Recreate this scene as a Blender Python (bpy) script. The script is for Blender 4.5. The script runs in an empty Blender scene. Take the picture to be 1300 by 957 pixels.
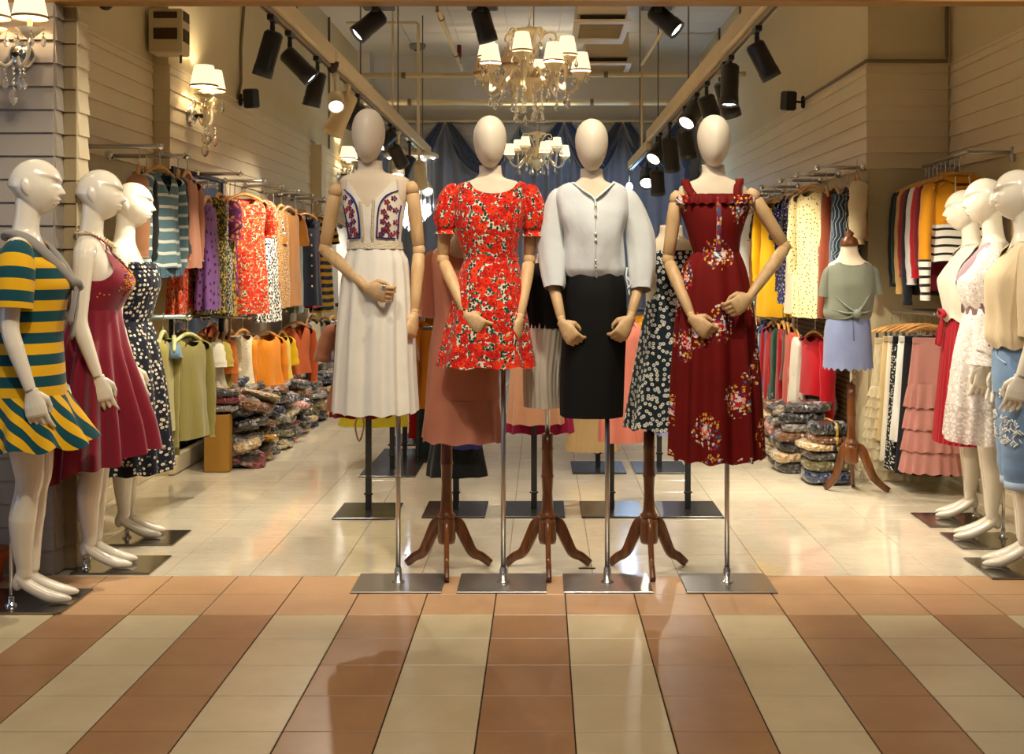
import bpy, bmesh, math, random
from mathutils import Vector, Matrix, noise
R = random.Random(11)
PI = math.pi
F, H, CX, CY = 1497.0, 1.35, 688.0, 333.0      # focal length in pixels, eye height, vanishing point (1300x957 frame)

scene = bpy.context.scene
COL = scene.collection

# ---------------------------------------------------------------- camera
cam_d = bpy.data.cameras.new('camera')
cam = bpy.data.objects.new('camera', cam_d)
COL.objects.link(cam)
cam.location = (0, 0, H)
cam.rotation_euler = (PI / 2, 0, 0)
cam_d.sensor_fit = 'HORIZONTAL'
cam_d.sensor_width = 36.0
cam_d.lens = 36.0 * F / 1300.0
cam_d.shift_x = -(CX - 650.0) / 1300.0
cam_d.shift_y = -(478.5 - CY) / 1300.0
cam_d.clip_start = 0.05
scene.camera = cam

# ---------------------------------------------------------------- world, exposure
world = bpy.data.worlds.new('world')
scene.world = world
world.use_nodes = True
wb = world.node_tree.nodes['Background']
wb.inputs[0].default_value = (0.80, 0.78, 0.80, 1)
wb.inputs[1].default_value = 0.085
vs = scene.view_settings
vs.view_transform = 'Standard'
vs.look = 'None'
vs.exposure = 0.0
vs.gamma = 1.0
vs.use_curve_mapping = False

WARM = (1.0, 0.83, 0.58)
SPOTC = (1.0, 0.90, 0.72)

def lamp(kind, name, loc, power, color, aim=None, size=0.1, cone=60, blend=0.5, size_y=None, parent=None):
    d = bpy.data.lights.new(name, kind)
    d.energy = power
    d.color = color
    if kind == 'SPOT':
        d.spot_size = math.radians(cone)
        d.spot_blend = blend
        d.shadow_soft_size = size
    elif kind == 'AREA':
        d.size = size
        if size_y:
            d.shape = 'RECTANGLE'
            d.size_y = size_y
    else:
        d.shadow_soft_size = size
    o = bpy.data.objects.new(name, d)
    COL.objects.link(o)
    o.location = loc
    if aim is not None:
        o.rotation_euler = (Vector(aim) - Vector(loc)).to_track_quat('-Z', 'Y').to_euler()
    if parent is not None:
        o.parent = parent
        o.location = Vector(loc) - parent.location
    return o

# the mall in front of the shop: window spots in the mall ceiling, and the cool shop front next door
for i, (x, y, z, aim, pw, cone) in enumerate([
        (0.27, 3.7, 3.45, (0.30, 4.95, 1.25), 205, 54),          # key on the middle of the row
        (-0.9, 2.7, 3.5, (-1.95, 5.0, 1.1), 195, 34),           # left group
        (-0.9, 3.0, 3.6, (-0.6, 4.95, 0.72), 95, 30),
        (2.0, 3.0, 3.6, (2.1, 5.7, 1.2), 230, 40)]):            # right group
    lamp('SPOT', 'mall_spot', (x, y, z), pw, SPOTC, aim, 0.05, cone, 0.6)
lamp('AREA', 'mall_fill_light', (-0.3, 2.6, 4.2), 85, (1.0, 0.84, 0.66), (-0.3, 3.6, 0), 3.0, size_y=0.8)  # added area light out of view, brightens the mall floor as general ambience
lamp('AREA', 'shop_opposite_light', (-4.6, 3.1, 1.6), 14, (0.42, 0.60, 1.0), (-1.9, 4.9, 1.1), 1.2, size_y=2.2)

# ---------------------------------------------------------------- helpers
def W(px, py, Y):
    return Vector(((px - CX) * Y / F, Y, H - (py - CY) * Y / F))
def X_(px, Y): return (px - CX) * Y / F
def Z_(py, Y): return H - (py - CY) * Y / F

class MB:
    """collects vertices and faces for ONE mesh; pc = 2D cloth coordinate of every vertex"""
    def __init__(s):
        s.v, s.f, s.pc, s.mi = [], [], [], []
    def add(s, vs, fs, pcs=None, mi=0):
        b = len(s.v)
        s.v += [tuple(v) for v in vs]
        s.pc += [tuple(p) for p in (pcs if pcs is not None else vs)]
        s.f += [tuple(b + i for i in f) for f in fs]
        s.mi += [mi] * len(fs)
        return s
    def xf(s, m):
        s.v = [tuple(m @ Vector(v)) for v in s.v]
        return s
    def build(s, name, mat=None, parent=None, smooth=True, world=True):
        me = bpy.data.meshes.new(name)
        off, q = Vector((0, 0, 0)), parent
        while q is not None and world:
            off = off + q.location
            q = q.parent
        if off.length > 0:
            me.from_pydata([(v[0] - off.x, v[1] - off.y, v[2] - off.z) for v in s.v], [], s.f)
        else:
            me.from_pydata(s.v, [], s.f)
        at = me.attributes.new('pc', 'FLOAT_VECTOR', 'POINT')
        flat = []
        for p in s.pc:
            flat += [p[0], p[1], p[2] if len(p) > 2 else 0.0]
        at.data.foreach_set('vector', flat)
        for m in (mat if isinstance(mat, (list, tuple)) else [mat]):
            if m is not None: me.materials.append(m)
        if smooth:
            me.polygons.foreach_set('use_smooth', [True] * len(me.polygons))
        if any(s.mi):
            me.polygons.foreach_set('material_index', s.mi)
        o = bpy.data.objects.new(name, me)
        COL.objects.link(o)
        if parent is not None: o.parent = parent
        return o

def empty(name, loc=(0, 0, 0), rz=0.0):
    o = bpy.data.objects.new(name, None)
    o.empty_display_size = 0.05
    COL.objects.link(o)
    o.location = loc
    o.rotation_euler = (0, 0, rz)
    return o
def tag(o, label=None, cat=None, group=None, kind=None):
    if label: o['label'] = label
    if cat: o['category'] = cat
    if group: o['group'] = group
    if kind: o['kind'] = kind
    return o
def thing(name, label, cat, loc=(0, 0, 0), rz=0.0, group=None):
    return tag(empty(name, loc, rz), label, cat, group)
def copy_tree(o, parent=None):
    c = o.copy()
    COL.objects.link(c)
    if parent is not None: c.parent = parent
    for ch in list(o.children): copy_tree(ch, c)
    return c

def loft(mb, rings, cap0=False, cap1=False, pcs=None, mi=0):
    n = len(rings[0])
    vs = [p for r in rings for p in r]
    fs = []
    for i in range(len(rings) - 1):
        a, b = i * n, (i + 1) * n
        for k in range(n):
            k2 = (k + 1) % n
            fs.append((a + k, a + k2, b + k2, b + k))
    if cap0: fs.append(tuple(reversed(range(n))))
    if cap1: fs.append(tuple((len(rings) - 1) * n + k for k in range(n)))
    mb.add(vs, fs, pcs, mi)
    return mb

def tube(mb, pts, rad, seg=8, caps=True, flat=1.0, mi=0, rnd=True):
    """round tube along pts, rad = number or list; flat squashes the second axis; ends rounded"""
    pts = [Vector(p) for p in pts]
    if not isinstance(rad, (list, tuple)): rad = [rad] * len(pts)
    rings, pcs = [], []
    t0 = (pts[1] - pts[0]).normalized()
    up = Vector((0, 0, 1)) if abs(t0.z) < 0.9 else Vector((0, -1, 0))
    u = t0.cross(up).normalized()
    L = 0.0
    for i, p in enumerate(pts):
        t = (pts[min(i + 1, len(pts) - 1)] - pts[max(i - 1, 0)]).normalized()
        u = (u - t * u.dot(t)).normalized()
        w = t.cross(u)
        if i: L += (p - pts[i - 1]).length
        r = rad[i]
        if rnd and caps and i == 0:
            rings.append([p - t * r * 0.7 + (u * math.cos(a) + w * math.sin(a) * flat) * r * 0.45 for a in [2 * PI * k / seg for k in range(seg)]])
            pcs += [(r * a, L) for a in [2 * PI * k / seg for k in range(seg)]]
        rings.append([p + (u * math.cos(a) + w * math.sin(a) * flat) * r for a in [2 * PI * k / seg for k in range(seg)]])
        pcs += [(r * 2 * PI * k / seg, L) for k in range(seg)]
        if rnd and caps and i == len(pts) - 1:
            rings.append([p + t * r * 0.7 + (u * math.cos(a) + w * math.sin(a) * flat) * r * 0.45 for a in [2 * PI * k / seg for k in range(seg)]])
            pcs += [(r * a, L) for a in [2 * PI * k / seg for k in range(seg)]]
    return loft(mb, rings, caps, caps, pcs, mi)

def smooth_path(pts, n=4):
    """Catmull-Rom through pts"""
    pts = [Vector(p) for p in pts]
    out = []
    for i in range(len(pts) - 1):
        p0, p1, p2, p3 = pts[max(i - 1, 0)], pts[i], pts[i + 1], pts[min(i + 2, len(pts) - 1)]
        for k in range(n):
            t = k / n
            out.append(0.5 * ((2 * p1) + (p2 - p0) * t + (2 * p0 - 5 * p1 + 4 * p2 - p3) * t * t + (3 * p1 - p0 - 3 * p2 + p3) * t ** 3))
    out.append(pts[-1])
    return out

def interp(tab, t):
    """tab: sorted list of (t, a, b, ...) -> smooth interpolated tuple"""
    if t <= tab[0][0]: return tab[0][1:]
    for i in range(len(tab) - 1):
        if t <= tab[i + 1][0]:
            f = (t - tab[i][0]) / max(1e-9, tab[i + 1][0] - tab[i][0])
            a, b = tab[i], tab[i + 1]
            pa, nb = tab[max(i - 1, 0)], tab[min(i + 2, len(tab) - 1)]
            out = []
            h = b[0] - a[0]
            for j in range(1, len(a)):
                s = (b[j] - a[j]) / h
                s0 = (a[j] - pa[j]) / (a[0] - pa[0]) if i > 0 else s
                s1 = (nb[j] - b[j]) / (nb[0] - b[0]) if i + 2 < len(tab) else s
                m0 = 0 if s0 * s <= 0 else 2 * s0 * s / (s0 + s)
                m1 = 0 if s1 * s <= 0 else 2 * s1 * s / (s1 + s)
                out.append((2 * f ** 3 - 3 * f * f + 1) * a[j] + (f ** 3 - 2 * f * f + f) * h * m0 + (-2 * f ** 3 + 3 * f * f) * b[j] + (f ** 3 - f * f) * h * m1)
            return tuple(out)
    return tab[-1][1:]

def lathe(mb, prof, c=(0, 0, 0), seg=16, axis=None, cap=False, mi=0):
    """prof: [(r, z)] turned about z; axis = matrix placing it"""
    rings = []
    for r, z in prof:
        rings.append([Vector((r * math.cos(2 * PI * k / seg), r * math.sin(2 * PI * k / seg), z)) for k in range(seg)])
    if axis is not None:
        rings = [[axis @ p for p in r] for r in rings]
    c = Vector(c)
    rings = [[p + c for p in r] for r in rings]
    return loft(mb, rings, cap, cap, None, mi)

def box(mb, lo, hi, ch=0.0, mi=0):
    """box with chamfered upper/lower edges"""
    x0, y0, z0 = lo
    x1, y1, z1 = hi
    if ch <= 0:
        v = [(x0, y0, z0), (x1, y0, z0), (x1, y1, z0), (x0, y1, z0), (x0, y0, z1), (x1, y0, z1), (x1, y1, z1), (x0, y1, z1)]
        f = [(0, 3, 2, 1), (4, 5, 6, 7), (0, 1, 5, 4), (1, 2, 6, 5), (2, 3, 7, 6), (3, 0, 4, 7)]
        return mb.add(v, f, None, mi)
    c = ch
    def ring(z, i): return [Vector((x0 + i, y0 + i, z)), Vector((x1 - i, y0 + i, z)), Vector((x1 - i, y1 - i, z)), Vector((x0 + i, y1 - i, z))]
    return loft(mb, [ring(z0, c), ring(z0 + c, 0), ring(z1 - c, 0), ring(z1, c)], True, True, None, mi)

def rot_to(direction, up=(0, 0, 1)):
    """matrix whose local -Z points along direction"""
    return Vector(direction).to_track_quat('-Z', 'Y').to_matrix().to_4x4()

def apply_mods(o):
    dg = bpy.context.evaluated_depsgraph_get()
    me = bpy.data.meshes.new_from_object(o.evaluated_get(dg))
    old = o.data
    o.modifiers.clear()
    me.name = old.name
    o.data = me
    bpy.data.meshes.remove(old)
    if 'pc' not in me.attributes:
        at = me.attributes.new('pc', 'FLOAT_VECTOR', 'POINT')
        co = [0.0] * (len(me.vertices) * 3)
        me.vertices.foreach_get('co', co)
        at.data.foreach_set('vector', co)
    me.polygons.foreach_set('use_smooth', [True] * len(me.polygons))
    return o
def remesh(o, vox, sm=4, fac=0.5):
    m = o.modifiers.new('r', 'REMESH')
    m.mode = 'VOXEL'
    m.voxel_size = vox
    m.use_smooth_shade = True
    if sm:
        s = o.modifiers.new('s', 'SMOOTH')
        s.iterations = sm
        s.factor = fac
    return apply_mods(o)

# ---------------------------------------------------------------- materials
MATS = {}
class NT:
    def __init__(s, name, rough=0.8, metal=0.0, spec=0.3, sheen=0.0, coat=0.0):
        s.m = bpy.data.materials.new(name)
        s.m.use_nodes = True
        s.t = s.m.node_tree
        s.b = s.t.nodes['Principled BSDF']
        s.b.inputs['Roughness'].default_value = rough
        s.b.inputs['Metallic'].default_value = metal
        s.b.inputs['Specular IOR Level'].default_value = spec
        s.b.inputs['Sheen Weight'].default_value = sheen
        s.b.inputs['Coat Weight'].default_value = coat
    def n(s, typ, **kw):
        nd = s.t.nodes.new(typ)
        for k, v in kw.items():
            if k.startswith('i_'):
                key = k[2:].replace('_', ' ')
                nd.inputs[int(key) if key.isdigit() else key].default_value = v
            else: setattr(nd, k, v)
        return nd
    def l(s, a, b): s.t.links.new(a, b)
    def pc(s):
        return s.n('ShaderNodeAttribute', attribute_name='pc').outputs['Vector']
    def obj(s):
        return s.n('ShaderNodeTexCoord').outputs['Object']
    def mapping(s, vec, scale=(1, 1, 1), loc=(0, 0, 0), rot=(0, 0, 0)):
        mp = s.n('ShaderNodeMapping')
        mp.inputs['Scale'].default_value = scale
        mp.inputs['Location'].default_value = loc
        mp.inputs['Rotation'].default_value = rot
        s.l(vec, mp.inputs['Vector'])
        return mp.outputs[0]
    def math(s, op, a, b=None, c=None):
        nd = s.n('ShaderNodeMath', operation=op)
        for i, x in enumerate((a, b, c)):
            if x is None: continue
            if isinstance(x, (int, float)): nd.inputs[i].default_value = x
            else: s.l(x, nd.inputs[i])
        return nd.outputs[0]
    def mix(s, fac, a, b, blend='MIX'):
        nd = s.n('ShaderNodeMix', data_type='RGBA', blend_type=blend)
        for i, x in ((0, fac), (6, a), (7, b)):
            if isinstance(x, (int, float)): nd.inputs[i].default_value = x
            elif isinstance(x, (tuple, list)): nd.inputs[i].default_value = (x[0], x[1], x[2], 1)
            else: s.l(x, nd.inputs[i])
        return nd.outputs[2]
    def ramp(s, fac, stops, const=False):
        nd = s.n('ShaderNodeValToRGB')
        cr = nd.color_ramp
        if const: cr.interpolation = 'CONSTANT'
        while len(cr.elements) < len(stops): cr.elements.new(0.5)
        for e, (p, c) in zip(cr.elements, stops):
            e.position = p
            e.color = (c[0], c[1], c[2], 1)
        s.l(fac, nd.inputs[0])
        return nd.outputs[0]
    def noise(s, vec, scale=5, detail=3, rough=0.5):
        nd = s.n('ShaderNodeTexNoise')
        nd.inputs['Scale'].default_value = scale
        nd.inputs['Detail'].default_value = detail
        nd.inputs['Roughness'].default_value = rough
        s.l(vec, nd.inputs['Vector'])
        return nd.outputs
    def voro(s, vec, scale, rnd=1.0, feature='F1', dims='2D'):
        nd = s.n('ShaderNodeTexVoronoi', voronoi_dimensions=dims, feature=feature)
        nd.inputs['Scale'].default_value = scale
        nd.inputs['Randomness'].default_value = rnd
        s.l(vec, nd.inputs['Vector'])
        return nd.outputs
    def sep(s, vec):
        nd = s.n('ShaderNodeSeparateXYZ')
        s.l(vec, nd.inputs[0])
        return nd.outputs
    def bump(s, h, strength=0.3, dist=0.002):
        nd = s.n('ShaderNodeBump')
        nd.inputs['Strength'].default_value = strength
        nd.inputs['Distance'].default_value = dist
        s.l(h, nd.inputs['Height'])
        s.l(nd.outputs[0], s.b.inputs['Normal'])
    def color(s, c):
        if isinstance(c, (tuple, list)): s.b.inputs['Base Color'].default_value = (c[0], c[1], c[2], 1)
        else: s.l(c, s.b.inputs['Base Color'])
        return s.m

def S(r, g, b):
    """sRGB 0-255 -> linear"""
    def f(x):
        x /= 255.0
        return x / 12.92 if x <= 0.04045 else ((x + 0.055) / 1.055) ** 2.4
    return (f(r), f(g), f(b))

def plain(name, c, rough=0.8, metal=0.0, spec=0.3, var=0.0, **kw):
    if name in MATS: return MATS[name]
    t = NT(name, rough, metal, spec, **kw)
    if var > 0:
        nz = t.noise(t.obj(), 6, 4)[0]
        t.color(t.mix(nz, tuple(x * (1 - var) for x in c), tuple(min(1, x * (1 + var)) for x in c)))
    else: t.color(c)
    MATS[name] = t.m
    return t.m
def cloth(name, c, weave=900, rough=0.85, sheen=0.15, crinkle=0.0, crink_scale=(30, 30, 1)):
    if name in MATS: return MATS[name]
    t = NT(name, rough, 0, 0.2, sheen)
    pc = t.pc()
    nz = t.noise(pc, 7, 3)[0]
    t.color(t.mix(nz, tuple(x * 0.88 for x in c), tuple(min(1, x * 1.10) for x in c)))
    if crinkle > 0:
        h = t.noise(t.mapping(pc, crink_scale), 1.0, 3)[0]
        t.bump(h, crinkle, 0.012)
    else:
        h = t.noise(pc, weave, 1)[0]
        t.bump(h, 0.15, 0.001)
    MATS[name] = t.m
    return t.m
def printed(name, base, layers, rough=0.8, wob=0.25, sheen=0.1):
    """layers: (scale, radius, [colours], presence 0..1, offset, stretch) small printed motifs, each cell its own colour"""
    if name in MATS: return MATS[name]
    t = NT(name, rough, 0, 0.2, sheen)
    pc = t.pc()
    cur = base
    for (sc, rad, cols, pres, off, st) in layers:
        v = t.mapping(pc, (st, 1, 1), (off, off * 0.7, 0))
        nd = t.n('ShaderNodeVectorMath', operation='MULTIPLY_ADD')
        nz = t.noise(v, sc * 2.2, 2)[1]
        t.l(nz, nd.inputs[0])
        nd.inputs[1].default_value = (wob / sc,) * 3
        t.l(v, nd.inputs[2])
        vo = t.voro(nd.outputs[0], sc, 0.9)
        mask = t.math('LESS_THAN', vo[0], rad)
        rgb = t.n('ShaderNodeSeparateColor')
        t.l(vo[1], rgb.inputs[0])
        if pres < 1.0:
            mask = t.math('MULTIPLY', mask, t.math('LESS_THAN', rgb.outputs[1], pres))
        if len(cols) > 1:
            col = t.ramp(rgb.outputs[0], [(i / len(cols), c) for i, c in enumerate(cols)], True)
        else: col = cols[0]
        cur = t.mix(mask, cur, col)
    t.color(cur)
    t.bump(t.noise(pc, 700, 1)[0], 0.12, 0.001)
    MATS[name] = t.m
    return t.m
def striped(name, cols, width, axis=1, slope=0.0, wob=0.0, rough=0.85, duty=0.5, off=0.0):
    if name in MATS: return MATS[name]
    t = NT(name, rough, 0, 0.2, 0.1)
    pc = t.pc()
    xyz = t.sep(pc)
    c = xyz[axis]
    if slope: c = t.math('ADD', c, t.math('MULTIPLY', xyz[1 - axis], slope))
    if wob: c = t.math('ADD', c, t.math('MULTIPLY', t.noise(pc, 9, 2)[0], wob))
    fr = t.math('FRACT', t.math('ADD', t.math('DIVIDE', c, width), off + 100.0))
    t.color(t.mix(t.math('GREATER_THAN', fr, duty), cols[0], cols[1]))
    t.bump(t.noise(pc, 700, 1)[0], 0.12, 0.001)
    MATS[name] = t.m
    return t.m
def glow(name, c, strength):
    if name in MATS: return MATS[name]
    t = NT(name, 0.6)
    t.color(c)
    t.b.inputs['Emission Color'].default_value = (*c, 1)
    t.b.inputs['Emission Strength'].default_value = strength
    MATS[name] = t.m
    return t.m
def wood(name, c0, c1, rough=0.45, sc=(3, 3, 40), coat=0.0):
    if name in MATS: return MATS[name]
    t = NT(name, rough, 0, 0.4, 0, coat)
    v = t.mapping(t.obj(), (sc[2], sc[1], sc[0]))
    nz = t.noise(v, 1.0, 5, 0.6)[0]
    t.color(t.ramp(nz, [(0.3, c0), (0.7, c1)]))
    t.bump(nz, 0.05, 0.002)
    MATS[name] = t.m
    return t.m
def glass(name, tint=(1, 1, 1), rough=0.02, trans=1.0):
    if name in MATS: return MATS[name]
    t = NT(name, rough, 0, 0.5)
    t.color(tint)
    t.b.inputs['Transmission Weight'].default_value = trans
    t.b.inputs['IOR'].default_value = 1.5
    MATS[name] = t.m
    return t.m

BLACKM = plain('black_metal', (0.018, 0.018, 0.018), 0.38, 0.0, 0.5)
BLACKP = plain('black_plastic', (0.012, 0.012, 0.013), 0.45, 0.0, 0.4)
STEEL = plain('brushed_steel', (0.52, 0.50, 0.47), 0.32, 1.0)
CHROME = plain('chrome', (0.75, 0.75, 0.75), 0.12, 1.0)
CREAMP = plain('cream_paint', S(226, 208, 172), 0.5, 0, 0.4, 0.04)
PLATE = plain('steel_plate', (0.42, 0.40, 0.37), 0.28, 0.9)
BLACKPLATE = plain('black_plate', (0.03, 0.028, 0.027), 0.22, 0.0, 0.6)
FORM = cloth('mannequin_linen', S(222, 205, 178), 1200, 0.75, 0.1)
HEADM = plain('mannequin_head', S(228, 214, 190), 0.42, 0, 0.4, 0.02)
GLOSSY = plain('glossy_cream', S(226, 216, 196), 0.16, 0, 0.5, 0.01, coat=0.5)
ARMWOOD = wood('arm_wood', S(196, 158, 108), S(220, 184, 136), 0.5, (6, 30, 30))
DARKWOOD = wood('stained_wood', S(66, 34, 12), S(126, 72, 28), 0.3, (4, 30, 30), 0.4)
HANGWOOD = wood('hanger_wood', S(188, 128, 58), S(222, 168, 92), 0.4, (20, 20, 60))
# ================================================================ the shell
XL, XR, YB, ZC = -2.36, 2.06, 15.45, 4.05          # left wall, right wall, back wall, ceiling
XAL, XAR, YA = -2.46, 2.58, 7.45                   # alcove walls beside the entrance
YT = 5.078                                       # threshold between mall tiles and shop tiles
S0, S1, BH = 1.942, 2.592, 0.1                  # clapboard band, board height
def struct(o):
    o['kind'] = 'structure'
    return o

def wallmat(name, c, rough=0.75):
    t = NT(name, rough, 0, 0.25)
    v = t.obj()
    nz = t.noise(v, 1.3, 5, 0.6)[0]
    t.color(t.mix(nz, tuple(x * 0.90 for x in c), tuple(min(1, x * 1.06) for x in c)))
    t.bump(t.noise(v, 60, 3)[0], 0.08, 0.003)
    MATS[name] = t.m
    return t.m
WALL = wallmat('wall_paint', S(222, 205, 168))
WALLUP = wallmat('upper_wall_paint', S(210, 195, 156))
BOARD = wallmat('board_paint', S(224, 208, 172), 0.55)
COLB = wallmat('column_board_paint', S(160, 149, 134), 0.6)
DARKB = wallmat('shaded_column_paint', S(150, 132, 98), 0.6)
CEIL = wallmat('ceiling_paint', S(206, 200, 190))
PANEL = wallmat('lower_panel_paint', S(196, 178, 150))

# --- interior floor: polished cream tiles
def tilemat(name, c0, c1, rough, vein=0.0, coat=0.0, spec=0.5, sc=3.0):
    t = NT(name, rough, 0, spec, 0, coat)
    v = t.n('ShaderNodeNewGeometry').outputs['Position']
    nz = t.noise(v, sc, 6, 0.6)[0]
    col = t.ramp(nz, [(0.3, c0), (0.7, c1)])
    if vein:
        w = t.noise(t.mapping(v, (1, 2.5, 1)), 2.2, 8, 0.7)[0]
        d = t.math('LESS_THAN', t.math('ABSOLUTE', t.math('SUBTRACT', w, 0.5)), 0.012)
        col = t.mix(t.math('MULTIPLY', d, vein), col, tuple(x * 0.7 for x in c0))
    t.color(col)
    rr = t.noise(v, 9, 4)[0]
    t.l(t.math('ADD', t.math('MULTIPLY', rr, 0.10), rough - 0.05), t.b.inputs['Roughness'])
    MATS[name] = t.m
    return t.m
SHOPTILE = tilemat('shop_tile', S(212, 200, 176), S(224, 213, 190), 0.09, 0.25, 0.3)
MT_OR = tilemat('mall_tile_orange', S(192, 150, 108), S(206, 164, 122), 0.34, sc=5)
MT_BR = tilemat('mall_tile_brown', S(160, 118, 78), S(174, 131, 90), 0.34, sc=5)
MT_CR = tilemat('mall_tile_cream', S(200, 182, 142), S(213, 196, 157), 0.34, sc=5)
GROUT = plain('grout', S(120, 104, 82), 0.9)
GROUTD = plain('dark_grout', S(58, 42, 32), 0.9)

m = MB(); box(m, (-2.7, YT, -0.10), (2.8, YB + 0.1, -0.0035))
floor = struct(m.build('floor', GROUT, None, False))
TS = 0.3705
def tile_mesh(name, sx, sy, ch, mat, t=0.02):
    mb = MB(); box(mb, (-sx / 2, -sy / 2, -t), (sx / 2, sy / 2, 0.0), ch)
    o = mb.build(name, mat, None, False)
    me = o.data
    bpy.data.objects.remove(o)
    return me
me_t = tile_mesh('tile', TS - 0.0025, TS - 0.0025, 0.0012, SHOPTILE)
rest = MB()
for j in range(28):
    y = YT + TS * (j + 0.5)
    for i in range(-7, 8):
        x = -0.15 + TS * (i + 0.5)
        if x < -2.75 or x > 2.75: continue
        if y > 7.7 and (x < XL - 0.1 or x > XR + 0.1): continue
        if j < 11:
            o = bpy.data.objects.new('tile', me_t); COL.objects.link(o)
            o.parent = floor; o.location = (x, y, 0)
        else:
            h = TS / 2 - 0.00125
            box(rest, (x - h, y - h, -0.02), (x + h, y + h, 0), 0.0012)
o = rest.build('far_tiles', SHOPTILE, floor, False); o['kind'] = 'stuff'

# --- mall floor: terracotta and cream tiles
m = MB(); box(m, (-5.2, -0.5, -0.10), (5.2, YT, -0.004))
floor2 = struct(m.build('floor', GROUTD, None, False))
MS = 0.2805
tms = {k: tile_mesh('tile', MS - 0.0045, MS - 0.004, 0.0016, mm) for k, mm in (('o', MT_OR), ('b', MT_BR), ('c', MT_CR))}
rest = {k: MB() for k in 'obc'}
for j in range(20):
    y = YT - 0.002 - MS * (j + 0.5)
    for k in range(-18, 19):
        x = 0.0945 + MS * (k + 0.5)
        key = 'o' if j < 2 else ('c' if k % 2 == 0 else 'b')
        halfw = (y + MS) * 700 / F + 0.3
        if j < 8 and -halfw < x < halfw:
            o = bpy.data.objects.new('tile', tms[key]); COL.objects.link(o)
            o.parent = floor2; o.location = (x, y, 0)
        else:
            box(rest[key], (x - MS / 2 + 0.002, y - MS / 2 + 0.002, -0.02), (x + MS / 2 - 0.002, y + MS / 2 - 0.002, 0), 0.0016)
for key, mm in (('o', MT_OR), ('b', MT_BR), ('c', MT_CR)):
    o = rest[key].build('far_tiles', mm, floor2, False); o['kind'] = 'stuff'

# --- walls
def wallbox(name, lo, hi, mat):
    mb = MB(); box(mb, lo, hi)
    return struct(mb.build(name, mat, None, False))
def board(parent, p0, p1, z0, z1, nrm, mat, proud=0.014, top=0.003):
    """one clapboard from p0 to p1 (x, y) along a wall with outward normal nrm: thin at the top, proud at the bottom"""
    mb = MB()
    n = Vector((nrm[0], nrm[1], 0))
    a, b = Vector((p0[0], p0[1], 0)), Vector((p1[0], p1[1], 0))
    zz = Vector((0, 0, 1))
    v = [a + zz * z0, b + zz * z0, b + zz * z0 + n * proud, a + zz * z0 + n * proud,
         a + zz * z1, b + zz * z1, b + zz * z1 + n * top, a + zz * z1 + n * top]
    f = [(0, 1, 2, 3), (3, 2, 6, 7), (7, 6, 5, 4), (0, 3, 7, 4), (1, 5, 6, 2), (0, 4, 5, 1)]
    mb.add(v, f)
    return mb.build('board', mat, parent, False)
def boards(parent, p0, p1, za, zb, nrm, mat, bh=BH, proud=0.014):
    z = za
    while z < zb - 0.01:
        board(parent, p0, p1, z, min(z + bh, zb), nrm, mat, proud)
        z += bh

wl = wallbox('wall_left', (XL - 0.3, YA, 0), (XL, YB, ZC), WALLUP)
for a, b in ((YA, 8.65), (8.652, 12.0), (12.27, YB)):
    boards(wl, (XL, a), (XL, b), S0, S1, (1, 0), BOARD)
wla = wallbox('wall_left', (XAL - 0.3, 5.18, 0), (XAL, YA, ZC), WALLUP)
boards(wla, (XAL, 5.3), (XAL, YA - 0.015), S0, S1, (1, 0), BOARD)
boards(wl, (XAL, YA), (XL + 0.012, YA), S0, S1, (0, -1), BOARD)
wf = wallbox('wall_front', (-5.2, YT + 0.012, 0), (-2.105, 5.175, ZC), WALL)
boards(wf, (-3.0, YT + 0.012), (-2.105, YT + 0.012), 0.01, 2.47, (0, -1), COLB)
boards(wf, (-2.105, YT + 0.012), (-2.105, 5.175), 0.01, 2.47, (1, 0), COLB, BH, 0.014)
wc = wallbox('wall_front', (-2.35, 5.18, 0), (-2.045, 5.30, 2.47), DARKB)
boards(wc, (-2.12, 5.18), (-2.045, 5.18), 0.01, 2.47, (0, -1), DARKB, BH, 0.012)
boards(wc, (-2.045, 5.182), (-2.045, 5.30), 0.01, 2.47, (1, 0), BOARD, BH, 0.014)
pil = wallbox('wall_left', (XL - 0.05, 12.0, 0), (XL + 0.12, 12.27, 2.55), BOARD)
boards(pil, (XL, 12.0), (XL + 0.12, 12.0), S0, 2.53, (0, -1), BOARD, BH, 0.008)
wr = wallbox('wall_right', (XR, YA, 0), (XAR + 0.3, YB, ZC), WALLUP)
for a, b in ((YA, 10.2), (10.202, YB)):
    boards(wr, (XR, a), (XR, b), S0, S1, (-1, 0), BOARD)
boards(wr, (XR - 0.012, YA), (XAR - 0.015, YA), S0, S1, (0, -1), BOARD)
wra = wallbox('wall_right', (XAR, 5.17, 0), (XAR + 0.3, YA, ZC), WALLUP)
boards(wra, (XAR, 5.17), (XAR, YA - 0.015), S0, S1, (-1, 0), BOARD)
wfr = wallbox('wall_front', (XAR, YT + 0.012, 0), (5.2, 5.17, ZC), WALL)
wb_ = wallbox('wall_back', (XL - 0.3, YB, 0), (XR + 0.8, YB + 0.2, ZC), CEIL)
hd = wallbox('wall_front', (-2.4, YT + 0.02, 2.484), (2.5, 5.175, ZC + 0.4), WALL)
m = MB(); box(m, (-2.4, YT + 0.0, 2.474), (2.5, 5.18, 2.485))
struct(m.build('trim_1', plain('header_trim', S(150, 108, 52), 0.5), None, False))
cl = wallbox('ceiling', (-2.7, 5.1, ZC), (2.8, YB + 0.2, ZC + 0.1), CEIL)
m = MB()
for i in range(-4, 5):
    for j in range(8):
        x, y = i * 0.6 - 0.1, 9.9 + j * 0.6
        if XL < x < XR + 0.2: box(m, (x - 0.296, y - 0.296, ZC - 0.012), (x + 0.296, y + 0.296, ZC + 0.01), 0.004)
o = m.build('ceiling_panels', CEIL, cl, False); o['kind'] = 'stuff'
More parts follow.
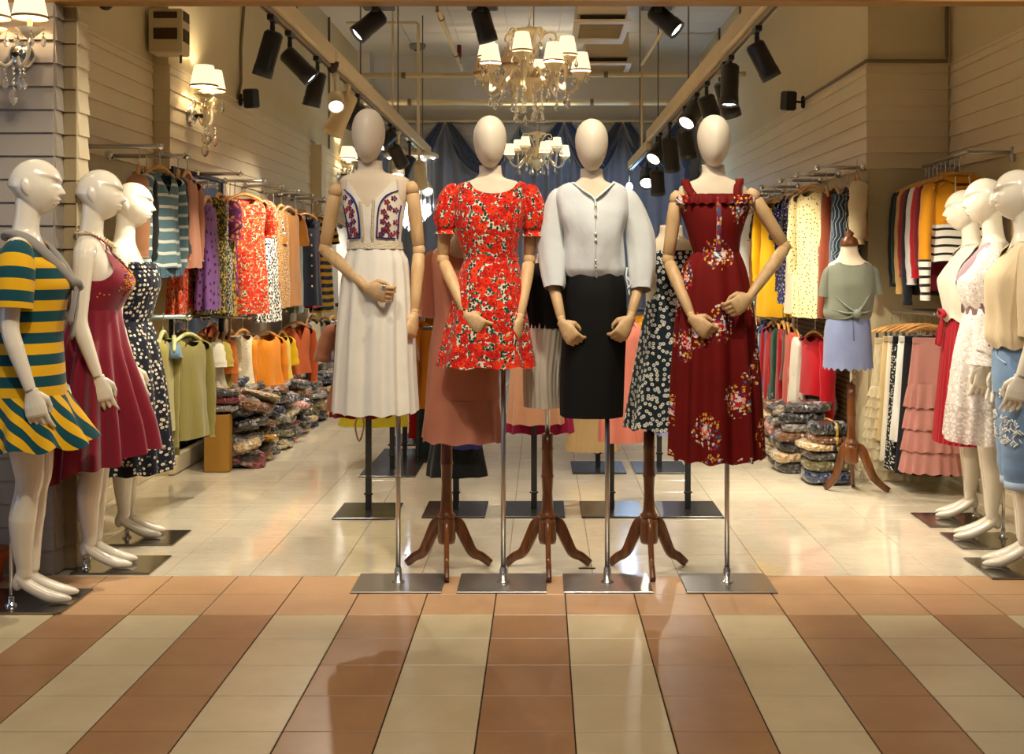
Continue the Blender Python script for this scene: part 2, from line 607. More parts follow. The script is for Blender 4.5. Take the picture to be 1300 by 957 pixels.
# ledge on the clapboard band and trim under it
for k, (lo, hi) in enumerate([((XL, YA, S1), (XL + 0.014, YB, S1 + 0.012)), ((XR - 0.014, YA, S1), (XR, YB, S1 + 0.012)),
                              ((XR - 0.012, YA - 0.014, S1), (XAR, YA, S1 + 0.012)), ((XAR - 0.014, 5.17, S1), (XAR, YA, S1 + 0.012)),
                              ((XAL, 5.3, S1), (XAL + 0.014, YA, S1 + 0.012))]):
    mb = MB(); box(mb, lo, hi); struct(mb.build('trim_%d' % (k + 2), BOARD, None, False))
# grooved slat wall panel, lower right
t = NT('slat_wall', 0.6)
z = t.sep(t.n('ShaderNodeNewGeometry').outputs['Position'])[2]
fr = t.math('FRACT', t.math('DIVIDE', z, 0.036))
t.color(t.mix(t.math('LESS_THAN', fr, 0.22), S(188, 156, 112), S(112, 84, 52)))
m = MB(); box(m, (XR - 0.03, YA + 0.30, 0.1), (XR, 11.0, 1.86))
struct(m.build('wall_right', t.m, None, False))
m = MB(); box(m, (XL, 8.70, 0.05), (XL + 0.02, 11.95, S0 - 0.02))
struct(m.build('wall_left', PANEL, None, False))
# baseboards
for nm, lo, hi in (('baseboard_left', (XAL, 5.3, 0), (XAL + 0.015, YA, 0.08)), ('baseboard_right', (XR - 0.015, YA, 0), (XR, 10.2, 0.08)),
                   ('baseboard_right', (XR, YA - 0.015, 0), (XAR, YA, 0.08)), ('baseboard_right', (XAR - 0.015, 5.2, 0), (XAR, YA - 0.015, 0.08))):
    mb = MB(); box(mb, lo, hi, 0.004); struct(mb.build(nm, BOARD, None, False))
# tall mirror on the left wall, dark frame
mir = thing('wall_mirror', 'tall narrow wall mirror with thin dark frame behind the left rack', 'mirror', (XL + 0.012, 8.05, 0.02))
m = MB(); box(m, (XL + 0.002, 7.50, 0.12), (XL + 0.012, 8.62, 1.93)); m.build('pane', plain('mirror', (0.8, 0.8, 0.78), 0.02, 1.0), mir, False)
m = MB()
for lo, hi in (((XL, 7.462, 0.06), (XL + 0.028, 7.50, 1.96)), ((XL, 8.62, 0.06), (XL + 0.028, 8.65, 1.96)), ((XL, 7.50, 1.93), (XL + 0.028, 8.62, 1.96))):
    box(m, lo, hi, 0.003)
m.build('frame', BLACKP, mir, False)
m = MB(); box(m, (XL, 7.462, 0.005), (XL + 0.035, 8.65, 0.12), 0.004); m.build('kick_board', BOARD, mir, False)

# ================================================================ pipes, ducts, conduits
PIPE = plain('pipe_paint', S(226, 208, 168), 0.45, 0, 0.4)
GREYP = plain('conduit_grey', S(120, 104, 78), 0.5)
RED = plain('sprinkler_red', S(120, 28, 22), 0.5)
def pipe(name, label, pts, r, mat=PIPE, cat='pipe', clamps=0, group=None):
    t = thing(name, label, cat, Vector(pts[0]), 0, group)
    m = MB(); tube(m, pts, r, 10, True, 1.0, 0, False); m.build('run', mat, t)
    a, b = Vector(pts[0]), Vector(pts[-1])
    for k in range(clamps):
        p = a.lerp(b, (k + 0.5) / clamps)
        m = MB(); tube(m, [p - (b - a).normalized() * 0.02, p + (b - a).normalized() * 0.02], r * 1.25, 10, True, 1, 0, False)
        m.build('clamp', GREYP, t)
    return t
ZP = H + 1.9
pipe('ceiling_pipe', 'cream pipe running across under the ceiling, nearer of the two', [W(448, 96, 11.95), W(962, 94, 11.95)], 0.026, clamps=4)
pipe('ceiling_pipe', 'cream pipe running across above the curtain, farther of the two', [W(462, 130, 13.7), W(925, 130, 13.7)], 0.034, clamps=4)
pipe('drop_pipe', 'bent cream pipe frame dropping to the left light track', [W(440, 30, 12.3), W(442, 29, 12.3), W(529, 29, 12.3), W(531, 31, 12.3), W(531, 196, 12.3)], 0.017, clamps=0)
pipe('hanger_rod', 'thin cream hanger rod above the left light track', [W(499, -10, 11.2), W(498, 157, 11.2)], 0.010)
pipe('hanger_rod', 'thin cream hanger rod above the right light track', [W(815, 80, 11.2), W(815, 186, 11.2)], 0.010)
pipe('hanger_rod', 'slanting cream rod beside the lit spotlight at upper right', [W(842, 38, 9.3), W(815, 82, 11.2)], 0.014)
pipe('sprinkler_pipe', 'slanting cream sprinkler pipe left of the large chandelier', [W(549, -6, 9.2), W(586, 88, 12.2)], 0.022, clamps=2)
t = thing('sprinkler', 'dark red sprinkler stub beside the slanting cream pipe', 'sprinkler', W(583, 57, 11.8))
m = MB(); tube(m, [W(583, 57, 11.8), W(583, 72, 11.8)], 0.022, 8, True, 1, 0, False); m.build('body', RED, t)
m = MB(); tube(m, [W(583, 72, 11.8), W(583, 80, 11.8)], [0.012, 0.02], 8, True, 1, 0, False); m.build('nozzle', GREYP, t)
t = thing('sprinkler', 'dark red sprinkler stub at the very top of the slanting pipe', 'sprinkler', W(555, -4, 9.4))
m = MB(); tube(m, [W(555, -8, 9.4), W(555, 8, 9.4)], 0.018, 8, True, 1, 0, False); m.build('body', RED, t)
m = MB(); tube(m, [W(555, 8, 9.4), W(555, 15, 9.4)], [0.01, 0.016], 8, True, 1, 0, False); m.build('nozzle', GREYP, t)
# smoke detector under the ceiling
t = thing('smoke_detector', 'grey round smoke detector under the white ceiling', 'detector', (X_(530, 14.6), 14.6, ZC - 0.03))
m = MB(); lathe(m, [(0.001, -0.05), (0.09, -0.045), (0.10, -0.02), (0.10, 0.02)], (X_(530, 14.6), 14.6, ZC - 0.015), 20, cap=True); m.build('cover', plain('det', S(140, 135, 125), 0.5), t)
m = MB(); lathe(m, [(0.03, -0.075), (0.05, -0.05)], (X_(530, 14.6), 14.6, ZC - 0.015), 14, cap=True); m.build('sensor_ring', GREYP, t)
# conduits
pipe('conduit', 'thin grey conduit bending down from the ledge on the right alcove wall',
     [(XR - 0.02, 9.2, S1 + 0.025), (XR - 0.02, YA - 0.03, S1 + 0.025), (XAR - 0.03, YA - 0.03, S1 + 0.025), (XAR - 0.035, YA - 0.035, S1 + 0.06), (XAR - 0.035, YA - 0.035, ZC - 0.01)], 0.011, GREYP, 'conduit')
pipe('conduit', 'thin grey cable hanging down the left wall to the black speaker', [W(311, -8, 9.28), W(306, 60, 9.2), W(306, 104, 9.15), W(301, 130, 9.12)], 0.012, GREYP, 'cable')
pipe('conduit', 'vertical dark conduit on the left wall above the pilaster', [(XL + 0.015, 13.0, 2.6), (XL + 0.015, 13.0, ZC)], 0.012, GREYP, 'conduit')
pipe('conduit', 'vertical conduit in the corner above the right light track', [(XR - 0.015, 13.6, 2.6), (XR - 0.015, 13.6, ZC)], 0.012, GREYP, 'conduit')
# vertical cable duct in the far left corner
m = MB(); box(m, (XL, 15.1, 2.9), (XL + 0.16, YB, ZC), 0.006); struct(m.build('trim_8', CEIL, None, False))
# suspended ducts
DUCT = wallmat('duct_panel', S(214, 200, 172), 0.5)
SLOT = plain('duct_slot', S(40, 30, 16), 0.8)
for k, (x0, x1, ya, yb, lab) in enumerate([(0.26, 0.72, 9.5, 10.5, 'hanging air conditioning duct with open dark slots, nearer one'),
                                           (0.40, 0.88, 11.5, 12.3, 'hanging air conditioning duct with louvred underside, farther one')]):
    zb = H + 1.94
    t = thing('air_duct', lab, 'duct', ((x0 + x1) / 2, ya, zb))
    m = MB(); box(m, (x0 + 0.03, ya + 0.04, zb + 0.05), (x1 - 0.03, yb, zb + 0.32), 0.02); m.build('housing', DUCT, t, False)
    m = MB(); box(m, (x0 + 0.05, ya + 0.015, zb + 0.02), (x1 - 0.05, ya + 0.05, zb + 0.055)); m.build('slot', SLOT, t, False)
    m = MB(); box(m, (x0, ya, zb), (x1, ya + 0.12, zb + 0.02), 0.004); box(m, (x0, yb - 0.25, zb), (x1, yb, zb + 0.02), 0.004)
    box(m, (x0, ya + 0.12, zb), (x0 + 0.05, yb - 0.25, zb + 0.02)); box(m, (x1 - 0.05, ya + 0.12, zb), (x1, yb - 0.25, zb + 0.02)); m.build('tray', DUCT, t, False)
    n = 9
    for i in range(n):
        y = ya + 0.14 + (yb - ya - 0.42) * i / (n - 1)
        m = MB()
        m.add([(x0 + 0.05, y, zb + 0.004), (x1 - 0.05, y, zb + 0.004), (x1 - 0.05, y + 0.04, zb + 0.03), (x0 + 0.05, y + 0.04, zb + 0.03),
               (x0 + 0.05, y, zb + 0.008), (x1 - 0.05, y, zb + 0.008), (x1 - 0.05, y + 0.04, zb + 0.034), (x0 + 0.05, y + 0.04, zb + 0.034)],
              [(0, 1, 2, 3), (7, 6, 5, 4), (0, 4, 5, 1), (1, 5, 6, 2), (2, 6, 7, 3), (3, 7, 4, 0)])
        m.build('louvre', DUCT, t, False)
    for xx in (x0 + 0.05, x1 - 0.05):
        m = MB(); tube(m, [(xx, ya + 0.3, zb + 0.3), (xx, ya + 0.3, ZC)], 0.006, 6, True, 1, 0, False); m.build('hanging_rod', GREYP, t)
# square fan coil box on the left wall
bx = W(222, 68, 7.6)
t = thing('vent_box', 'cream wall vent box high on the left wall corner', 'vent', (-2.325, 7.36, 2.64))
m = MB(); box(m, (-2.43, 7.29, 2.645), (-2.225, 7.449, 2.92), 0.008); m.build('housing', WALLUP, t, False)
VD = plain('vent_dark', S(70, 52, 26), 0.7)
m = MB(); box(m, (-2.400, 7.282, 2.73), (-2.255, 7.291, 2.80), 0.003); m.build('grille', VD, t, False)
m = MB(); box(m, (-2.400, 7.282, 2.86), (-2.255, 7.291, 2.90), 0.003); m.build('grille', VD, t, False)
m = MB(); box(m, (-2.2255, 7.31, 2.72), (-2.2205, 7.43, 2.80), 0.001); box(m, (-2.2255, 7.31, 2.85), (-2.2205, 7.43, 2.91), 0.001); m.build('side_grille', VD, t, False)
m = MB(); tube(m, [(-2.26, 7.38, 2.60), (-2.26, 7.38, 2.648)], 0.008, 6); m.build('cable_stub', VD, t)
# dark dome camera
t = thing('dome_camera', 'black dome camera at the top edge above the left alcove', 'camera', W(134, 3, 5.6))
c = W(134, 2, 5.6)
m = MB(); lathe(m, [(0.001, -0.042), (0.018, -0.038), (0.032, -0.024), (0.04, 0.0)], c, 20); m.build('dome', plain('dome', (0.02, 0.02, 0.02), 0.1), t)
m = MB(); lathe(m, [(0.045, 0.0), (0.05, 0.005), (0.05, 0.08), (0.001, 0.08)], c, 20); m.build('housing', CREAMP, t)
m = MB(); box(m, (c.x - 0.16, 5.5, c.z + 0.0), (c.x + 0.34, 5.7, c.z + 0.03)); struct(m.build('trim_9', WALL, None, False))

# ================================================================ stage curtain at the back
CURT = cloth('curtain_blue', S(132, 140, 160), 300, 0.6, 0.3)
CURTD = cloth('curtain_navy', S(64, 72, 98), 300, 0.55, 0.3)
CURTG = cloth('curtain_grey', S(156, 152, 146), 300, 0.6, 0.3)
FRINGE = cloth('curtain_fringe', S(120, 126, 140), 300, 0.8)
yc = 15.2
cur = thing('stage_curtain', 'pleated blue grey curtain with swagged valance across the back wall', 'curtain', (0, yc, 0))
zt = Z_(157, yc)
def drape(name, x0, x1, z0, z1, y, amp, wl, mat, ph=0.0):
    m = MB()
    n = int((x1 - x0) / wl * 10)
    vs, fs, pcs = [], [], []
    rows = 8
    for j in range(rows + 1):
        z = z1 + (z0 - z1) * j / rows
        for i in range(n + 1):
            x = x0 + (x1 - x0) * i / n
            a = amp * (0.7 + 0.3 * math.sin(x * 3.1 + j * 0.3))
            vs.append((x + 0.01 * math.sin(j * 1.3 + x * 9), y + a * math.sin(2 * PI * x / wl + ph + 0.5 * math.sin(x * 2.3) + 0.1 * j), z))
            pcs.append((x, z, 0))
    for j in range(rows):
        for i in range(n):
            a = j * (n + 1) + i
            fs.append((a, a + 1, a + n + 2, a + n + 1))
    m.add(vs, fs, pcs)
    return m.build(name, mat, cur)
drape('panel', X_(478, yc), X_(655, yc), 0.03, zt, yc + 0.05, 0.05, 0.20, CURTG if False else CURT, 0.3)
drape('panel', X_(655, yc), X_(760, yc), 0.03, zt, yc + 0.05, 0.045, 0.17, CURT, 1.0)
drape('panel', X_(760, yc), X_(884, yc), 0.03, zt, yc + 0.05, 0.05, 0.20, CURT, 2.0)
m = MB(); tube(m, [(X_(474, yc), yc - 0.04, zt + 0.02), (X_(886, yc), yc - 0.04, zt + 0.02)], 0.022, 8); m.build('rail', CREAMP, cur)
def swag(px0, px1, sag, y, mat, hh=0.10, drop=0.0, nm='swag'):
    """a cloth swag hung between two points of the rail: horizontal folds sagging in the middle, with a fringe"""
    m = MB()
    x0, x1 = X_(px0, yc), X_(px1, yc)
    N, K = 28, 14
    vs, fs, pcs = [], [], []
    for k in range(K + 1):
        f = k / K
        for i in range(N + 1):
            u = i / N
            s = 4 * u * (1 - u)
            top = zt - drop * abs(2 * u - 1)
            z = top - (0.02 + sag * f) * s ** 0.8 - 0.02 * f
            yy = y - 0.05 * s - 0.035 * abs(math.sin(f * PI * 3.2)) * s ** 0.5
            vs.append((x0 + (x1 - x0) * u, yy, z)); pcs.append((u, f, 0))
    for k in range(K):
        for i in range(N):
            a = k * (N + 1) + i
            fs.append((a, a + 1, a + N + 2, a + N + 1))
    m.add(vs, fs, pcs)
    o = m.build(nm, mat, cur)
    m = MB()
    last = vs[-(N + 1):]
    tube(m, [Vector(p) + Vector((0, -0.012, -0.005)) for p in last], 0.010, 6)
    m.build('fringe', FRINGE, o)
    return o
def tail(px, w, ln, y, mat, lean=0.0):
    """a dark tail hanging from the rail where two swags meet"""
    m = MB()
    x = X_(px, yc)
    rings = []
    for j in range(9):
        f = j / 8
        ww = w * (0.25 + 0.75 * f)
        cx = x + lean * f
        rings.append([Vector((cx + ww * (-1 + 2 * i / 12), y - 0.03 + 0.025 * math.cos(i * 1.9 + 0.4), zt - ln * f - 0.12 * (i / 12 if lean > 0 else 1 - i / 12) * f)) for i in range(13)])
    vs = [p for r in rings for p in r]
    fs = [(a * 13 + i, a * 13 + i + 1, a * 13 + i + 14, a * 13 + i + 13) for a in range(8) for i in range(12)]
    m.add(vs, fs)
    o = m.build('tail', mat, cur)
    m = MB()
    tube(m, [r[12 if lean > 0 else 0] + Vector((0, -0.01, 0)) for r in rings], 0.008, 6); m.build('fringe', FRINGE, o)
    return o
swag(486, 566, 0.42, yc - 0.05, CURTG, drop=0.0)
swag(566, 660, 0.46, yc - 0.05, CURTG)
swag(660, 716, 0.34, yc - 0.05, CURTG)
swag(716, 790, 0.42, yc - 0.05, CURTG)
swag(790, 868, 0.42, yc - 0.05, CURTG)
for px, d in ((486, -1), (566, -1), (566, 1), (716, -1), (716, 1), (790, -1), (790, 1), (866, -1)):
    tail(px + 5 * d, 0.16, 0.44, yc - 0.12, CURTD, 0.30 * d)
# navy lower swags over the pleats
for a, b, s in ((566, 660, 0.62), (655, 716, 0.5), (716, 790, 0.62), (790, 868, 0.62)):
    swag(a, b, s, yc - 0.02, CURTD, nm='under_swag')
m = MB()
for i in range(6):
    lathe(m, [(0.02, 0), (0.06 - 0.02 * (i % 2), -0.08), (0.03, -0.16)], (X_(872 + 3 * math.sin(i * 2), yc), yc - 0.08, zt - 0.12 - 0.15 * i), 8)
m.build('ruffled_edge', CURTD, cur)
# ================================================================ light tracks and spotlights
LENS = glow('lens_glow', (1.0, 0.93, 0.82), 9.0)
LENSDIM = glow('lens_dim', (1.0, 0.92, 0.80), 1.6)
BEAM = plain('track_paint', S(222, 202, 160), 0.5, 0, 0.35, 0.05)
WHITEP = plain('white_lamp_paint', S(230, 216, 186), 0.45)

def light_track(name, label, x, z, y0, y1, w=0.085):
    t = thing(name, label, 'light track', (x, y0, z))
    m = MB(); box(m, (x - w / 2, y0, z), (x + w / 2, y1, z + 0.10), 0.006); m.build('beam', BEAM, t, False)
    m = MB(); box(m, (x - 0.018, y0, z - 0.022), (x + 0.018, y1, z), 0.003); m.build('rail', BLACKP if False else plain('rail_grey', S(150, 136, 108), 0.5), t, False)
    m = MB(); box(m, (x - 0.007, y0, z - 0.0235), (x + 0.007, y1, z - 0.0215)); m.build('groove', BLACKP, t, False)
    y = y0 + 1.0
    while y < y1:
        m = MB(); tube(m, [(x, y, z + 0.1), (x, y, ZC)], 0.006, 6, True, 1, 0, False); m.build('hanging_rod', GREYP, t)
        y += 2.2
    return t
light_track('light_track', 'long cream light track with spotlights along the left side of the shop', -1.30, 2.56, 5.25, 13.4)
light_track('light_track', 'long cream light track with spotlights along the right side of the shop', 1.05, 2.52, 5.25, 11.4)
light_track('light_track', 'thin dangling end piece past the right light track', 1.03, 2.44, 11.4, 13.9, 0.04)

def spotlight(label, mount, drop, direction, L=0.17, r=0.045, body=BLACKM, lit=True, power=0.0, cone=76, plate=True):
    """track spotlight: adapter on the track, stem, cylindrical housing with a recessed lens"""
    t = thing('spotlight', label, 'spotlight', mount)
    mount = Vector(mount)
    d = Vector(direction).normalized()
    head = mount + Vector((0, 0, -drop))
    if plate:
        m = MB(); box(m, (mount.x - 0.016, mount.y - 0.05, mount.z - 0.03), (mount.x + 0.016, mount.y + 0.05, mount.z + 0.0), 0.004); m.build('adapter', body, t, False)
    m = MB(); tube(m, smooth_path([mount - Vector((0, 0, 0.02)), mount - Vector((0, 0, drop * 0.5)), head], 3), [0.016, 0.013, 0.011, 0.013, 0.012, 0.012, 0.015], 8); m.build('stem', body, t)
    M = Matrix.Translation(head) @ rot_to(d)
    m = MB()
    prof = [(0.001, 0.035), (r * 0.75, 0.035), (r, 0.02), (r, -L + 0.05), (r * 1.05, -L + 0.045), (r * 1.05, -L + 0.0), (r * 0.90, -L + 0.0), (r * 0.86, -L + 0.02), (r * 0.86, -L + 0.035)]
    lathe(m, prof, (0, 0, 0), 20); m.xf(M); m.build('housing', body, t)
    m = MB(); lathe(m, [(r * 0.86, -L + 0.012), (r * 0.5, -L + 0.006), (0.001, -L + 0.004)], (0, 0, 0), 20); m.xf(M)
    m.build('lens', LENS if lit else LENSDIM, t)
    if power:
        p = M @ Vector((0, 0, -L - 0.012))
        lamp('SPOT', 'spot_beam', p, power, SPOTC, p + d, 0.018, cone, 0.7, parent=t)
    return t
XT, XRr = -1.30, 1.05
def onL(px): return (XT, XT * F / (px - CX), 2.54)
def onR(px): return (XRr, XRr * F / (px - CX), 2.50)
SP = 95
spotlight('black spotlight pointing down, first on the left track', onL(346), 0.11, (-0.30, 0.05, -1), 0.19, 0.047, power=SP * 1.2, cone=88)
spotlight('black spotlight tilted right and down, second on the left track', onL(368), 0.13, (0.75, 0.1, -0.75), 0.16, 0.047, power=SP)
spotlight('black spotlight aimed down left, third on the left track', onL(403), 0.12, (-0.25, 0.1, -1), 0.17, 0.05, power=SP)
spotlight('white lamp with bright lens facing the entrance on the left track', onL(426), 0.16, (0.15, -0.65, -0.6), 0.09, 0.05, WHITEP, power=SP * 0.6)
spotlight('cream square-backed lamp hanging behind the white lamp on the left track', onL(441), 0.10, (-0.45, 0.3, -0.9), 0.26, 0.065, BEAM, True, SP)
spotlight('black spotlight just behind the head of the white dress mannequin', onL(455), 0.10, (-0.6, 0.3, -0.8), 0.16, 0.05, power=SP)
spotlight('lit black spotlight aimed down left beside the white dress mannequin head', onL(496), 0.10, (-0.55, -0.45, -0.6), 0.15, 0.06, power=SP * 0.5)
spotlight('black spotlight turned away right of the white dress mannequin head', onL(501), 0.20, (0.4, 0.5, -0.8), 0.17, 0.06, power=SP)
spotlight('cream lamp with cool lens under the far left track', onL(506), 0.20, (0.0, -0.35, -1), 0.22, 0.06, WHITEP, power=SP)
spotlight('black spotlight tipped left near the far end of the left track', onL(520), 0.18, (-0.4, 0.2, -0.9), 0.20, 0.06, power=SP)
spotlight('cream box lamp pointing away near the far end of the left track', onL(532), 0.16, (0.05, 0.45, -0.85), 0.26, 0.065, BEAM, power=SP)
spotlight('last small lit lamp at the far end of the left track', onL(541), 0.34, (0.25, -0.65, -0.6), 0.10, 0.06, WHITEP, power=SP * 0.5)

spotlight('black spotlight tilted right and down, first on the right track', onR(961), 0.11, (0.55, 0.1, -1), 0.16, 0.048, power=SP * 1.2, cone=92)
spotlight('tall black spotlight pointing straight down, second on the right track', onR(927), 0.08, (-0.05, -0.1, -1), 0.20, 0.05, power=SP)
spotlight('black spotlight half hidden behind the tall one on the right track', onR(919), 0.14, (0.3, 0.25, -0.9), 0.18, 0.055, power=SP)
spotlight('black spotlight turned right, middle of the right track', onR(897), 0.12, (0.35, 0.1, -1), 0.17, 0.058, power=SP)
spotlight('lit black spotlight facing left in the middle of the right track', onR(884), 0.10, (-0.45, -0.5, -0.65), 0.17, 0.06, power=SP * 0.5)
spotlight('black spotlight left of the maroon dress mannequin head', onR(869), 0.20, (0.2, 0.3, -0.9), 0.19, 0.06, power=SP)
spotlight('black spotlight hanging right in front of the blue curtain', onR(850), 0.16, (0.15, 0.45, -1), 0.25, 0.065, power=SP)
spotlight('lit black spotlight facing left in front of the blue curtain', onR(838), 0.14, (-0.45, -0.5, -0.65), 0.15, 0.07, power=SP * 0.5)
spotlight('black spotlight with thin bright rim under the track end', onR(834), 0.34, (0.1, 0.4, -0.9), 0.20, 0.065, power=SP)
spotlight('lit black spotlight facing the entrance, lowest on the right track', (X_(822, 11.9), 11.9, 2.44), 0.20, (-0.1, -0.62, -0.6), 0.15, 0.075, power=SP * 0.5)
t = thing('led_lamp', 'tiny blue white lamp hanging at the far end of the right track', 'lamp', W(799, 222, 13.6))
m = MB(); tube(m, [W(799, 222, 13.6), W(799, 233, 13.6)], 0.008, 6); m.build('wire', GREYP, t)
m = MB(); lathe(m, [(0.001, -0.05), (0.035, -0.035), (0.04, 0), (0.02, 0.035), (0.001, 0.04)], W(799, 236, 13.6), 12); m.build('bulb', glow('blue_led', (0.75, 0.88, 1.0), 9), t)
lamp('POINT', 'led_light', W(799, 244, 13.5), 25, (0.35, 0.62, 1.0), size=0.015, parent=t)

# three spotlights on mounting plates just inside the entrance header
for lab, px, pyh, d, pp in (('lit black spotlight facing left on a plate under the entrance header', 477, 24, (-0.75, -0.25, -0.7), 38),
                            ('black spotlight tilted right under the middle of the entrance header', 611, 20, (0.28, 0.12, -1), 40),  # carries a beam like the lamps on either side
                            ('lit black spotlight facing right on a plate under the entrance header', 835, 18, (0.70, -0.25, -0.66), 40)):
    mt = W(px - (0 if px != 477 else -1), 9, 5.45)
    s = spotlight(lab, mt, (pyh - 9) * 5.45 / F, d, 0.125, 0.044, power=pp)
    m = MB(); box(m, (mt.x - 0.07, 5.36, mt.z), (mt.x + 0.075, 5.54, mt.z + 0.03), 0.006); m.build('mounting_plate', BLACKP, s, False)
    m = MB(); tube(m, [(mt.x, 5.45, mt.z + 0.03), (mt.x, 5.45, 2.9)], 0.012, 8); m.build('cable', BLACKP, s)
# white motion sensor on the left track
c = W(422, 78, 7.2)
t = thing('motion_sensor', 'cream and dark dome sensor on the left light track', 'sensor', c)
m = MB(); lathe(m, [(0.042, -0.005), (0.045, 0.03), (0.04, 0.05), (0.001, 0.055)], c, 16); m.build('body', WHITEP, t)
m = MB(); lathe(m, [(0.001, -0.075), (0.025, -0.065), (0.038, -0.03), (0.042, -0.005)], c, 16); m.build('dome', plain('dome_brown', S(60, 48, 36), 0.3), t)
# speakers on the walls
def speaker(label, c, wx, yaw):
    t = thing('wall_speaker', label, 'speaker', c)
    Mx = Matrix.Translation(c) @ Matrix.Rotation(yaw, 4, 'Z') @ Matrix.Rotation(math.radians(8), 4, 'X')
    m = MB(); box(m, (-0.042, -0.05, -0.075), (0.042, 0.05, 0.075), 0.012); m.xf(Mx); m.build('cabinet', BLACKP, t, False)
    m = MB(); box(m, (-0.036, -0.056, -0.068), (0.036, -0.049, 0.068), 0.004); m.xf(Mx); m.build('grille', plain('grille_black', (0.022, 0.022, 0.022), 0.7), t, False)
    m = MB(); tube(m, [c, Vector((wx, c.y + 0.02, c.z - 0.01))], 0.009, 8); tube(m, [Vector((wx, c.y + 0.02, c.z - 0.045)), Vector((wx, c.y + 0.02, c.z + 0.03))], 0.016, 8); m.build('bracket', BLACKP, t)
speaker('small black speaker on a bracket on the left wall', W(319, 125, 9.1), XL + 0.03, -0.25)
speaker('small black speaker on a bracket on the right wall', W(1001, 128, 9.15), XR - 0.03, 0.3)

# ================================================================ chandeliers and sconces
GOLD = plain('chandelier_cream', S(238, 220, 176), 0.3, 0.0, 0.6, 0.03)
ARMG = glass('amber_glass', (0.95, 0.84, 0.60), 0.12, 0.35)
CRYS = glass('crystal', (1.0, 0.97, 0.90), 0.02, 0.9)
def shade_mat(name, c, st):
    t = NT(name, 0.7)
    a = t.sep(t.obj())
    ang = t.math('ARCTAN2', a[1], a[0])
    w = t.math('SINE', t.math('MULTIPLY', ang, 40.0))
    t.color(t.mix(t.math('MULTIPLY_ADD', w, 0.5, 0.5), tuple(x * 0.86 for x in c), c))
    t.b.inputs['Emission Color'].default_value = (1.0, 0.83, 0.58, 1)
    t.b.inputs['Emission Strength'].default_value = st
    MATS[name] = t.m
    return t.m
SHADE = shade_mat('lit_shade', S(230, 206, 162), 1.1)
SHADEOFF = shade_mat('unlit_shade', S(190, 150, 84), 0.06)
SHADEW = shade_mat('lit_white_shade', S(230, 222, 204), 1.1)
BULB = glow('bulb_glow', (1.0, 0.86, 0.62), 8)
TRIM = plain('shade_trim', S(140, 110, 70), 0.7)
def crystal_drop(parent, p, s=1.0, nm='crystal_drop', chain=2):
    m = MB()
    for k in range(chain):
        lathe(m, [(0.001, 0.006 * s), (0.006 * s, 0), (0.001, -0.006 * s)], (p[0], p[1], p[2] - 0.007 * s - 0.013 * s * k), 6)
    z = p[2] - 0.014 * s * chain
    lathe(m, [(0.001, 0), (0.008 * s, -0.010 * s), (0.0145 * s, -0.030 * s), (0.009 * s, -0.045 * s), (0.001, -0.052 * s)], (p[0], p[1], z), 6)
    return m.build(nm, CRYS, parent, False)
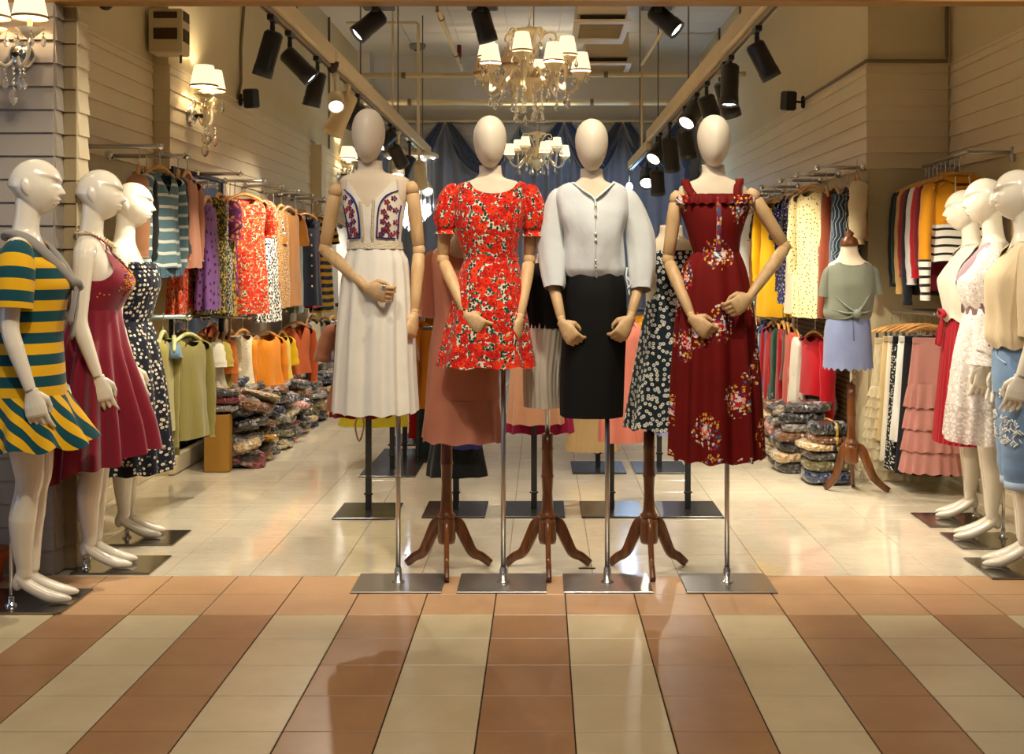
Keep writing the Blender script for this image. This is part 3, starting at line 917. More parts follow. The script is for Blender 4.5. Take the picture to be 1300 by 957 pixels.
def chandelier(label, c, Rr, narm, full=True, phase=0.2, off=(), power=60, ceiling=ZC):
    """c = centre of the hub at arm height; Rr = arm radius; scale by Rr/0.36"""
    k = Rr / 0.36
    t = thing('chandelier', label, 'chandelier', (c[0], c[1], c[2]))
    C = Vector(c)
    # central column: crown dish, baluster, bowl
    m = MB(); lathe(m, [(0.001, 0.285 * k), (0.03 * k, 0.28 * k), (0.09 * k, 0.265 * k), (0.12 * k, 0.25 * k), (0.06 * k, 0.235 * k), (0.02 * k, 0.22 * k), (0.018 * k, 0.05 * k)], c, 18); m.build('crown_dish', GOLD, t)
    m = MB(); lathe(m, [(0.02 * k, 0.10 * k), (0.035 * k, 0.05 * k), (0.025 * k, 0.02 * k), (0.045 * k, -0.02 * k), (0.06 * k, -0.06 * k), (0.035 * k, -0.09 * k)], c, 18); m.build('baluster', GOLD, t)
    m = MB(); lathe(m, [(0.13 * k, -0.085 * k), (0.125 * k, -0.095 * k), (0.10 * k, -0.12 * k), (0.06 * k, -0.155 * k), (0.035 * k, -0.19 * k), (0.02 * k, -0.205 * k), (0.001, -0.215 * k)], c, 20); m.build('bowl', GOLD, t)
    # scrolled upper arms
    for i in range(5 if full else 4):
        a = phase + 2 * PI * i / (5 if full else 4)
        u = Vector((math.cos(a), math.sin(a), 0))
        pts = [C + u * (0.02 * k) + Vector((0, 0, 0.03 * k)), C + u * (0.06 * k) + Vector((0, 0, 0.15 * k)), C + u * (0.11 * k) + Vector((0, 0, 0.235 * k)), C + u * (0.17 * k) + Vector((0, 0, 0.245 * k)),
               C + u * (0.19 * k) + Vector((0, 0, 0.205 * k)), C + u * (0.165 * k) + Vector((0, 0, 0.185 * k)), C + u * (0.145 * k) + Vector((0, 0, 0.205 * k))]
        m = MB(); tube(m, smooth_path(pts, 4), 0.0075 * k, 6); o = m.build('scroll', GOLD, t)
        if full: crystal_drop(t, C + u * (0.168 * k) + Vector((0, 0, 0.182 * k)), 1.1 * k)
    # chain
    m = MB(); z = c[2] + 0.28 * k; i = 0
    while z < ceiling:
        ang = (i % 2) * PI / 2
        pts = [Vector((0.010 * math.cos(q) * math.cos(ang), 0.010 * math.cos(q) * math.sin(ang), 0.022 * math.sin(q))) + Vector((c[0], c[1], z)) for q in [2 * PI * j / 8 for j in range(9)]]
        tube(m, pts, 0.0028, 4, False)
        z += 0.036; i += 1
    m.build('chain', GOLD, t)
    m = MB(); tube(m, [(c[0] + 0.03, c[1], c[2] + 0.27 * k), (c[0] + 0.035, c[1], ceiling)], 0.004, 5); m.build('cord', GREYP, t)
    # lamp arms
    for i in range(narm):
        a = phase + 2 * PI * i / narm
        u = Vector((math.cos(a), math.sin(a), 0))
        lift = (0.0 if i % 2 else 0.0)
        r = Rr * (1.0 if i % 2 == 0 else 0.80)
        lift = 0.075 * k if i % 2 == 1 else 0.0
        def P(rr, zz): return C + u * rr + Vector((0, 0, zz))
        pts = [P(0.05 * k, -0.07 * k), P(0.12 * k, -0.02 * k), P(0.19 * k, -0.09 * k), P(0.26 * k, -0.165 * k), P(r * 0.93, -0.13 * k), P(r, -0.05 * k + lift)]
        m = MB(); tube(m, smooth_path(pts, 4), 0.013 * k, 7); arm = m.build('arm', ARMG, t)
        tip = pts[-1]
        q = tip - C
        m = MB(); lathe(m, [(0.012 * k, -0.03 * k), (0.02 * k, -0.018 * k), (0.045 * k, 0.0), (0.062 * k, 0.022 * k), (0.066 * k, 0.026 * k), (0.04 * k, 0.012 * k), (0.012 * k, 0.008 * k), (0.012 * k, 0.045 * k), (0.001, 0.045 * k)], tip, 16); m.build('drip_pan', GOLD, arm)
        mat = SHADEOFF if i in off else SHADE
        # the shade carries bulb and trim
        n = 36
        m = MB()
        r0, r1, h = 0.069 * k, 0.045 * k, 0.124 * k
        loft(m, [[Vector(((r0 + (r1 - r0) * f + 0.0022 * k * (j % 2)) * math.cos(2 * PI * j / n), (r0 + (r1 - r0) * f + 0.0022 * k * (j % 2)) * math.sin(2 * PI * j / n), h * f)) for j in range(n)] for f in (0, 0.5, 1)])
        o = m.build('lamp_shade', mat, arm, True, False)
        o.location = q + Vector((0, 0, 0.04 * k))
        m = MB(); lathe(m, [(r0 + 0.001, -0.004 * k), (r0 + 0.004 * k, 0), (r0 + 0.003 * k, 0.006 * k)], tip + Vector((0, 0, 0.04 * k)), 24)
        m.build('shade_trim', TRIM, arm)
        if i % 2 == 0 and mat is SHADE: lamp('POINT', 'bulb_light', tip + Vector((0, 0, 0.10 * k)), power, WARM, size=0.012, parent=t)
        # drops under pan and along the arm
        if full:
            for j in range(4):
                b = a + 2 * PI * j / 4 + 0.4
                crystal_drop(t, tip + Vector((0.062 * k * math.cos(b), 0.062 * k * math.sin(b), 0.016 * k)), 0.95 * k, chain=1 + j % 3)
            crystal_drop(t, P(0.27 * k, -0.175 * k), 1.25 * k, chain=2)
            crystal_drop(t, P(0.19 * k, -0.10 * k), 1.0 * k, chain=3)
        else:
            m = MB()
            for j in range(3):
                b = a + 2 * PI * j / 3
                p = tip + Vector((0.06 * k * math.cos(b), 0.06 * k * math.sin(b), 0.01 * k))
                lathe(m, [(0.001, 0), (0.012 * k, -0.03 * k), (0.016 * k, -0.05 * k), (0.001, -0.075 * k)], p, 6)
            p = P(0.26 * k, -0.175 * k); lathe(m, [(0.001, 0), (0.008 * k, -0.03 * k), (0.018 * k, -0.06 * k), (0.001, -0.09 * k)], p, 6)
            o = m.build('crystal_drops', CRYS, t, False); 
    # strings of crystal beads under the bowl
    for i in range(8 if full else 5):
        a = 2 * PI * i / (8 if full else 5) + 0.3
        rr = 0.095 * k
        n = (7 if i % 2 else 10) if full else 4
        m = MB()
        for j in range(n):
            lathe(m, [(0.001, 0.009 * k), (0.0085 * k, 0.003 * k), (0.0085 * k, -0.003 * k), (0.001, -0.009 * k)], C + Vector((rr * math.cos(a), rr * math.sin(a), -0.125 * k - 0.0185 * k * j)), 6)
        z = -0.125 * k - 0.0185 * k * n
        lathe(m, [(0.001, 0), (0.012 * k, -0.02 * k), (0.022 * k, -0.045 * k), (0.014 * k, -0.062 * k), (0.001, -0.07 * k)], C + Vector((rr * math.cos(a), rr * math.sin(a), z)), 7)
        m.build('bead_string', CRYS, t, False)
    return t
chandelier('large cream crystal chandelier with pleated lamp shades, nearer one', W(672, 86, 8.1), 0.36, 10, True, 0.16, (3, 4), 34)
chandelier('small crystal chandelier behind the large one in front of the curtain', W(682, 195, 14.0), 0.34, 8, False, 0.25, (2,), 24)

def sconce(label, c, wx, mat, sc=1.0, n=2, side=1):
    """two-armed crystal wall lamp; c = centre of wall plate, side = +1 faces +x, 0 faces -y"""
    t = thing('wall_sconce', label, 'wall lamp', c)
    C = Vector(c)
    nrm = Vector((1, -0.0, 0)) if side == 1 else Vector((0, -1, 0))
    tan = Vector((0, 1, 0)) if side == 1 else Vector((1, 0, 0))
    M = Matrix.Translation(C) @ rot_to(nrm)
    m = MB(); lathe(m, [(0.001, -0.03 * sc), (0.025 * sc, -0.028 * sc), (0.05 * sc, -0.012 * sc), (0.056 * sc, 0.0)], (0, 0, 0), 20); m.xf(M); m.build('wall_plate', CHROME, t)
    m = MB(); tube(m, [C + nrm * 0.02, C + nrm * 0.07 * sc], 0.012 * sc, 8); m.build('knob', plain('sconce_dark', S(60, 50, 40), 0.3, 0.8), t)
    for s in (-1, 1):
        P = lambda a, b, z: C + tan * (a * s * sc) + nrm * (b * sc) + Vector((0, 0, z * sc))
        pts = [P(0.0, 0.04, 0.0), P(0.03, 0.07, -0.05), P(0.065, 0.09, -0.02), P(0.075, 0.09, 0.05), P(0.075, 0.09, 0.085)]
        m = MB(); tube(m, smooth_path(pts, 4), 0.008 * sc, 7); arm = m.build('arm', ARMG, t)
        q = pts[-1] - C
        m = MB(); lathe(m, [(0.010 * sc, -0.03 * sc), (0.03 * sc, -0.012 * sc), (0.055 * sc, 0.012 * sc), (0.03 * sc, 0.008 * sc), (0.010 * sc, 0.0), (0.010 * sc, 0.05 * sc)], pts[-1], 16); m.build('drip_pan', GOLD, arm)
        n_ = 36
        m = MB()
        r0, r1, h = 0.068 * sc, 0.046 * sc, 0.105 * sc
        loft(m, [[Vector(((r0 + (r1 - r0) * f + 0.0025 * sc * (j % 2)) * math.cos(2 * PI * j / n_), (r0 + (r1 - r0) * f + 0.0025 * sc * (j % 2)) * math.sin(2 * PI * j / n_), h * f)) for j in range(n_)] for f in (0, 0.5, 1)])
        o = m.build('lamp_shade', mat, arm, True, False); o.location = q + Vector((0, 0, 0.055 * sc))
        m = MB(); lathe(m, [(r0 + 0.001, -0.004 * sc), (r0 + 0.004 * sc, 0), (r0 + 0.003 * sc, 0.006 * sc)], pts[-1] + Vector((0, 0, 0.055 * sc)), 24); m.build('shade_trim', TRIM, arm)
        m = MB(); lathe(m, [(0.008 * sc, 0.0), (0.014 * sc, 0.025 * sc), (0.001, 0.06 * sc)], pts[-1] + Vector((0, 0, 0.06 * sc)), 8); m.build('bulb', BULB, arm)
        lamp('POINT', 'sconce_light', pts[-1] + Vector((0, 0, 0.125 * sc)), 4 * sc, WARM, size=0.012, parent=t)
        for j in range(4):
            b = 2 * PI * j / 4 + 0.5
            crystal_drop(t, C + q + Vector((0.05 * sc * math.cos(b), 0.05 * sc * math.sin(b), 0.0)), 0.9 * sc, chain=1 + j % 2)
        for j, (a, b_, z) in enumerate([(0.03, 0.08, -0.06), (0.06, 0.11, -0.05)]): crystal_drop(t, P(a, b_, z), 1.1 * sc, chain=2 + j)
    crystal_drop(t, C + nrm * 0.075 * sc + Vector((0, 0, -0.05 * sc)), 1.5 * sc, chain=4)
    return t
sconce('crystal wall lamp with two pleated shades on the grey front column', Vector((X_(28, YT) , YT - 0.008, Z_(72, YT))), None, SHADE, 1.05, side=0)
sconce('crystal wall lamp with two pleated shades above the left racks', Vector((XL + 0.016, -XL * F / (CX - 239), Z_(147, -XL * F / (CX - 239)))), None, SHADEW, 1.3, side=1)
sconce('distant white wall lamp on the left wall by the curtain', Vector((XL + 0.016, 13.6, Z_(222, 13.6))), None, SHADEW, 1.3, side=1)

# hanging cluster of crystal rods, far left of the curtain
yk = 12.9
t = thing('crystal_rain_lamp', 'round lamp of hanging crystal rods lit white in front of the curtain', 'hanging lamp', W(522, 200, yk))
c = W(522, 200, yk)
m = MB(); lathe(m, [(0.001, 0.05), (0.28, 0.045), (0.30, 0.03), (0.30, 0.0), (0.001, 0.0)], c, 28); m.build('canopy', CREAMP, t)
ROD = glow('crystal_rod', (0.85, 0.92, 1.0), 0.9)
m = MB(); w = MB()
for i in range(70):
    rr = 0.27 * math.sqrt((i + 0.5) / 70); a = i * 2.39996
    px_, py_ = c.x + rr * math.cos(a), c.y + rr * math.sin(a)
    zt_ = c.z - 0.30 - 0.55 * (rr / 0.27) ** 0.8 * 0.45 - 0.05 * R.random()
    zb_ = c.z - 0.80 + 0.28 * (rr / 0.27)
    tube(w, [(px_, py_, c.z), (px_, py_, zt_)], 0.0018, 3, False)
    if zt_ - zb_ > 0.05:
        tube(m, [(px_, py_, zt_), (px_, py_, zb_)], 0.009, 5)
        lathe(m, [(0.001, 0.02), (0.02, 0), (0.001, -0.03)], (px_, py_, zb_ - 0.02), 6)
o = m.build('crystal_rods', ROD, t, False); o['kind'] = 'stuff'
o = w.build('wires', CHROME, t, False); o['kind'] = 'stuff'
for i in range(6):
    a = i * 1.05
    m = MB(); lathe(m, [(0.001, -0.02), (0.022, -0.012), (0.024, 0)], c + Vector((0.24 * math.cos(a), 0.24 * math.sin(a), 0)), 10); m.build('bulb', glow('cool_bulb', (0.85, 0.9, 1.0), 8), t)
lamp('POINT', 'rod_light', c + Vector((0, -0.1, -0.55)), 14, (0.8, 0.9, 1.0), size=0.02, parent=t)
# ================================================================ bodies and clothes: builders
def make_hand(curl, spread=0.0, name='hand', vox=0.0024):
    """hand: wrist at the origin, fingers along +X, palm towards -Z, thumb on the -Y side"""
    m = MB()
    # palm
    rings = []
    for x, w, t, zc in ((-0.012, 0.021, 0.017, 0), (0.0, 0.022, 0.017, 0), (0.022, 0.030, 0.016, 0.0), (0.05, 0.037, 0.0145, 0.002), (0.078, 0.038, 0.012, 0.002), (0.088, 0.035, 0.009, 0.0)):
        rings.append([Vector((x, w * math.cos(a), zc + t * math.sin(a))) for a in [2 * PI * k / 14 for k in range(14)]])
    loft(m, rings, True, True)
    c = math.radians(curl)
    for i, (y, ln, r) in enumerate(((-0.028, 0.070, 0.0082), (-0.0095, 0.078, 0.0086), (0.0095, 0.072, 0.0082), (0.027, 0.057, 0.0072))):
        p = Vector((0.080, y, 0.0))
        pts = [p - Vector((0.02, 0, 0)), p]
        ang = 0.15 * c + 0.08 * i * c
        yaw = spread * (y / 0.03)
        for seg, fr in enumerate((0.42, 0.32, 0.26)):
            ang += c * (0.75, 1.0, 0.8)[seg] * 0.9
            d = Vector((math.cos(ang) * math.cos(yaw), math.sin(yaw) * math.cos(ang), -math.sin(ang)))
            p = p + d * ln * fr
            pts.append(p)
        tube(m, pts, [r, r * 1.08, r * 1.02, r * 0.95, r * 0.78], 9)
    k = min(1.0, curl / 70.0)
    tube(m, [Vector((0.012, -0.018, -0.004)), Vector((0.034, -0.037, -0.010 - 0.006 * k)), Vector((0.058, -0.044 + 0.010 * k, -0.016 - 0.018 * k)), Vector((0.080, -0.044 + 0.028 * k, -0.020 - 0.026 * k))], [0.013, 0.0125, 0.0095, 0.0075], 9)
    o = m.build(name, None)
    remesh(o, vox, 3, 0.5)
    me = o.data
    bpy.data.objects.remove(o)
    return me
HANDS = {'fist': make_hand(54), 'relaxed': make_hand(24, 0.10)}
def mirrored(me):
    c = me.copy()
    for v in c.vertices: v.co.y = -v.co.y
    c.flip_normals()
    return c
HANDS['fist_m'], HANDS['relaxed_m'] = mirrored(HANDS['fist']), mirrored(HANDS['relaxed'])
HAND_MESH = {}
def place_hand(key, mat, parent, at, along, back, scale=1.0, local=False):
    """at = wrist, along = finger direction, back = direction the back of the hand faces (world or parent-local)"""
    k = (key, mat.name)
    if k not in HAND_MESH:
        me = HANDS[key].copy(); me.materials.clear(); me.materials.append(mat); HAND_MESH[k] = me
    o = bpy.data.objects.new('hand', HAND_MESH[k])
    COL.objects.link(o)
    x = Vector(along).normalized()
    z = Vector(back); z = (z - x * z.dot(x)).normalized()
    y = z.cross(x)
    M3 = Matrix((x, y, z)).transposed().to_4x4()
    o.parent = parent
    off, q = Vector((0, 0, 0)), parent
    while q is not None and not local: off = off + q.location; q = q.parent
    o.matrix_basis = Matrix.Translation(Vector(at) - off) @ M3 @ Matrix.Scale(scale, 4)
    return o
def place_hand_local(key, mat, parent, at, along, back, scale=1.0):
    return place_hand(key, mat, parent, at, along, back, scale, True)

def superell(rx, ry, a, e=2.0):
    ca, sa = math.cos(a), math.sin(a)
    return rx * math.copysign(abs(ca) ** (2 / e), ca), ry * math.copysign(abs(sa) ** (2 / e), sa)

def shell(tab, t0, t1, n_t, cen, folds=0, amp=None, seg=72, e=2.2, clamp=None, ph=0.0, wob=0.0, vscale=1.0, gather=0.0, inv=None):
    """cloth shell: tab rows (t, cx, rx, ry, cy); cen(t) -> z; amp(f) fold depth as a share of the radius"""
    m = MB()
    rings, pcs = [], []
    z_prev = None
    for j in range(n_t + 1):
        f = j / n_t
        t = t0 + (t1 - t0) * f
        cx, rx, ry, cy = interp(tab, t)
        z = cen(t)
        A = amp(f) if amp else 0.0
        ring = []
        per = PI * (rx + ry)
        for k in range(seg):
            a = 2 * PI * k / seg
            ff = 0.0
            if folds:
                ff = A * (math.cos(folds * a + ph + 0.9 * math.sin(2 * a + ph) + 0.35 * f) + 0.45 * math.cos((folds * 0.5 + 2.0) // 1 * a + 2.1 * ph + 1.3))
            x, y = superell(rx * (1 + ff), ry * (1 + ff * 1.3), a, e)
            if wob:
                nv = noise.noise(Vector((x * 9, y * 9, z * 7 + ph * 3)))
                x += wob * nv * math.cos(a); y += wob * nv * math.sin(a)
            zz = z
            if gather: zz += gather * math.cos(folds * a + ph) * f
            p = Vector((cx + x, cy + y, zz))
            if clamp:
                z0 = p.z
                p = clamp(p, a)
                if inv and abs(p.z - z0) > 1e-5:              # pulled down to a neckline: stay on the cloth surface there
                    cx2, rx2, ry2, cy2 = interp(tab, inv(p.z))
                    q = abs((p.x - cx2) / rx2)
                    if q < 1: p.y = cy2 + math.copysign(ry2 * (1 - q ** e) ** (1 / e), math.sin(a))
            ring.append(p)
            # front centre (a = -90 deg) is u = 0
            u = ((a - 1.5 * PI + PI) % (2 * PI)) - PI
            pcs.append((u * per / (2 * PI), z * vscale, 0))
        rings.append(ring)
    loft(m, rings, False, False, pcs)
    return m

def px_shell(rows, Y0, n=40, yoff=0.0, cut=None, **kw):
    """rows: (py, xl, xr, ry[m]) outline read at depth Y0; cut(px) -> py of the neckline for the front (and back) of the shell"""
    s = Y0 / F
    tab = [(r[0], ((r[1] + r[2]) / 2 - CX) * s, (r[2] - r[1]) / 2 * s, r[3], Y0 + (r[4] if len(r) > 4 else 0.0)) for r in rows]
    def cl(p, a):
        if cut is None: return p
        px = CX + p.x / s
        front = math.sin(a) < 0.0
        py = cut(px, front)
        if py is not None:
            zc = H - (py - CY) * s
            if p.z > zc: p.z = zc
        return p
    return shell(tab, rows[0][0], rows[-1][0], n, lambda t: H - (t - CY) * s, clamp=cl, inv=lambda z: (H - z) / s + CY, **kw)

def limb_px(m, pts, Y0, seg=14, flat=1.0, sub=3):
    """pts: (px, py, r_px, dY) -> smooth tapered tube"""
    s = Y0 / F
    P = smooth_path([Vector((X_(p[0], Y0 + p[3]), Y0 + p[3], Z_(p[1], Y0 + p[3]))) for p in pts], sub)
    rr = []
    for i in range(len(pts) - 1):
        for k in range(sub): rr.append((pts[i][2] + (pts[i + 1][2] - pts[i][2]) * k / sub) * s)
    rr.append(pts[-1][2] * s)
    return tube(m, P, rr, seg, True, flat)

def strip(mb, pts, width, thick=0.003):
    """flat band along pts, width = vector across"""
    w = Vector(width) * 0.5
    P = [Vector(p) for p in pts]
    rings = []
    for i, p in enumerate(P):
        t = (P[min(i + 1, len(P) - 1)] - P[max(i - 1, 0)]).normalized()
        n = t.cross(w).normalized() * thick
        rings.append([p - w - n, p + w - n, p + w + n, p - w + n])
    return loft(mb, rings, True, True)

# ---------------------------------------------------------------- front mannequins: egg heads, jointed wooden arms, steel stands
def egg_body(root, hx, hy0, hy1, Y0, rows, headmat=HEADM, mat=FORM):
    """one continuous head, neck and torso; rows (py, xl, xr, ry)"""
    s = Y0 / F
    m = MB()
    rings = []
    seg = 40
    nh = 18
    hc, hh = (hy0 + hy1) / 2, (hy1 - hy0) / 2
    for j in range(1, nh + 1):
        t = math.cos(PI * (j - 0.55) / (nh + 0.15))           # +1 top .. -1 chin
        w = math.sqrt(max(0, 1 - t * t)) * (1 + 0.16 * t) / 1.04
        rx, ry = 0.0715 * w, 0.090 * w
        py = hc - t * hh
        ring = []
        for k in range(seg):
            a = 2 * PI * k / seg
            x, y = rx * math.cos(a), ry * math.sin(a)
            if y < 0:
                y -= 0.011 * max(0, 1 - abs(x) / 0.055) * math.sqrt(max(0, 1 - t * t))
            ring.append(Vector(((hx - CX) * s + x, Y0 + 0.012 * (t < 0) * t + y - 0.006, H - (py - CY) * s)))
        rings.append(ring)
    body = [(r[0], ((r[1] + r[2]) / 2 - CX) * s, (r[2] - r[1]) / 2 * s, r[3], Y0 + 0.02) for r in rows]
    t = rows[0][0]
    while t < rows[-1][0]:
        cx, rx, ry, cy = interp(body, t)
        ring = []
        for k in range(seg):
            a = 2 * PI * k / seg
            x, y = superell(rx, ry, a, 2.3)
            ring.append(Vector((cx + x, cy + y, H - (t - CY) * s)))
        rings.append(ring)
        t += 1.5 if t < rows[0][0] + 40 else 6
    loft(m, rings, True, True)
    m.mi = [0 if f[0] < (nh + 6) * seg else 1 for f in m.f]
    return m.build('body', [headmat, mat], root)

def wooden_arm(root, sh, el, wr, hand_dir, back, Y0, key, hs=1.0, rs=8.4):
    """sh, el, wr: (px, py, dY); jointed arm of separate turned pieces"""
    s = Y0 / F
    P = [Vector((X_(p[0], Y0 + p[2]), Y0 + p[2], Z_(p[1], Y0 + p[2]))) for p in (sh, el, wr)]
    r = rs * s
    m = MB(); tube(m, [P[0] + (P[0] - P[1]).normalized() * r * 0.3, P[0] - (P[0] - P[1]).normalized() * r * 0.5], [r * 0.95, r * 1.08], 14); ball = m.build('shoulder_joint', ARMWOOD, root)
    d = (P[1] - P[0]).normalized()
    a0, a1 = P[0] + d * r * 1.1, P[1] - d * r * 1.0
    m = MB(); tube(m, [a0, a0.lerp(a1, 0.3), a0.lerp(a1, 0.7), a1], [r * 1.02, r * 1.08, r * 1.0, r * 0.92], 16); m.build('upper_arm', ARMWOOD, root)
    e = (P[2] - P[1]).normalized()
    m = MB(); tube(m, [P[1] - d * r * 0.7, P[1], P[1] + e * r * 0.5], [r * 0.86, r * 0.98, r * 0.86], 14); m.build('elbow_joint', ARMWOOD, root)
    b0, b1 = P[1] + e * r * 0.75, P[2]
    m = MB(); tube(m, [b0, b0.lerp(b1, 0.25), b0.lerp(b1, 0.7), b1], [r * 0.92, r * 1.0, r * 0.82, r * 0.68], 16); m.build('forearm', ARMWOOD, root)
    m = MB(); tube(m, [P[2] + e * r * 0.05, P[2] + e * r * 0.7], [r * 0.62, r * 0.60], 12); m.build('wrist_joint', ARMWOOD, root)
    hd = Vector(hand_dir)
    return place_hand(key, ARMWOOD, root, P[2] + e * r * 1.1, hd, back, hs)

def steel_stand(root, px, X0, X1, ztop, Y0=4.95):
    x = X_(px, Y0)
    m = MB(); box(m, (X0, 4.80, 0.001), (X1, 5.09, 0.009), 0.002); m.build('base_plate', PLATE, root, False)
    m = MB(); tube(m, [(x, Y0, 0.009), (x, Y0, ztop)], 0.0105, 14, True, 1, 0, False); m.build('pole', STEEL, root)
    m = MB(); lathe(m, [(0.027, 0.009), (0.026, 0.014), (0.0155, 0.016), (0.0155, 0.065), (0.0125, 0.068), (0.0115, 0.075)], (x, Y0, 0), 16); m.build('socket', STEEL, root)
    m = MB(); tube(m, [(x, Y0 - 0.014, 0.05), (x, Y0 - 0.021, 0.05)], 0.004, 8, True, 1, 0, False); m.build('set_screw', CHROME, root)

# cloths
C_WHITE = cloth('white_crepe', S(232, 226, 212), 600, 0.8, 0.2, 0.25, (60, 14, 1))
C_GAUZE = cloth('cream_gauze', S(238, 230, 212), 900, 0.9, 0.2)
C_RED_FLORAL = printed('red_floral', S(222, 208, 180), [(60, 0.46, [S(22, 92, 80), S(30, 70, 54), S(20, 44, 42), S(30, 36, 36), S(226, 210, 180), S(18, 78, 70)], 0.92, 3.3, 1.6), (84, 0.36, [S(16, 50, 46), S(28, 30, 30), S(44, 106, 88)], 0.7, 6.1, 1),
    (30, 0.50, [S(222, 40, 10), S(204, 28, 8), S(232, 60, 22), S(190, 22, 8)], 0.82, 0.0, 1), (50, 0.40, [S(226, 40, 12), S(186, 22, 8)], 0.72, 9.7, 1), (30, 0.09, [S(110, 10, 4)], 0.82, 0.0, 1), (96, 0.22, [S(150, 14, 4), S(240, 96, 50)], 0.35, 2.0, 1)], wob=0.45)
C_BLOUSE = cloth('pale_grey_linen', S(220, 223, 221), 500, 0.85, 0.2, 0.35, (22, 12, 1))
C_BLACK = cloth('black_crepe', S(17, 17, 17), 700, 0.75, 0.0)
def maroon_mat():
    t = NT('maroon_bouquet', 0.75, 0, 0.15, 0.0)
    pc = t.pc()
    base = t.mix(t.noise(pc, 5, 2)[0], S(92, 14, 12), S(120, 20, 16))
    big = t.voro(t.mapping(pc, (1, 0.8, 1)), 6.0, 0.9)                      # sparse bouquets
    area = t.math('LESS_THAN', t.math('ADD', big[0], t.math('MULTIPLY', t.noise(pc, 14, 4)[0], 0.50)), 0.58)
    v = t.mapping(pc, (1, 1, 1), (2.3, 1.1, 0))
    nd = t.n('ShaderNodeVectorMath', operation='MULTIPLY_ADD'); t.l(t.noise(v, 90, 2)[1], nd.inputs[0]); nd.inputs[1].default_value = (0.012,) * 3; t.l(v, nd.inputs[2])
    fl = t.voro(t.mapping(nd.outputs[0], (1, 0.75, 1)), 104, 1.0)
    c = t.n('ShaderNodeSeparateColor'); t.l(fl[1], c.inputs[0])
    cols = t.ramp(c.outputs[0], [(0, S(214, 160, 60)), (0.3, S(222, 206, 190)), (0.48, S(190, 60, 50)), (0.6, S(60, 92, 128)), (0.72, S(120, 34, 70)), (0.85, S(202, 146, 52))], True)
    m1 = t.math('MULTIPLY', area, t.math('MULTIPLY', t.math('LESS_THAN', fl[0], 0.44), t.math('LESS_THAN', c.outputs[1], 0.66)))
    col = t.mix(m1, base, cols)
    core = t.math('LESS_THAN', t.math('ADD', big[0], t.math('MULTIPLY', t.noise(pc, 40, 2)[0], 0.14)), 0.21)
    fl2 = t.voro(pc, 120, 1.0)
    c2 = t.n('ShaderNodeSeparateColor'); t.l(fl2[1], c2.inputs[0])
    cols2 = t.ramp(c2.outputs[0], [(0, S(226, 214, 206)), (0.35, S(192, 40, 40)), (0.5, S(96, 30, 74)), (0.65, S(54, 110, 140)), (0.8, S(232, 160, 130))], True)
    t.color(t.mix(core, col, cols2))
    MATS['maroon_bouquet'] = t.m
    return t.m
C_MAROON = maroon_mat()
C_BUTTON = plain('pearl_button', S(216, 208, 190), 0.25, 0.2)
ring_m = plain('silver', (0.8, 0.8, 0.82), 0.15, 1.0)
Y1 = 4.95

# ---- M1: white dress with embroidered bodice
r = thing('mannequin', 'egg-headed mannequin in the long white dress with embroidered bodice', 'mannequin', (X_(505.5, Y1), Y1, 0))
steel_stand(r, 505.5, -0.782, -0.411, 0.95)
egg_body(r, 468, 138, 208, Y1, [(204, 454, 484, .046), (214, 453, 485, .047), (219, 448, 490, .052), (223, 436, 511, .058), (229, 431, 519, .068), (240, 432, 519, .078), (262, 436, 514, .092), (300, 442, 508, .088), (330, 446, 505, .08), (360, 442, 510, .1), (420, 440, 512, .1)])
wooden_arm(r, (426, 241, 0.0), (412, 317, 0.02), (461, 361, -0.14), (0.9, -0.35, -0.28), (-0.2, -0.85, -0.15), Y1, 'fist_m')
wooden_arm(r, (523, 238, 0.0), (532, 318, 0.03), (527, 392, -0.03), (-0.22, -0.3, -0.9), (0.75, -0.5, 0.1), Y1, 'fist')
m = MB(); c = W(487, 366, Y1 - 0.235)
for i in range(7): lathe(m, [(0.001, 0.006), (0.006, 0), (0.001, -0.006)], c + Vector((0.008 * math.cos(i), -0.002, 0.008 * math.sin(i))) if i else c, 6)
o = m.build('flower_ring', ring_m, r)
def vcut(l, rr, x, y0, y1):
    return lambda px, front: (y1 - (y1 - y0) * abs(px - x) / ((x - l) if px < x else (rr - x))) if l < px < rr else None
def m1cut(px, front):
    if px < 442: return 262 - (px - 436) * 3.2
    if px > 506: return 262 - (513 - px) * 3.2
    if not front: return 250
    return 226 + (266 - 226) * (1 - abs(px - 471) / (29 if px < 471 else 35))
bod = px_shell([(224, 437, 511, .075), (232, 436, 512, .088), (246, 436, 513, .10), (264, 437, 513, .108), (284, 440, 511, .107), (300, 443, 509, .10), (312, 445, 509, .096)], Y1, 60, cut=m1cut, seg=110)
dress = bod.build('dress', C_GAUZE, r)
skirt = px_shell([(310, 445, 509, .098), (318, 443, 511, .105), (330, 438, 517, .115), (400, 431, 522, .15), (470, 427, 525, .165), (522, 424, 528, .175)], Y1, 34, folds=13, amp=lambda f: 0.015 + 0.05 * min(1, f * 2), seg=120, ph=1.0, gather=0.006)
skirt.build('skirt', C_WHITE, dress)
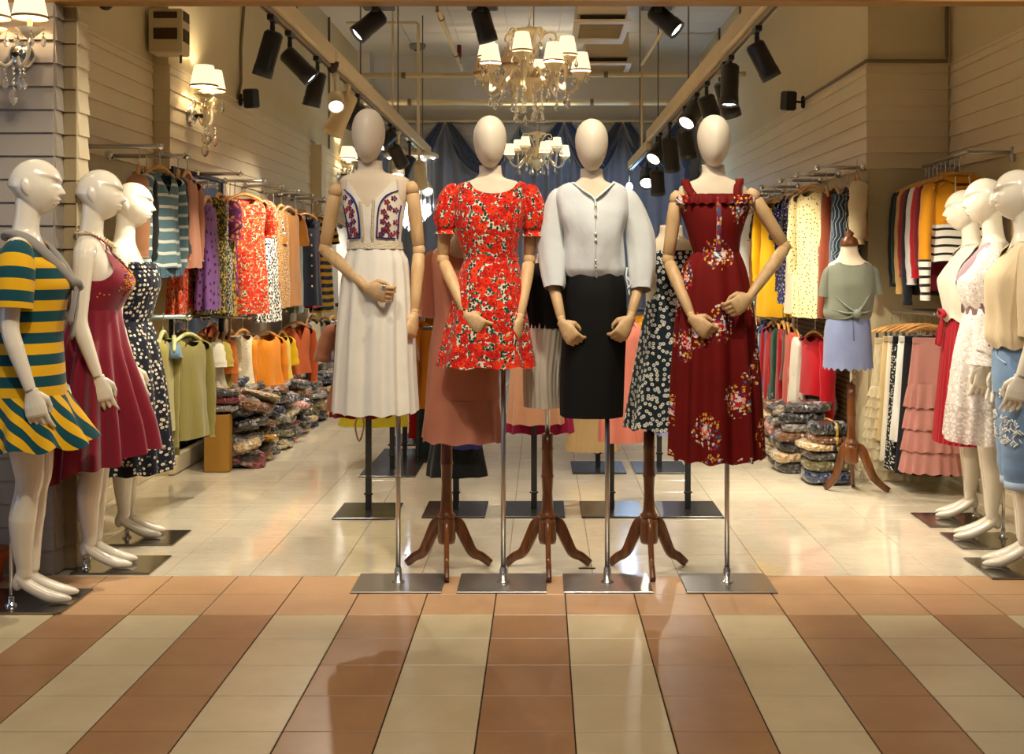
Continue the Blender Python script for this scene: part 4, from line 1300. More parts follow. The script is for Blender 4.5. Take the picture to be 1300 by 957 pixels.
# lace bands and embroidery (raised stitching)
LACE = cloth('lace_cream', S(214, 198, 170), 500, 0.9, 0.1, 0.6, (120, 120, 1))
m = px_shell([(307, 443.5, 510.5, .101), (316, 442, 512, .107)], Y1, 3, seg=90); m.build('lace_waistband', LACE, dress)
def on_front(px, py, rows, Y0=Y1, lift=0.003):
    s = Y0 / F
    cx, rx, ry = interp([(q[0], (q[1] + q[2]) / 2, (q[2] - q[1]) / 2 * s, q[3]) for q in rows], py)
    x = (px - cx) * s
    q = max(0.0, 1 - abs(x / rx) ** 2.2) ** (1 / 2.2)
    return Vector((X_(px, Y0), Y0 - ry * q - lift, Z_(py, Y0)))
ROWS1 = [(224, 437, 511, .075), (232, 436, 512, .088), (246, 436, 513, .10), (264, 437, 513, .108), (284, 440, 511, .107), (300, 443, 509, .10), (312, 445, 509, .096)]
m = MB(); tube(m, [on_front(x, y, ROWS1) for x, y in ((462, 258), (464, 275), (465, 295), (465, 308))], 0.006, 6, True, 0.4); tube(m, [on_front(x, y, ROWS1) for x, y in ((479, 256), (478, 275), (477, 295), (477, 308))], 0.006, 6, True, 0.4); m.build('lace_placket', LACE, dress)
EMB = [plain('stitch_navy', S(44, 44, 110), 0.8), plain('stitch_plum', S(130, 42, 78), 0.8), plain('stitch_red', S(170, 44, 40), 0.8)]
m = MB()
for sgn, x0 in ((-1, 0), (1, 0)):
    curve = [(440, 242), (450, 250), (457, 262), (460, 276), (461, 290), (461, 302)] if sgn < 0 else [(507, 243), (495, 249), (487, 260), (484, 274), (483, 290), (482, 302)]
    tube(m, smooth_path([on_front(x, y, ROWS1, lift=0.002) for x, y in curve], 3), 0.0065, 6, True, 0.4)
    side = [(438.5, 262), (442, 276), (444, 290), (446, 303)] if sgn < 0 else [(510.5, 262), (508, 276), (507, 290), (506, 303)]
    tube(m, smooth_path([on_front(x, y, ROWS1, lift=0.001) for x, y in side], 3), 0.005, 6, True, 0.5)
    base = [(444, 303), (452, 303), (459, 302)] if sgn < 0 else [(484, 302), (494, 303), (503, 303)]
    tube(m, [on_front(x, y, ROWS1, lift=0.002) for x, y in base], 0.007, 6, True, 0.5)
m.build('navy_embroidery', EMB[0], dress)
mm = [MB(), MB(), MB()]
Rb = random.Random(5)
for pts in ([(441, 252), (449, 258), (451, 270), (453, 282), (453, 292), (447, 299), (443, 285), (442, 268), (456, 298), (447, 265), (450, 275), (448, 286), (450, 293)], [(503, 253), (495, 258), (491, 270), (490, 282), (491, 292), (499, 299), (505, 283), (505, 268), (488, 298), (505, 296), (498, 265), (494, 276), (496, 286), (495, 293)]):
    for x, y in pts:
        for k in range(5):
            a = k * 1.2566
            p = on_front(x + 2.5 * math.cos(a), y + 2.5 * math.sin(a), ROWS1, lift=0.001)
            lathe(mm[1 if (k % 2) else 2 if Rb.random() < 0.5 else 0], [(0.001, 0.0055), (0.0058, 0), (0.001, -0.0055)], p, 5)
        lathe(mm[2], [(0.001, 0.004), (0.004, 0), (0.001, -0.004)], on_front(x, y, ROWS1), 5)
for q, nm, mt in zip(mm, ('navy_stitches', 'plum_stitches', 'red_stitches'), EMB): o = q.build(nm, mt, dress); o['kind'] = 'stuff'

# ---- M2: red floral dress with puff sleeves
r = thing('mannequin', 'egg-headed mannequin in the short red floral dress with puff sleeves', 'mannequin', (X_(639, Y1), Y1, 0))
steel_stand(r, 639, -0.348, 0.019, 0.98)
egg_body(r, 622, 147, 214, Y1, [(210, 608, 636, .046), (220, 608, 637, .047), (225, 604, 640, .052), (230, 594, 656, .056), (236, 584, 662, .062), (246, 582, 664, .075), (265, 582, 662, .092), (306, 588, 655, .088), (330, 595, 653, .08), (360, 590, 656, .1), (420, 588, 660, .1)])
wooden_arm(r, (568, 250, 0.02), (562, 330, 0.03), (590, 394, -0.10), (0.72, -0.35, -0.5), (-0.2, -0.85, -0.2), Y1, 'fist_m')
wooden_arm(r, (676, 250, 0.02), (672, 330, 0.03), (661, 399, -0.08), (-0.35, -0.25, -0.85), (0.6, -0.7, -0.1), Y1, 'fist')
def roundcut(l, rr, y0, y1, back=None):
    c, h = (l + rr) / 2, (rr - l) / 2
    def f(px, front):
        if not (l < px < rr): return None
        q = math.sqrt(max(0, 1 - ((px - c) / h) ** 2))
        return y0 + (y1 - y0) * q * (1 if front else 0.35)
    return f
ROWS2 = [(229, 600, 656, .055), (231, 590, 664, .065), (235, 581, 670, .075), (244, 577, 670, .088), (265, 576, 668, .11), (285, 578, 664, .117), (306, 583, 659, .107), (320, 588, 657, .097), (330, 590, 657, .094)]
bod = px_shell(ROWS2, Y1, 66, cut=roundcut(596, 658, 230, 247), seg=110, folds=7, amp=lambda f: 0.012 * f, ph=0.6)
dress = bod.build('dress', C_RED_FLORAL, r)
m = px_shell([(328, 590, 657.5, .096), (345, 584, 661, .112), (386, 574, 668, .135), (430, 564, 675, .15), (464, 557, 681, .16)], Y1, 30, folds=9, amp=lambda f: 0.05 * f, seg=110, ph=2.2, gather=0.006)
m.build('skirt', C_RED_FLORAL, dress)
m = px_shell([(326.5, 589, 658.5, .098), (329, 588.7, 659, .0995), (331.5, 589, 659, .099)], Y1, 3, seg=80); m.build('waist_seam', C_RED_FLORAL, dress)
def puff_sleeve(parent, pts, mat, Y0=Y1, folds=8, amp=0.06, seg=40, nm='sleeve', frill=False):
    """pts (px, py, r_px, dY); gathered tube with folds"""
    s = Y0 / F
    sub = 6
    P = smooth_path([Vector((X_(p[0], Y0 + p[3]), Y0 + p[3], Z_(p[1], Y0 + p[3]))) for p in pts], sub)
    n = len(P)
    tab = [(i * sub, p[2] * s) for i, p in enumerate(pts)]
    m = MB(); rings = []; pcs = []
    L = 0
    for i, p in enumerate(P):
        t = (P[min(i + 1, n - 1)] - P[max(i - 1, 0)]).normalized()
        u = t.cross(Vector((0, 1, 0))).normalized(); w = t.cross(u)
        rr = interp(tab, i)[0]
        if i: L += (p - P[i - 1]).length
        f = i / (n - 1)
        ring = []
        for k in range(seg):
            a = 2 * PI * k / seg
            q = 1 + amp * math.cos(folds * a + 0.7 * math.sin(a) + f) * (0.5 + 0.5 * f) + 0.03 * math.sin(3 * a + 5 * f)
            ring.append(p + (u * math.cos(a) + w * math.sin(a) * 0.9) * rr * q)
            pcs.append((rr * a, L, 0))
        rings.append(ring)
    loft(m, rings, False, False, pcs)
    return m.build(nm, mat, parent)
for sg in (-1, 1):
    if sg < 0: pts = [(581, 236, 4, 0), (575, 243, 11, 0), (569, 258, 14.5, 0), (566, 275, 15, 0), (566, 287, 13, 0), (566, 292, 10, 0), (566, 297, 13.5, 0)]
    else: pts = [(668, 236, 4, 0), (672, 243, 11, 0), (675, 258, 14, 0), (677, 275, 14.5, 0), (676, 288, 13, 0), (676, 294, 10, 0), (676, 300, 13, 0)]
    puff_sleeve(dress, pts, C_RED_FLORAL, amp=0.09)

# ---- M3: pale blouse and black skirt
r = thing('mannequin', 'egg-headed mannequin in the pale grey buttoned blouse and black skirt', 'mannequin', (X_(771, Y1), Y1, 0))
steel_stand(r, 771, 0.089, 0.455, 0.95)
egg_body(r, 751, 151, 218, Y1, [(214, 737, 765, .046), (224, 737, 766, .047), (230, 732, 770, .052), (235, 722, 784, .056), (241, 713, 791, .062), (252, 711, 793, .075), (270, 711, 792, .092), (310, 718, 785, .088), (340, 724, 780, .08), (360, 720, 786, .1), (420, 716, 788, .1)])
wooden_arm(r, (703, 256, 0.02), (697, 335, 0.03), (712, 402, -0.09), (0.55, -0.35, -0.75), (-0.3, -0.8, -0.2), Y1, 'fist_m')
wooden_arm(r, (800, 256, 0.02), (818, 335, 0.03), (802, 397, -0.09), (-0.5, -0.35, -0.75), (0.3, -0.8, -0.2), Y1, 'fist')
ROWS3 = [(230, 727, 778, .058), (234, 716, 788, .068), (240, 708, 796, .08), (250, 705, 799, .092), (272, 708, 797, .115), (300, 714, 791, .122), (325, 714, 792, .12), (340, 714, 793, .118), (348, 717, 791, .108), (353, 722, 787, .098)]
def m3cut(px, front):
    if 726 < px < 778: return 231 + (253 - 231) * (1 - abs(px - 754) / (28 if px < 754 else 24)) if front else 233
    return None
bod = px_shell(ROWS3, Y1, 64, cut=m3cut, seg=120, folds=8, amp=lambda f: 0.006 + 0.02 * f, ph=0.4, wob=0.012)
blouse = bod.build('blouse', C_BLOUSE, r)
for pts in ([(713, 243, 5, 0), (707, 251, 11, 0), (703, 275, 15.5, 0.01), (700, 305, 18, 0.01), (702, 335, 17, -0.01), (704, 355, 15, -0.03), (704, 366, 12.5, -0.045)],
            [(792, 243, 5, 0), (798, 251, 11, 0), (806, 275, 15.5, 0.01), (813, 305, 18.5, 0.01), (815, 335, 17.5, -0.01), (814, 357, 15, -0.03), (814, 368, 12.5, -0.045)]):
    puff_sleeve(blouse, pts, C_BLOUSE, amp=0.035, folds=6)
m = MB(); tube(m, smooth_path([on_front(x, y, ROWS3, lift=0.004) for x, y in ((728, 233), (741, 244), (754, 254.5), (754.5, 275), (754.5, 300), (754.5, 325), (756, 351))], 3), 0.008, 8, True, 0.35); m.build('placket', C_BLOUSE, blouse)
m = MB(); tube(m, smooth_path([on_front(x, y, ROWS3, lift=0.004) for x, y in ((778, 233), (767, 243), (755, 253.5))], 3), 0.008, 8, True, 0.35); m.build('neck_facing', C_BLOUSE, blouse)
for y in (263, 275, 298, 306, 331, 338):
    m = MB(); p = on_front(754.5, y, ROWS3, lift=0.011); lathe(m, [(0.001, 0.004), (0.006, 0.003), (0.0065, 0), (0.001, -0.001)], (0, 0, 0), 10, cap=True); m.xf(Matrix.Translation(p) @ rot_to((0, 1, 0))); m.build('button', C_BUTTON, blouse)
m = MB(); tube(m, smooth_path([W(796, 340, Y1 - 0.06), W(795, 352, Y1 - 0.075), W(797, 362, Y1 - 0.075), W(799, 374, Y1 - 0.08)], 3), 0.004, 6); tube(m, smooth_path([W(796, 352, Y1 - 0.075), W(801, 360, Y1 - 0.08), W(797, 366, Y1 - 0.08)], 3), 0.004, 6); m.build('sleeve_tie', C_BLOUSE, blouse)
m = px_shell([(344, 721, 788, .098), (356, 718, 793, .112), (375, 716, 795, .125), (420, 714, 795, .13), (470, 712, 793, .13), (527, 711, 791, .13)], Y1, 26, folds=6, amp=lambda f: 0.022, seg=96, ph=1.1)
m.build('skirt', C_BLACK, r)

# ---- M4: maroon bouquet sundress
r = thing('mannequin', 'egg-headed mannequin in the long maroon sundress with bouquets of flowers', 'mannequin', (X_(923, Y1), Y1, 0))
steel_stand(r, 923, 0.590, 0.961, 0.95)
egg_body(r, 906, 146, 213, Y1, [(209, 892, 920, .046), (219, 892, 921, .047), (225, 888, 925, .052), (231, 875, 938, .057), (238, 863, 948, .066), (248, 862, 950, .077), (265, 866, 948, .092), (300, 874, 938, .088), (320, 880, 934, .08), (350, 876, 938, .1), (420, 874, 942, .1)])
wooden_arm(r, (859, 250, 0.0), (848, 330, 0.02), (876, 397, -0.12), (0.66, -0.4, -0.55), (-0.3, -0.8, -0.2), Y1, 'fist_m')
wooden_arm(r, (955, 247, 0.0), (997, 314, 0.02), (955, 372, -0.15), (-0.75, -0.4, -0.45), (0.2, -0.85, 0.0), Y1, 'fist')
ROWS4 = [(250, 860, 953, .088), (262, 862, 952, .106), (280, 868, 946, .11), (300, 874, 940, .103), (316, 879, 938, .096), (322, 881, 938, .094)]
bod = px_shell(ROWS4, Y1, 30, seg=110, folds=34, amp=lambda f: 0.004, ph=0.6)
dress = bod.build('dress', C_MAROON, r)
m = px_shell([(320, 881, 938, .096), (332, 872, 943, .115), (345, 866, 947, .125), (400, 860, 955, .155), (480, 856, 961, .175), (540, 854, 964, .185), (580, 853, 966, .19)], Y1, 40, folds=12, amp=lambda f: 0.02 + 0.065 * min(1, f * 1.6), seg=130, ph=0.2, gather=0.008)
m.build('skirt', C_MAROON, dress)
# ruffle at the neckline, straps
rows = [(249, 858, 955, .092), (254, 856, 957, .108), (260, 858, 955, .115)]
m = px_shell(rows, Y1, 5, seg=160, folds=26, amp=lambda f: 0.02 + 0.025 * f, ph=0.3, gather=0.004); m.build('ruffle', C_MAROON, dress)
m = px_shell([(247, 860, 953, .086), (250, 859, 954, .094)], Y1, 2, seg=160, folds=26, amp=lambda f: 0.03 - 0.02 * f, ph=0.3); m.build('ruffle', C_MAROON, dress)
for x0, x1, zt_ in ((881, 870, 231), (933, 939, 230)):
    pts = [on_front(x0, 254, ROWS4, lift=0.004), W((x0 + x1) / 2 - 1 * (x0 < 900), 240, Y1 - 0.052), W(x1, zt_ - 1.5, Y1 + 0.0), W(x1, zt_ - 1, Y1 + 0.04), W(x1, 242, Y1 + 0.105), W(x1, 256, Y1 + 0.105)]
    m = MB(); strip(m, smooth_path(pts, 4), (0.034, 0, 0.004), 0.0025); m.build('strap', C_MAROON, dress)
m = MB()
pl = smooth_path([on_front(908, y, ROWS4, lift=0.004) for y in (254, 270, 290, 318)], 3); tube(m, pl, 0.011, 8, True, 0.3)
m.build('placket', printed('placket_print', S(150, 40, 60), [(50, 0.42, [S(220, 210, 200), S(96, 40, 90), S(200, 150, 60), S(50, 90, 130)], 0.9, 0, 1)]), dress)
# ================================================================ glossy full-figure mannequins at both sides of the entrance
def face_point(th, ph):
    """skull surface, facing -Y, centre at the origin; th azimuth from -Y, ph elevation"""
    x0, y0, z0 = math.sin(th) * math.cos(ph), -math.cos(th) * math.cos(ph), math.sin(ph)
    x, y, z = x0 * 0.076, y0 * 0.103, z0 * 0.112
    if z < 0:
        f = (-z / 0.112)
        x *= 1 - 0.26 * f ** 1.3
        if y > 0: y *= 1 - 0.62 * f ** 0.8          # nape
        else: y *= 1 - 0.10 * f ** 2
    if y < 0:
        g = lambda a, s: math.exp(-(a / s) ** 2)
        fr = min(1, -y / 0.05)
        # mask: face set back under the brow line running from nose bridge to temple
        brow = 0.016 + 0.030 * abs(x) / 0.07
        d = brow - z
        st = 1 / (1 + math.exp(-d / 0.0014))
        y += 0.0150 * st * (1 - 0.70 * max(0, min(1, (d - 0.015) / 0.06))) * fr
        # eyes: socket and lid
        y += 0.007 * g(abs(x) - 0.031, 0.015) * g(z - 0.010, 0.009) * fr
        y -= 0.006 * g(abs(x) - 0.031, 0.013) * g(z - 0.002, 0.006) * fr
        # nose
        if z < 0.026:
            t = max(0, min(1, (0.026 - z) / 0.052))
            nose = 0.026 * t ** 1.1 * (1 if z > -0.026 else max(0, 1 - (-0.026 - z) / 0.010))
            y -= nose * g(x, 0.0095 + 0.004 * t)
        # lips
        y -= 0.012 * g(z + 0.049, 0.0055) * g(x, 0.019)
        y -= 0.012 * g(z + 0.062, 0.0060) * g(x, 0.016)
        y += 0.008 * g(z + 0.0555, 0.0022) * g(x, 0.017)
        # chin
        y -= 0.010 * g(z + 0.090, 0.016) * g(x, 0.022)
    return Vector((x, y, z))

def full_body():
    m = MB()
    # head
    nu, nv = 96, 80
    rings = []
    for j in range(1, nv):
        ph = PI / 2 - PI * j / nv
        rings.append([face_point(2 * PI * k / nu, ph) + Vector((0, -0.018, 1.637)) for k in range(nu)])
    loft(m, rings, True, True)
    for sg in (-1, 1):                                  # ears, close to the head
        rr = []
        for j in range(7):
            f = j / 6
            w = math.sin(PI * (0.08 + 0.84 * f))
            rr.append([Vector((sg * (0.068 + 0.008 * f) + 0.009 * w * math.cos(a), 0.004 + 0.010 * (0.5 - f) * -1 + 0.018 * w * math.sin(a), 1.602 + 0.062 * f)) for a in [2 * PI * k / 10 for k in range(10)]])
        loft(m, rr, True, True)
    # neck and torso
    T = [(1.60, .046, .050, 0.006), (1.53, .046, .048, 0.012), (1.475, .050, .050, 0.018), (1.448, .066, .055, 0.02), (1.43, .105, .060, 0.02), (1.408, .150, .066, 0.018), (1.375, .168, .076, 0.012),
         (1.32, .160, .092, 0.0), (1.26, .150, .103, -0.006), (1.20, .137, .096, -0.002), (1.10, .118, .084, 0.004), (1.04, .124, .088, 0.006), (0.96, .156, .108, 0.010), (0.88, .172, .118, 0.014), (0.82, .166, .112, 0.012), (0.78, .14, .09, 0.01)]
    tab = [(-z, a, b, c) for z, a, b, c in T]
    rings = []
    z = 1.60
    while z > 0.78:
        a, b, c = interp(tab, -z)
        rings.append([Vector((superell(a, b, 2 * PI * k / 40, 2.15)[0], c + superell(a, b, 2 * PI * k / 40, 2.15)[1], z)) for k in range(40)])
        z -= 0.015
    loft(m, rings, True, True)
    for sg in (-1, 1):
        # bust
        rr = []
        for j in range(1, 10):
            p = PI * j / 10
            rr.append([Vector((sg * 0.068 + 0.062 * math.sin(p) * math.cos(a), -0.056 - 0.062 * math.cos(p), 1.265 + 0.066 * math.sin(p) * math.sin(a))) for a in [2 * PI * k / 16 for k in range(16)]])
        loft(m, rr, True, True)
        # leg
        leg = [(0.088, 0.012, 0.86, .092), (0.086, 0.004, 0.74, .082), (0.078, -0.004, 0.60, .066), (0.070, -0.010, 0.50, .053), (0.068, 0.000, 0.44, .047), (0.068, 0.016, 0.34, .0515), (0.058, 0.018, 0.24, .041), (0.050, 0.014, 0.15, .030), (0.047, 0.016, 0.115, .029)]
        P = smooth_path([Vector((sg * q[0], q[1] + (-0.012 if sg > 0 else 0.0) * max(0, (0.8 - q[2]) / 0.8), q[2])) for q in leg], 4)
        rads = []
        for i in range(len(leg) - 1):
            for k in range(4): rads.append(leg[i][3] + (leg[i + 1][3] - leg[i][3]) * k / 4)
        rads.append(leg[-1][3])
        tube(m, P, rads, 18)
        fy = (-0.012 if sg > 0 else 0.0) * 0.88
        o = Vector((sg * 0.047, fy, 0))
        foot = [(0.0, 0.030, 0.110, .030), (0.0, 0.006, 0.082, .032), (0.004 * sg, -0.040, 0.052, .032), (0.006 * sg, -0.085, 0.030, .033), (0.006 * sg, -0.120, 0.022, .027), (0.004 * sg, -0.150, 0.017, .016)]
        tube(m, smooth_path([o + Vector(q[:3]) for q in foot], 3), sum([[foot[i][3] + (foot[i + 1][3] - foot[i][3]) * k / 3 for k in range(3)] for i in range(5)], []) + [foot[-1][3]], 14, True, 0.72)
        tube(m, [o + Vector((0, 0.016, 0.14)), o + Vector((0, 0.036, 0.09)), o + Vector((0, 0.040, 0.072))], [0.024, 0.024, 0.018], 12)
        # arm down to the wrist
        arm = [(0.140, 0.018, 1.395, .048), (0.176, 0.018, 1.370, .046), (0.194, 0.022, 1.29, .041), (0.205, 0.030, 1.17, .037), (0.212, 0.030, 1.09, .033), (0.216, 0.012, 1.02, .033), (0.218, -0.022, 0.92, .026), (0.218, -0.044, 0.855, .0205)]
        tube(m, smooth_path([Vector((sg * q[0], q[1], q[2])) for q in arm], 3), sum([[arm[i][3] + (arm[i + 1][3] - arm[i][3]) * k / 3 for k in range(3)] for i in range(7)], []) + [arm[-1][3]], 14)
    o = m.build('body', GLOSSY)
    remesh(o, 0.0040, 2, 0.5)
    me = o.data
    bpy.data.objects.remove(o)
    if not me.materials: me.materials.append(GLOSSY)
    return me
BODY = full_body()

def full_mannequin(label, x, y, rz, scale=1.0, plate=None, rod=None):
    t = thing('mannequin', label, 'mannequin', (x, y, 0), rz)
    o = bpy.data.objects.new('body', BODY)
    COL.objects.link(o); o.parent = t; o.scale = (scale,) * 3; o.location = (0, 0, 0.010)
    for sg, key in ((-1, 'relaxed_m'), (1, 'relaxed')):
        # arms end at (+-.218, -.044, .855); hand hangs down, palm to the thigh
        place_hand_local(key, GLOSSY, t, Vector((sg * 0.218, -0.048, 0.850)) * scale + Vector((0, 0, 0.010)), (0.0, -0.22, -1), (sg, 0.1, 0), 1.12 * scale)
        m = MB(); tube(m, [Vector((sg * 0.218, -0.042, 0.862)) * scale + Vector((0, 0, 0.01)), Vector((sg * 0.218, -0.045, 0.855)) * scale + Vector((0, 0, 0.01))], 0.0212 * scale, 16, True, 1, 0, False)
        m.build('wrist_seam', plain('seam_grey', S(150, 140, 122), 0.4), t, True, False)
    c, s = math.cos(-rz), math.sin(-rz)
    if plate:
        x0, x1, y0, y1 = plate
        vs = []
        m = MB(); box(m, (x0, y0, 0.001), (x1, y1, 0.010), 0.002)
        m.v = [((vx - x) * c - (vy - y) * s, (vx - x) * s + (vy - y) * c, vz) for vx, vy, vz in m.v]
        m.build('base_plate', plain('polished_plate', (0.30, 0.28, 0.25), 0.14, 0.95), t, False, False)
    if rod:
        L = lambda p: Vector(((p[0] - x) * c - (p[1] - y) * s, (p[0] - x) * s + (p[1] - y) * c, p[2]))
        m = MB(); tube(m, [L(p) for p in rod], 0.0075, 10); m.build('support_rod', CHROME, t, True, False)
        m = MB(); lathe(m, [(0.022, 0.010), (0.021, 0.018), (0.012, 0.022), (0.011, 0.05)], L((rod[0][0], rod[0][1], 0)), 14); m.build('socket', CHROME, t, True, False)
    return t
hem = 0
def wear(root, nm, rows, z0, z1, n, mat, parent=None, **kw):
    """rows (z, rx, ry, cy, cx) in the mannequin's own frame, z falling"""
    tab = [(-q[0], q[4] if len(q) > 4 else 0.0, q[1], q[2], q[3]) for q in rows]
    m = shell(tab, -z0, -z1, n, lambda t: -t, inv=None if kw.get('clamp') is hem else (lambda z: -z), **kw)
    return m.build(nm, mat, parent or root, True, False)
def body_front(rows, x, z, lift=0.004, e=2.2):
    rx, ry, cy = interp([(-q[0], q[1], q[2], q[3]) for q in rows], -z)
    q = max(0.0, 1 - abs(x / rx) ** e) ** (1 / e)
    return Vector((x, cy - ry * q - lift, z))

RZL, RZR = math.radians(102), math.radians(-102)
# ---- L1: striped T-shirt dress
SCRIPE = [S(216, 164, 18), S(12, 66, 74)]
C_STR = striped('yellow_teal_stripe', SCRIPE, 0.083)
C_STRV = striped('yellow_teal_flounce', SCRIPE, 0.085, 0, 0.55)
C_STRS = striped('yellow_teal_sleeve', SCRIPE, 0.083, 1, 0.0, 0.0, 0.85, 0.5, 0.3)
r = full_mannequin('glossy bald mannequin in the yellow and teal striped T-shirt dress', -2.02, 4.66, RZL, 1.0, (-2.26, -1.845, 4.52, 4.85), [(-2.07, 4.60, 0.01), (-2.07, 4.60, 0.32), (-2.02, 4.63, 0.42)])
TROW = [(1.45, .072, .064, 0.018), (1.435, .115, .07, 0.018), (1.41, .158, .078, 0.016), (1.375, .176, .088, 0.010), (1.34, .173, .118, -0.006), (1.30, .168, .128, -0.012), (1.26, .165, .136, -0.018), (1.20, .156, .126, -0.012), (1.08, .150, .118, -0.004), (0.95, .176, .132, 0.006), (0.83, .190, .142, 0.008)]
def ncut(w, zf, zb=None, v=False):
    def f(p, a):
        if abs(p.x) < w:
            q = (1 - abs(p.x) / w) if v else math.sqrt(max(0, 1 - (p.x / w) ** 2))
            zc = (1.445 + (zf - 1.445) * q) if math.sin(a) < 0 else (zb or 1.44)
            if p.z > zc: p.z = zc
        return p
    return f
d = wear(r, 'dress', TROW, 1.45, 0.83, 56, C_STR, seg=90, clamp=ncut(0.085, 1.37, v=True), folds=7, amp=lambda f: 0.018 * f, ph=0.8)
wear(r, 'flounce', [(0.835, .192, .144, 0.008), (0.74, .22, .178, 0.0), (0.635, .25, .215, -0.008)], 0.835, 0.635, 14, C_STRV, d, seg=110, folds=10, amp=lambda f: 0.10 * f, ph=0.5, gather=0.010)
for sg in (-1, 1):
    m = MB(); P = smooth_path([Vector((sg * q[0], q[1], q[2])) for q in ((0.135, 0.016, 1.40), (0.175, 0.016, 1.365), (0.198, 0.018, 1.28), (0.212, 0.022, 1.175))], 5)
    tube(m, P, [0.05 + 0.022 * min(1, i / 8) for i in range(len(P))], 26, False); m.build('sleeve', C_STRS, d, True, False)
KNIT = cloth('grey_knit', S(134, 128, 122), 300, 0.9, 0.3)
m = MB()
for sg in (-1, 1):
    P = smooth_path([Vector((0, 0.088, 1.445)), Vector((sg * 0.075, 0.060, 1.462)), Vector((sg * 0.105, -0.01, 1.440)), Vector((sg * 0.085, -0.085, 1.370)), Vector((sg * 0.03, -0.146, 1.290)), Vector((0, -0.166, 1.255))], 5)
    tube(m, P, [0.022 + 0.010 * math.sin(PI * i / (len(P) - 1)) for i in range(len(P))], 12, True, 0.55)
sc = m.build('shoulder_sweater', KNIT, r, True, False)
m = MB(); tube(m, [Vector((-0.022, -0.170, 1.27)), Vector((0.022, -0.170, 1.25))], [0.026, 0.026], 10, True, 0.7); m.build('knot', KNIT, sc, True, False)
m = MB(); tube(m, smooth_path([Vector((0.01, -0.174, 1.26)), Vector((0.024, -0.166, 1.18)), Vector((0.02, -0.150, 1.06))], 4), [0.02] * 4 + [0.024] * 4 + [0.026], 10, True, 0.4); m.build('hanging_sleeve', KNIT, sc, True, False)
m = MB(); tube(m, smooth_path([Vector((-0.01, -0.174, 1.26)), Vector((-0.034, -0.166, 1.19)), Vector((-0.036, -0.154, 1.12))], 4), [0.02] * 4 + [0.022] * 4 + [0.024], 10, True, 0.4); m.build('hanging_sleeve', KNIT, sc, True, False)

# ---- L2: maroon embroidered halter dress
C_WINE = cloth('wine_chiffon', S(122, 14, 36), 500, 0.7, 0.3)
r = full_mannequin('glossy bald mannequin in the wine red halter dress with bead necklace', -1.965, 5.19, RZL, 1.0, (-2.04, -1.695, 5.09, 5.40), [(-2.0, 5.17, 0.01), (-2.0, 5.17, 0.28), (-1.955, 5.18, 0.40)])
HR = [(1.40, .09, .085, 0.008), (1.36, .125, .105, 0.0), (1.31, .157, .132, -0.012), (1.26, .158, .142, -0.020), (1.20, .147, .124, -0.012), (1.14, .132, .104, 0.0)]
def hcut(p, a):
    if math.sin(a) > -0.15: zc = 1.27
    else:
        q = abs(p.x)
        zc = 1.27 + 0.13 * min(1, q / 0.07) if q < 0.07 else 1.40 - (q - 0.07) * 1.5
    if p.z > zc: p.z = zc
    return p
d = wear(r, 'dress', HR, 1.40, 1.14, 34, C_WINE, seg=100, clamp=hcut)
def hl(rows): return rows
m = MB()
sk = [(1.145, .134, .106, 0.0), (1.06, .148, .122, 0.002), (0.95, .185, .150, 0.008), (0.75, .225, .20, 0.012), (0.58, .25, .235, 0.014), (0.46, .265, .255, 0.016)]
def hem(p, a):
    f = max(0, min(1, (1.0 - p.z) / 0.54))
    p.z += f * 0.075 * -math.sin(a) + f * 0.012 * math.cos(6 * a)
    return p
wear(r, 'skirt', sk, 1.145, 0.46, 40, C_WINE, d, seg=130, folds=15, amp=lambda f: 0.012 + 0.12 * min(1, f * 1.3), ph=0.2, clamp=hem)
for sg in (-1, 1):
    m = MB(); tube(m, smooth_path([body_front(HR, sg * 0.075, 1.395), Vector((sg * 0.066, -0.05, 1.435)), Vector((sg * 0.055, 0.02, 1.478)), Vector((0, 0.072, 1.485))], 4), 0.007, 8, True, 0.5); m.build('halter_strap', C_WINE, d, True, False)
ec = [plain('stitch_orange', S(206, 92, 40), 0.8), plain('stitch_gold', S(206, 150, 50), 0.8), plain('stitch_violet', S(96, 50, 90), 0.8)]
mb3 = [MB(), MB(), MB()]
Re = random.Random(3)
for i in range(80):
    x = Re.uniform(-0.15, 0.15); z = Re.uniform(1.20, 1.36)
    zc = 1.27 + 0.13 * min(1, abs(x) / 0.07) if abs(x) < 0.07 else 1.40 - (abs(x) - 0.07) * 1.5
    if z > zc - 0.012: continue
    big = i % 4 == 0
    n = 6 if big else 3
    for k in range(n):
        a = 2 * PI * k / n + i
        rr = 0.011 if big else 0.009
        lathe(mb3[0 if big and i % 8 else 1 if not big else 2], [(0.0005, 0.0035), (0.006 if big else 0.0038, 0), (0.0005, -0.0035)], body_front(HR, x + rr * math.cos(a), z + rr * math.sin(a), 0.001), 6)
    lathe(mb3[1], [(0.0005, 0.004), (0.004, 0), (0.0005, -0.004)], body_front(HR, x, z, 0.002), 5)
for q, nm, mt in zip(mb3, ('orange_flowers', 'gold_stitches', 'violet_flowers'), ec): o = q.build(nm, mt, d, False, False); o['kind'] = 'stuff'
m = MB()
PEARL = plain('pearl_bead', S(220, 196, 150), 0.25, 0.3)
nb = 40
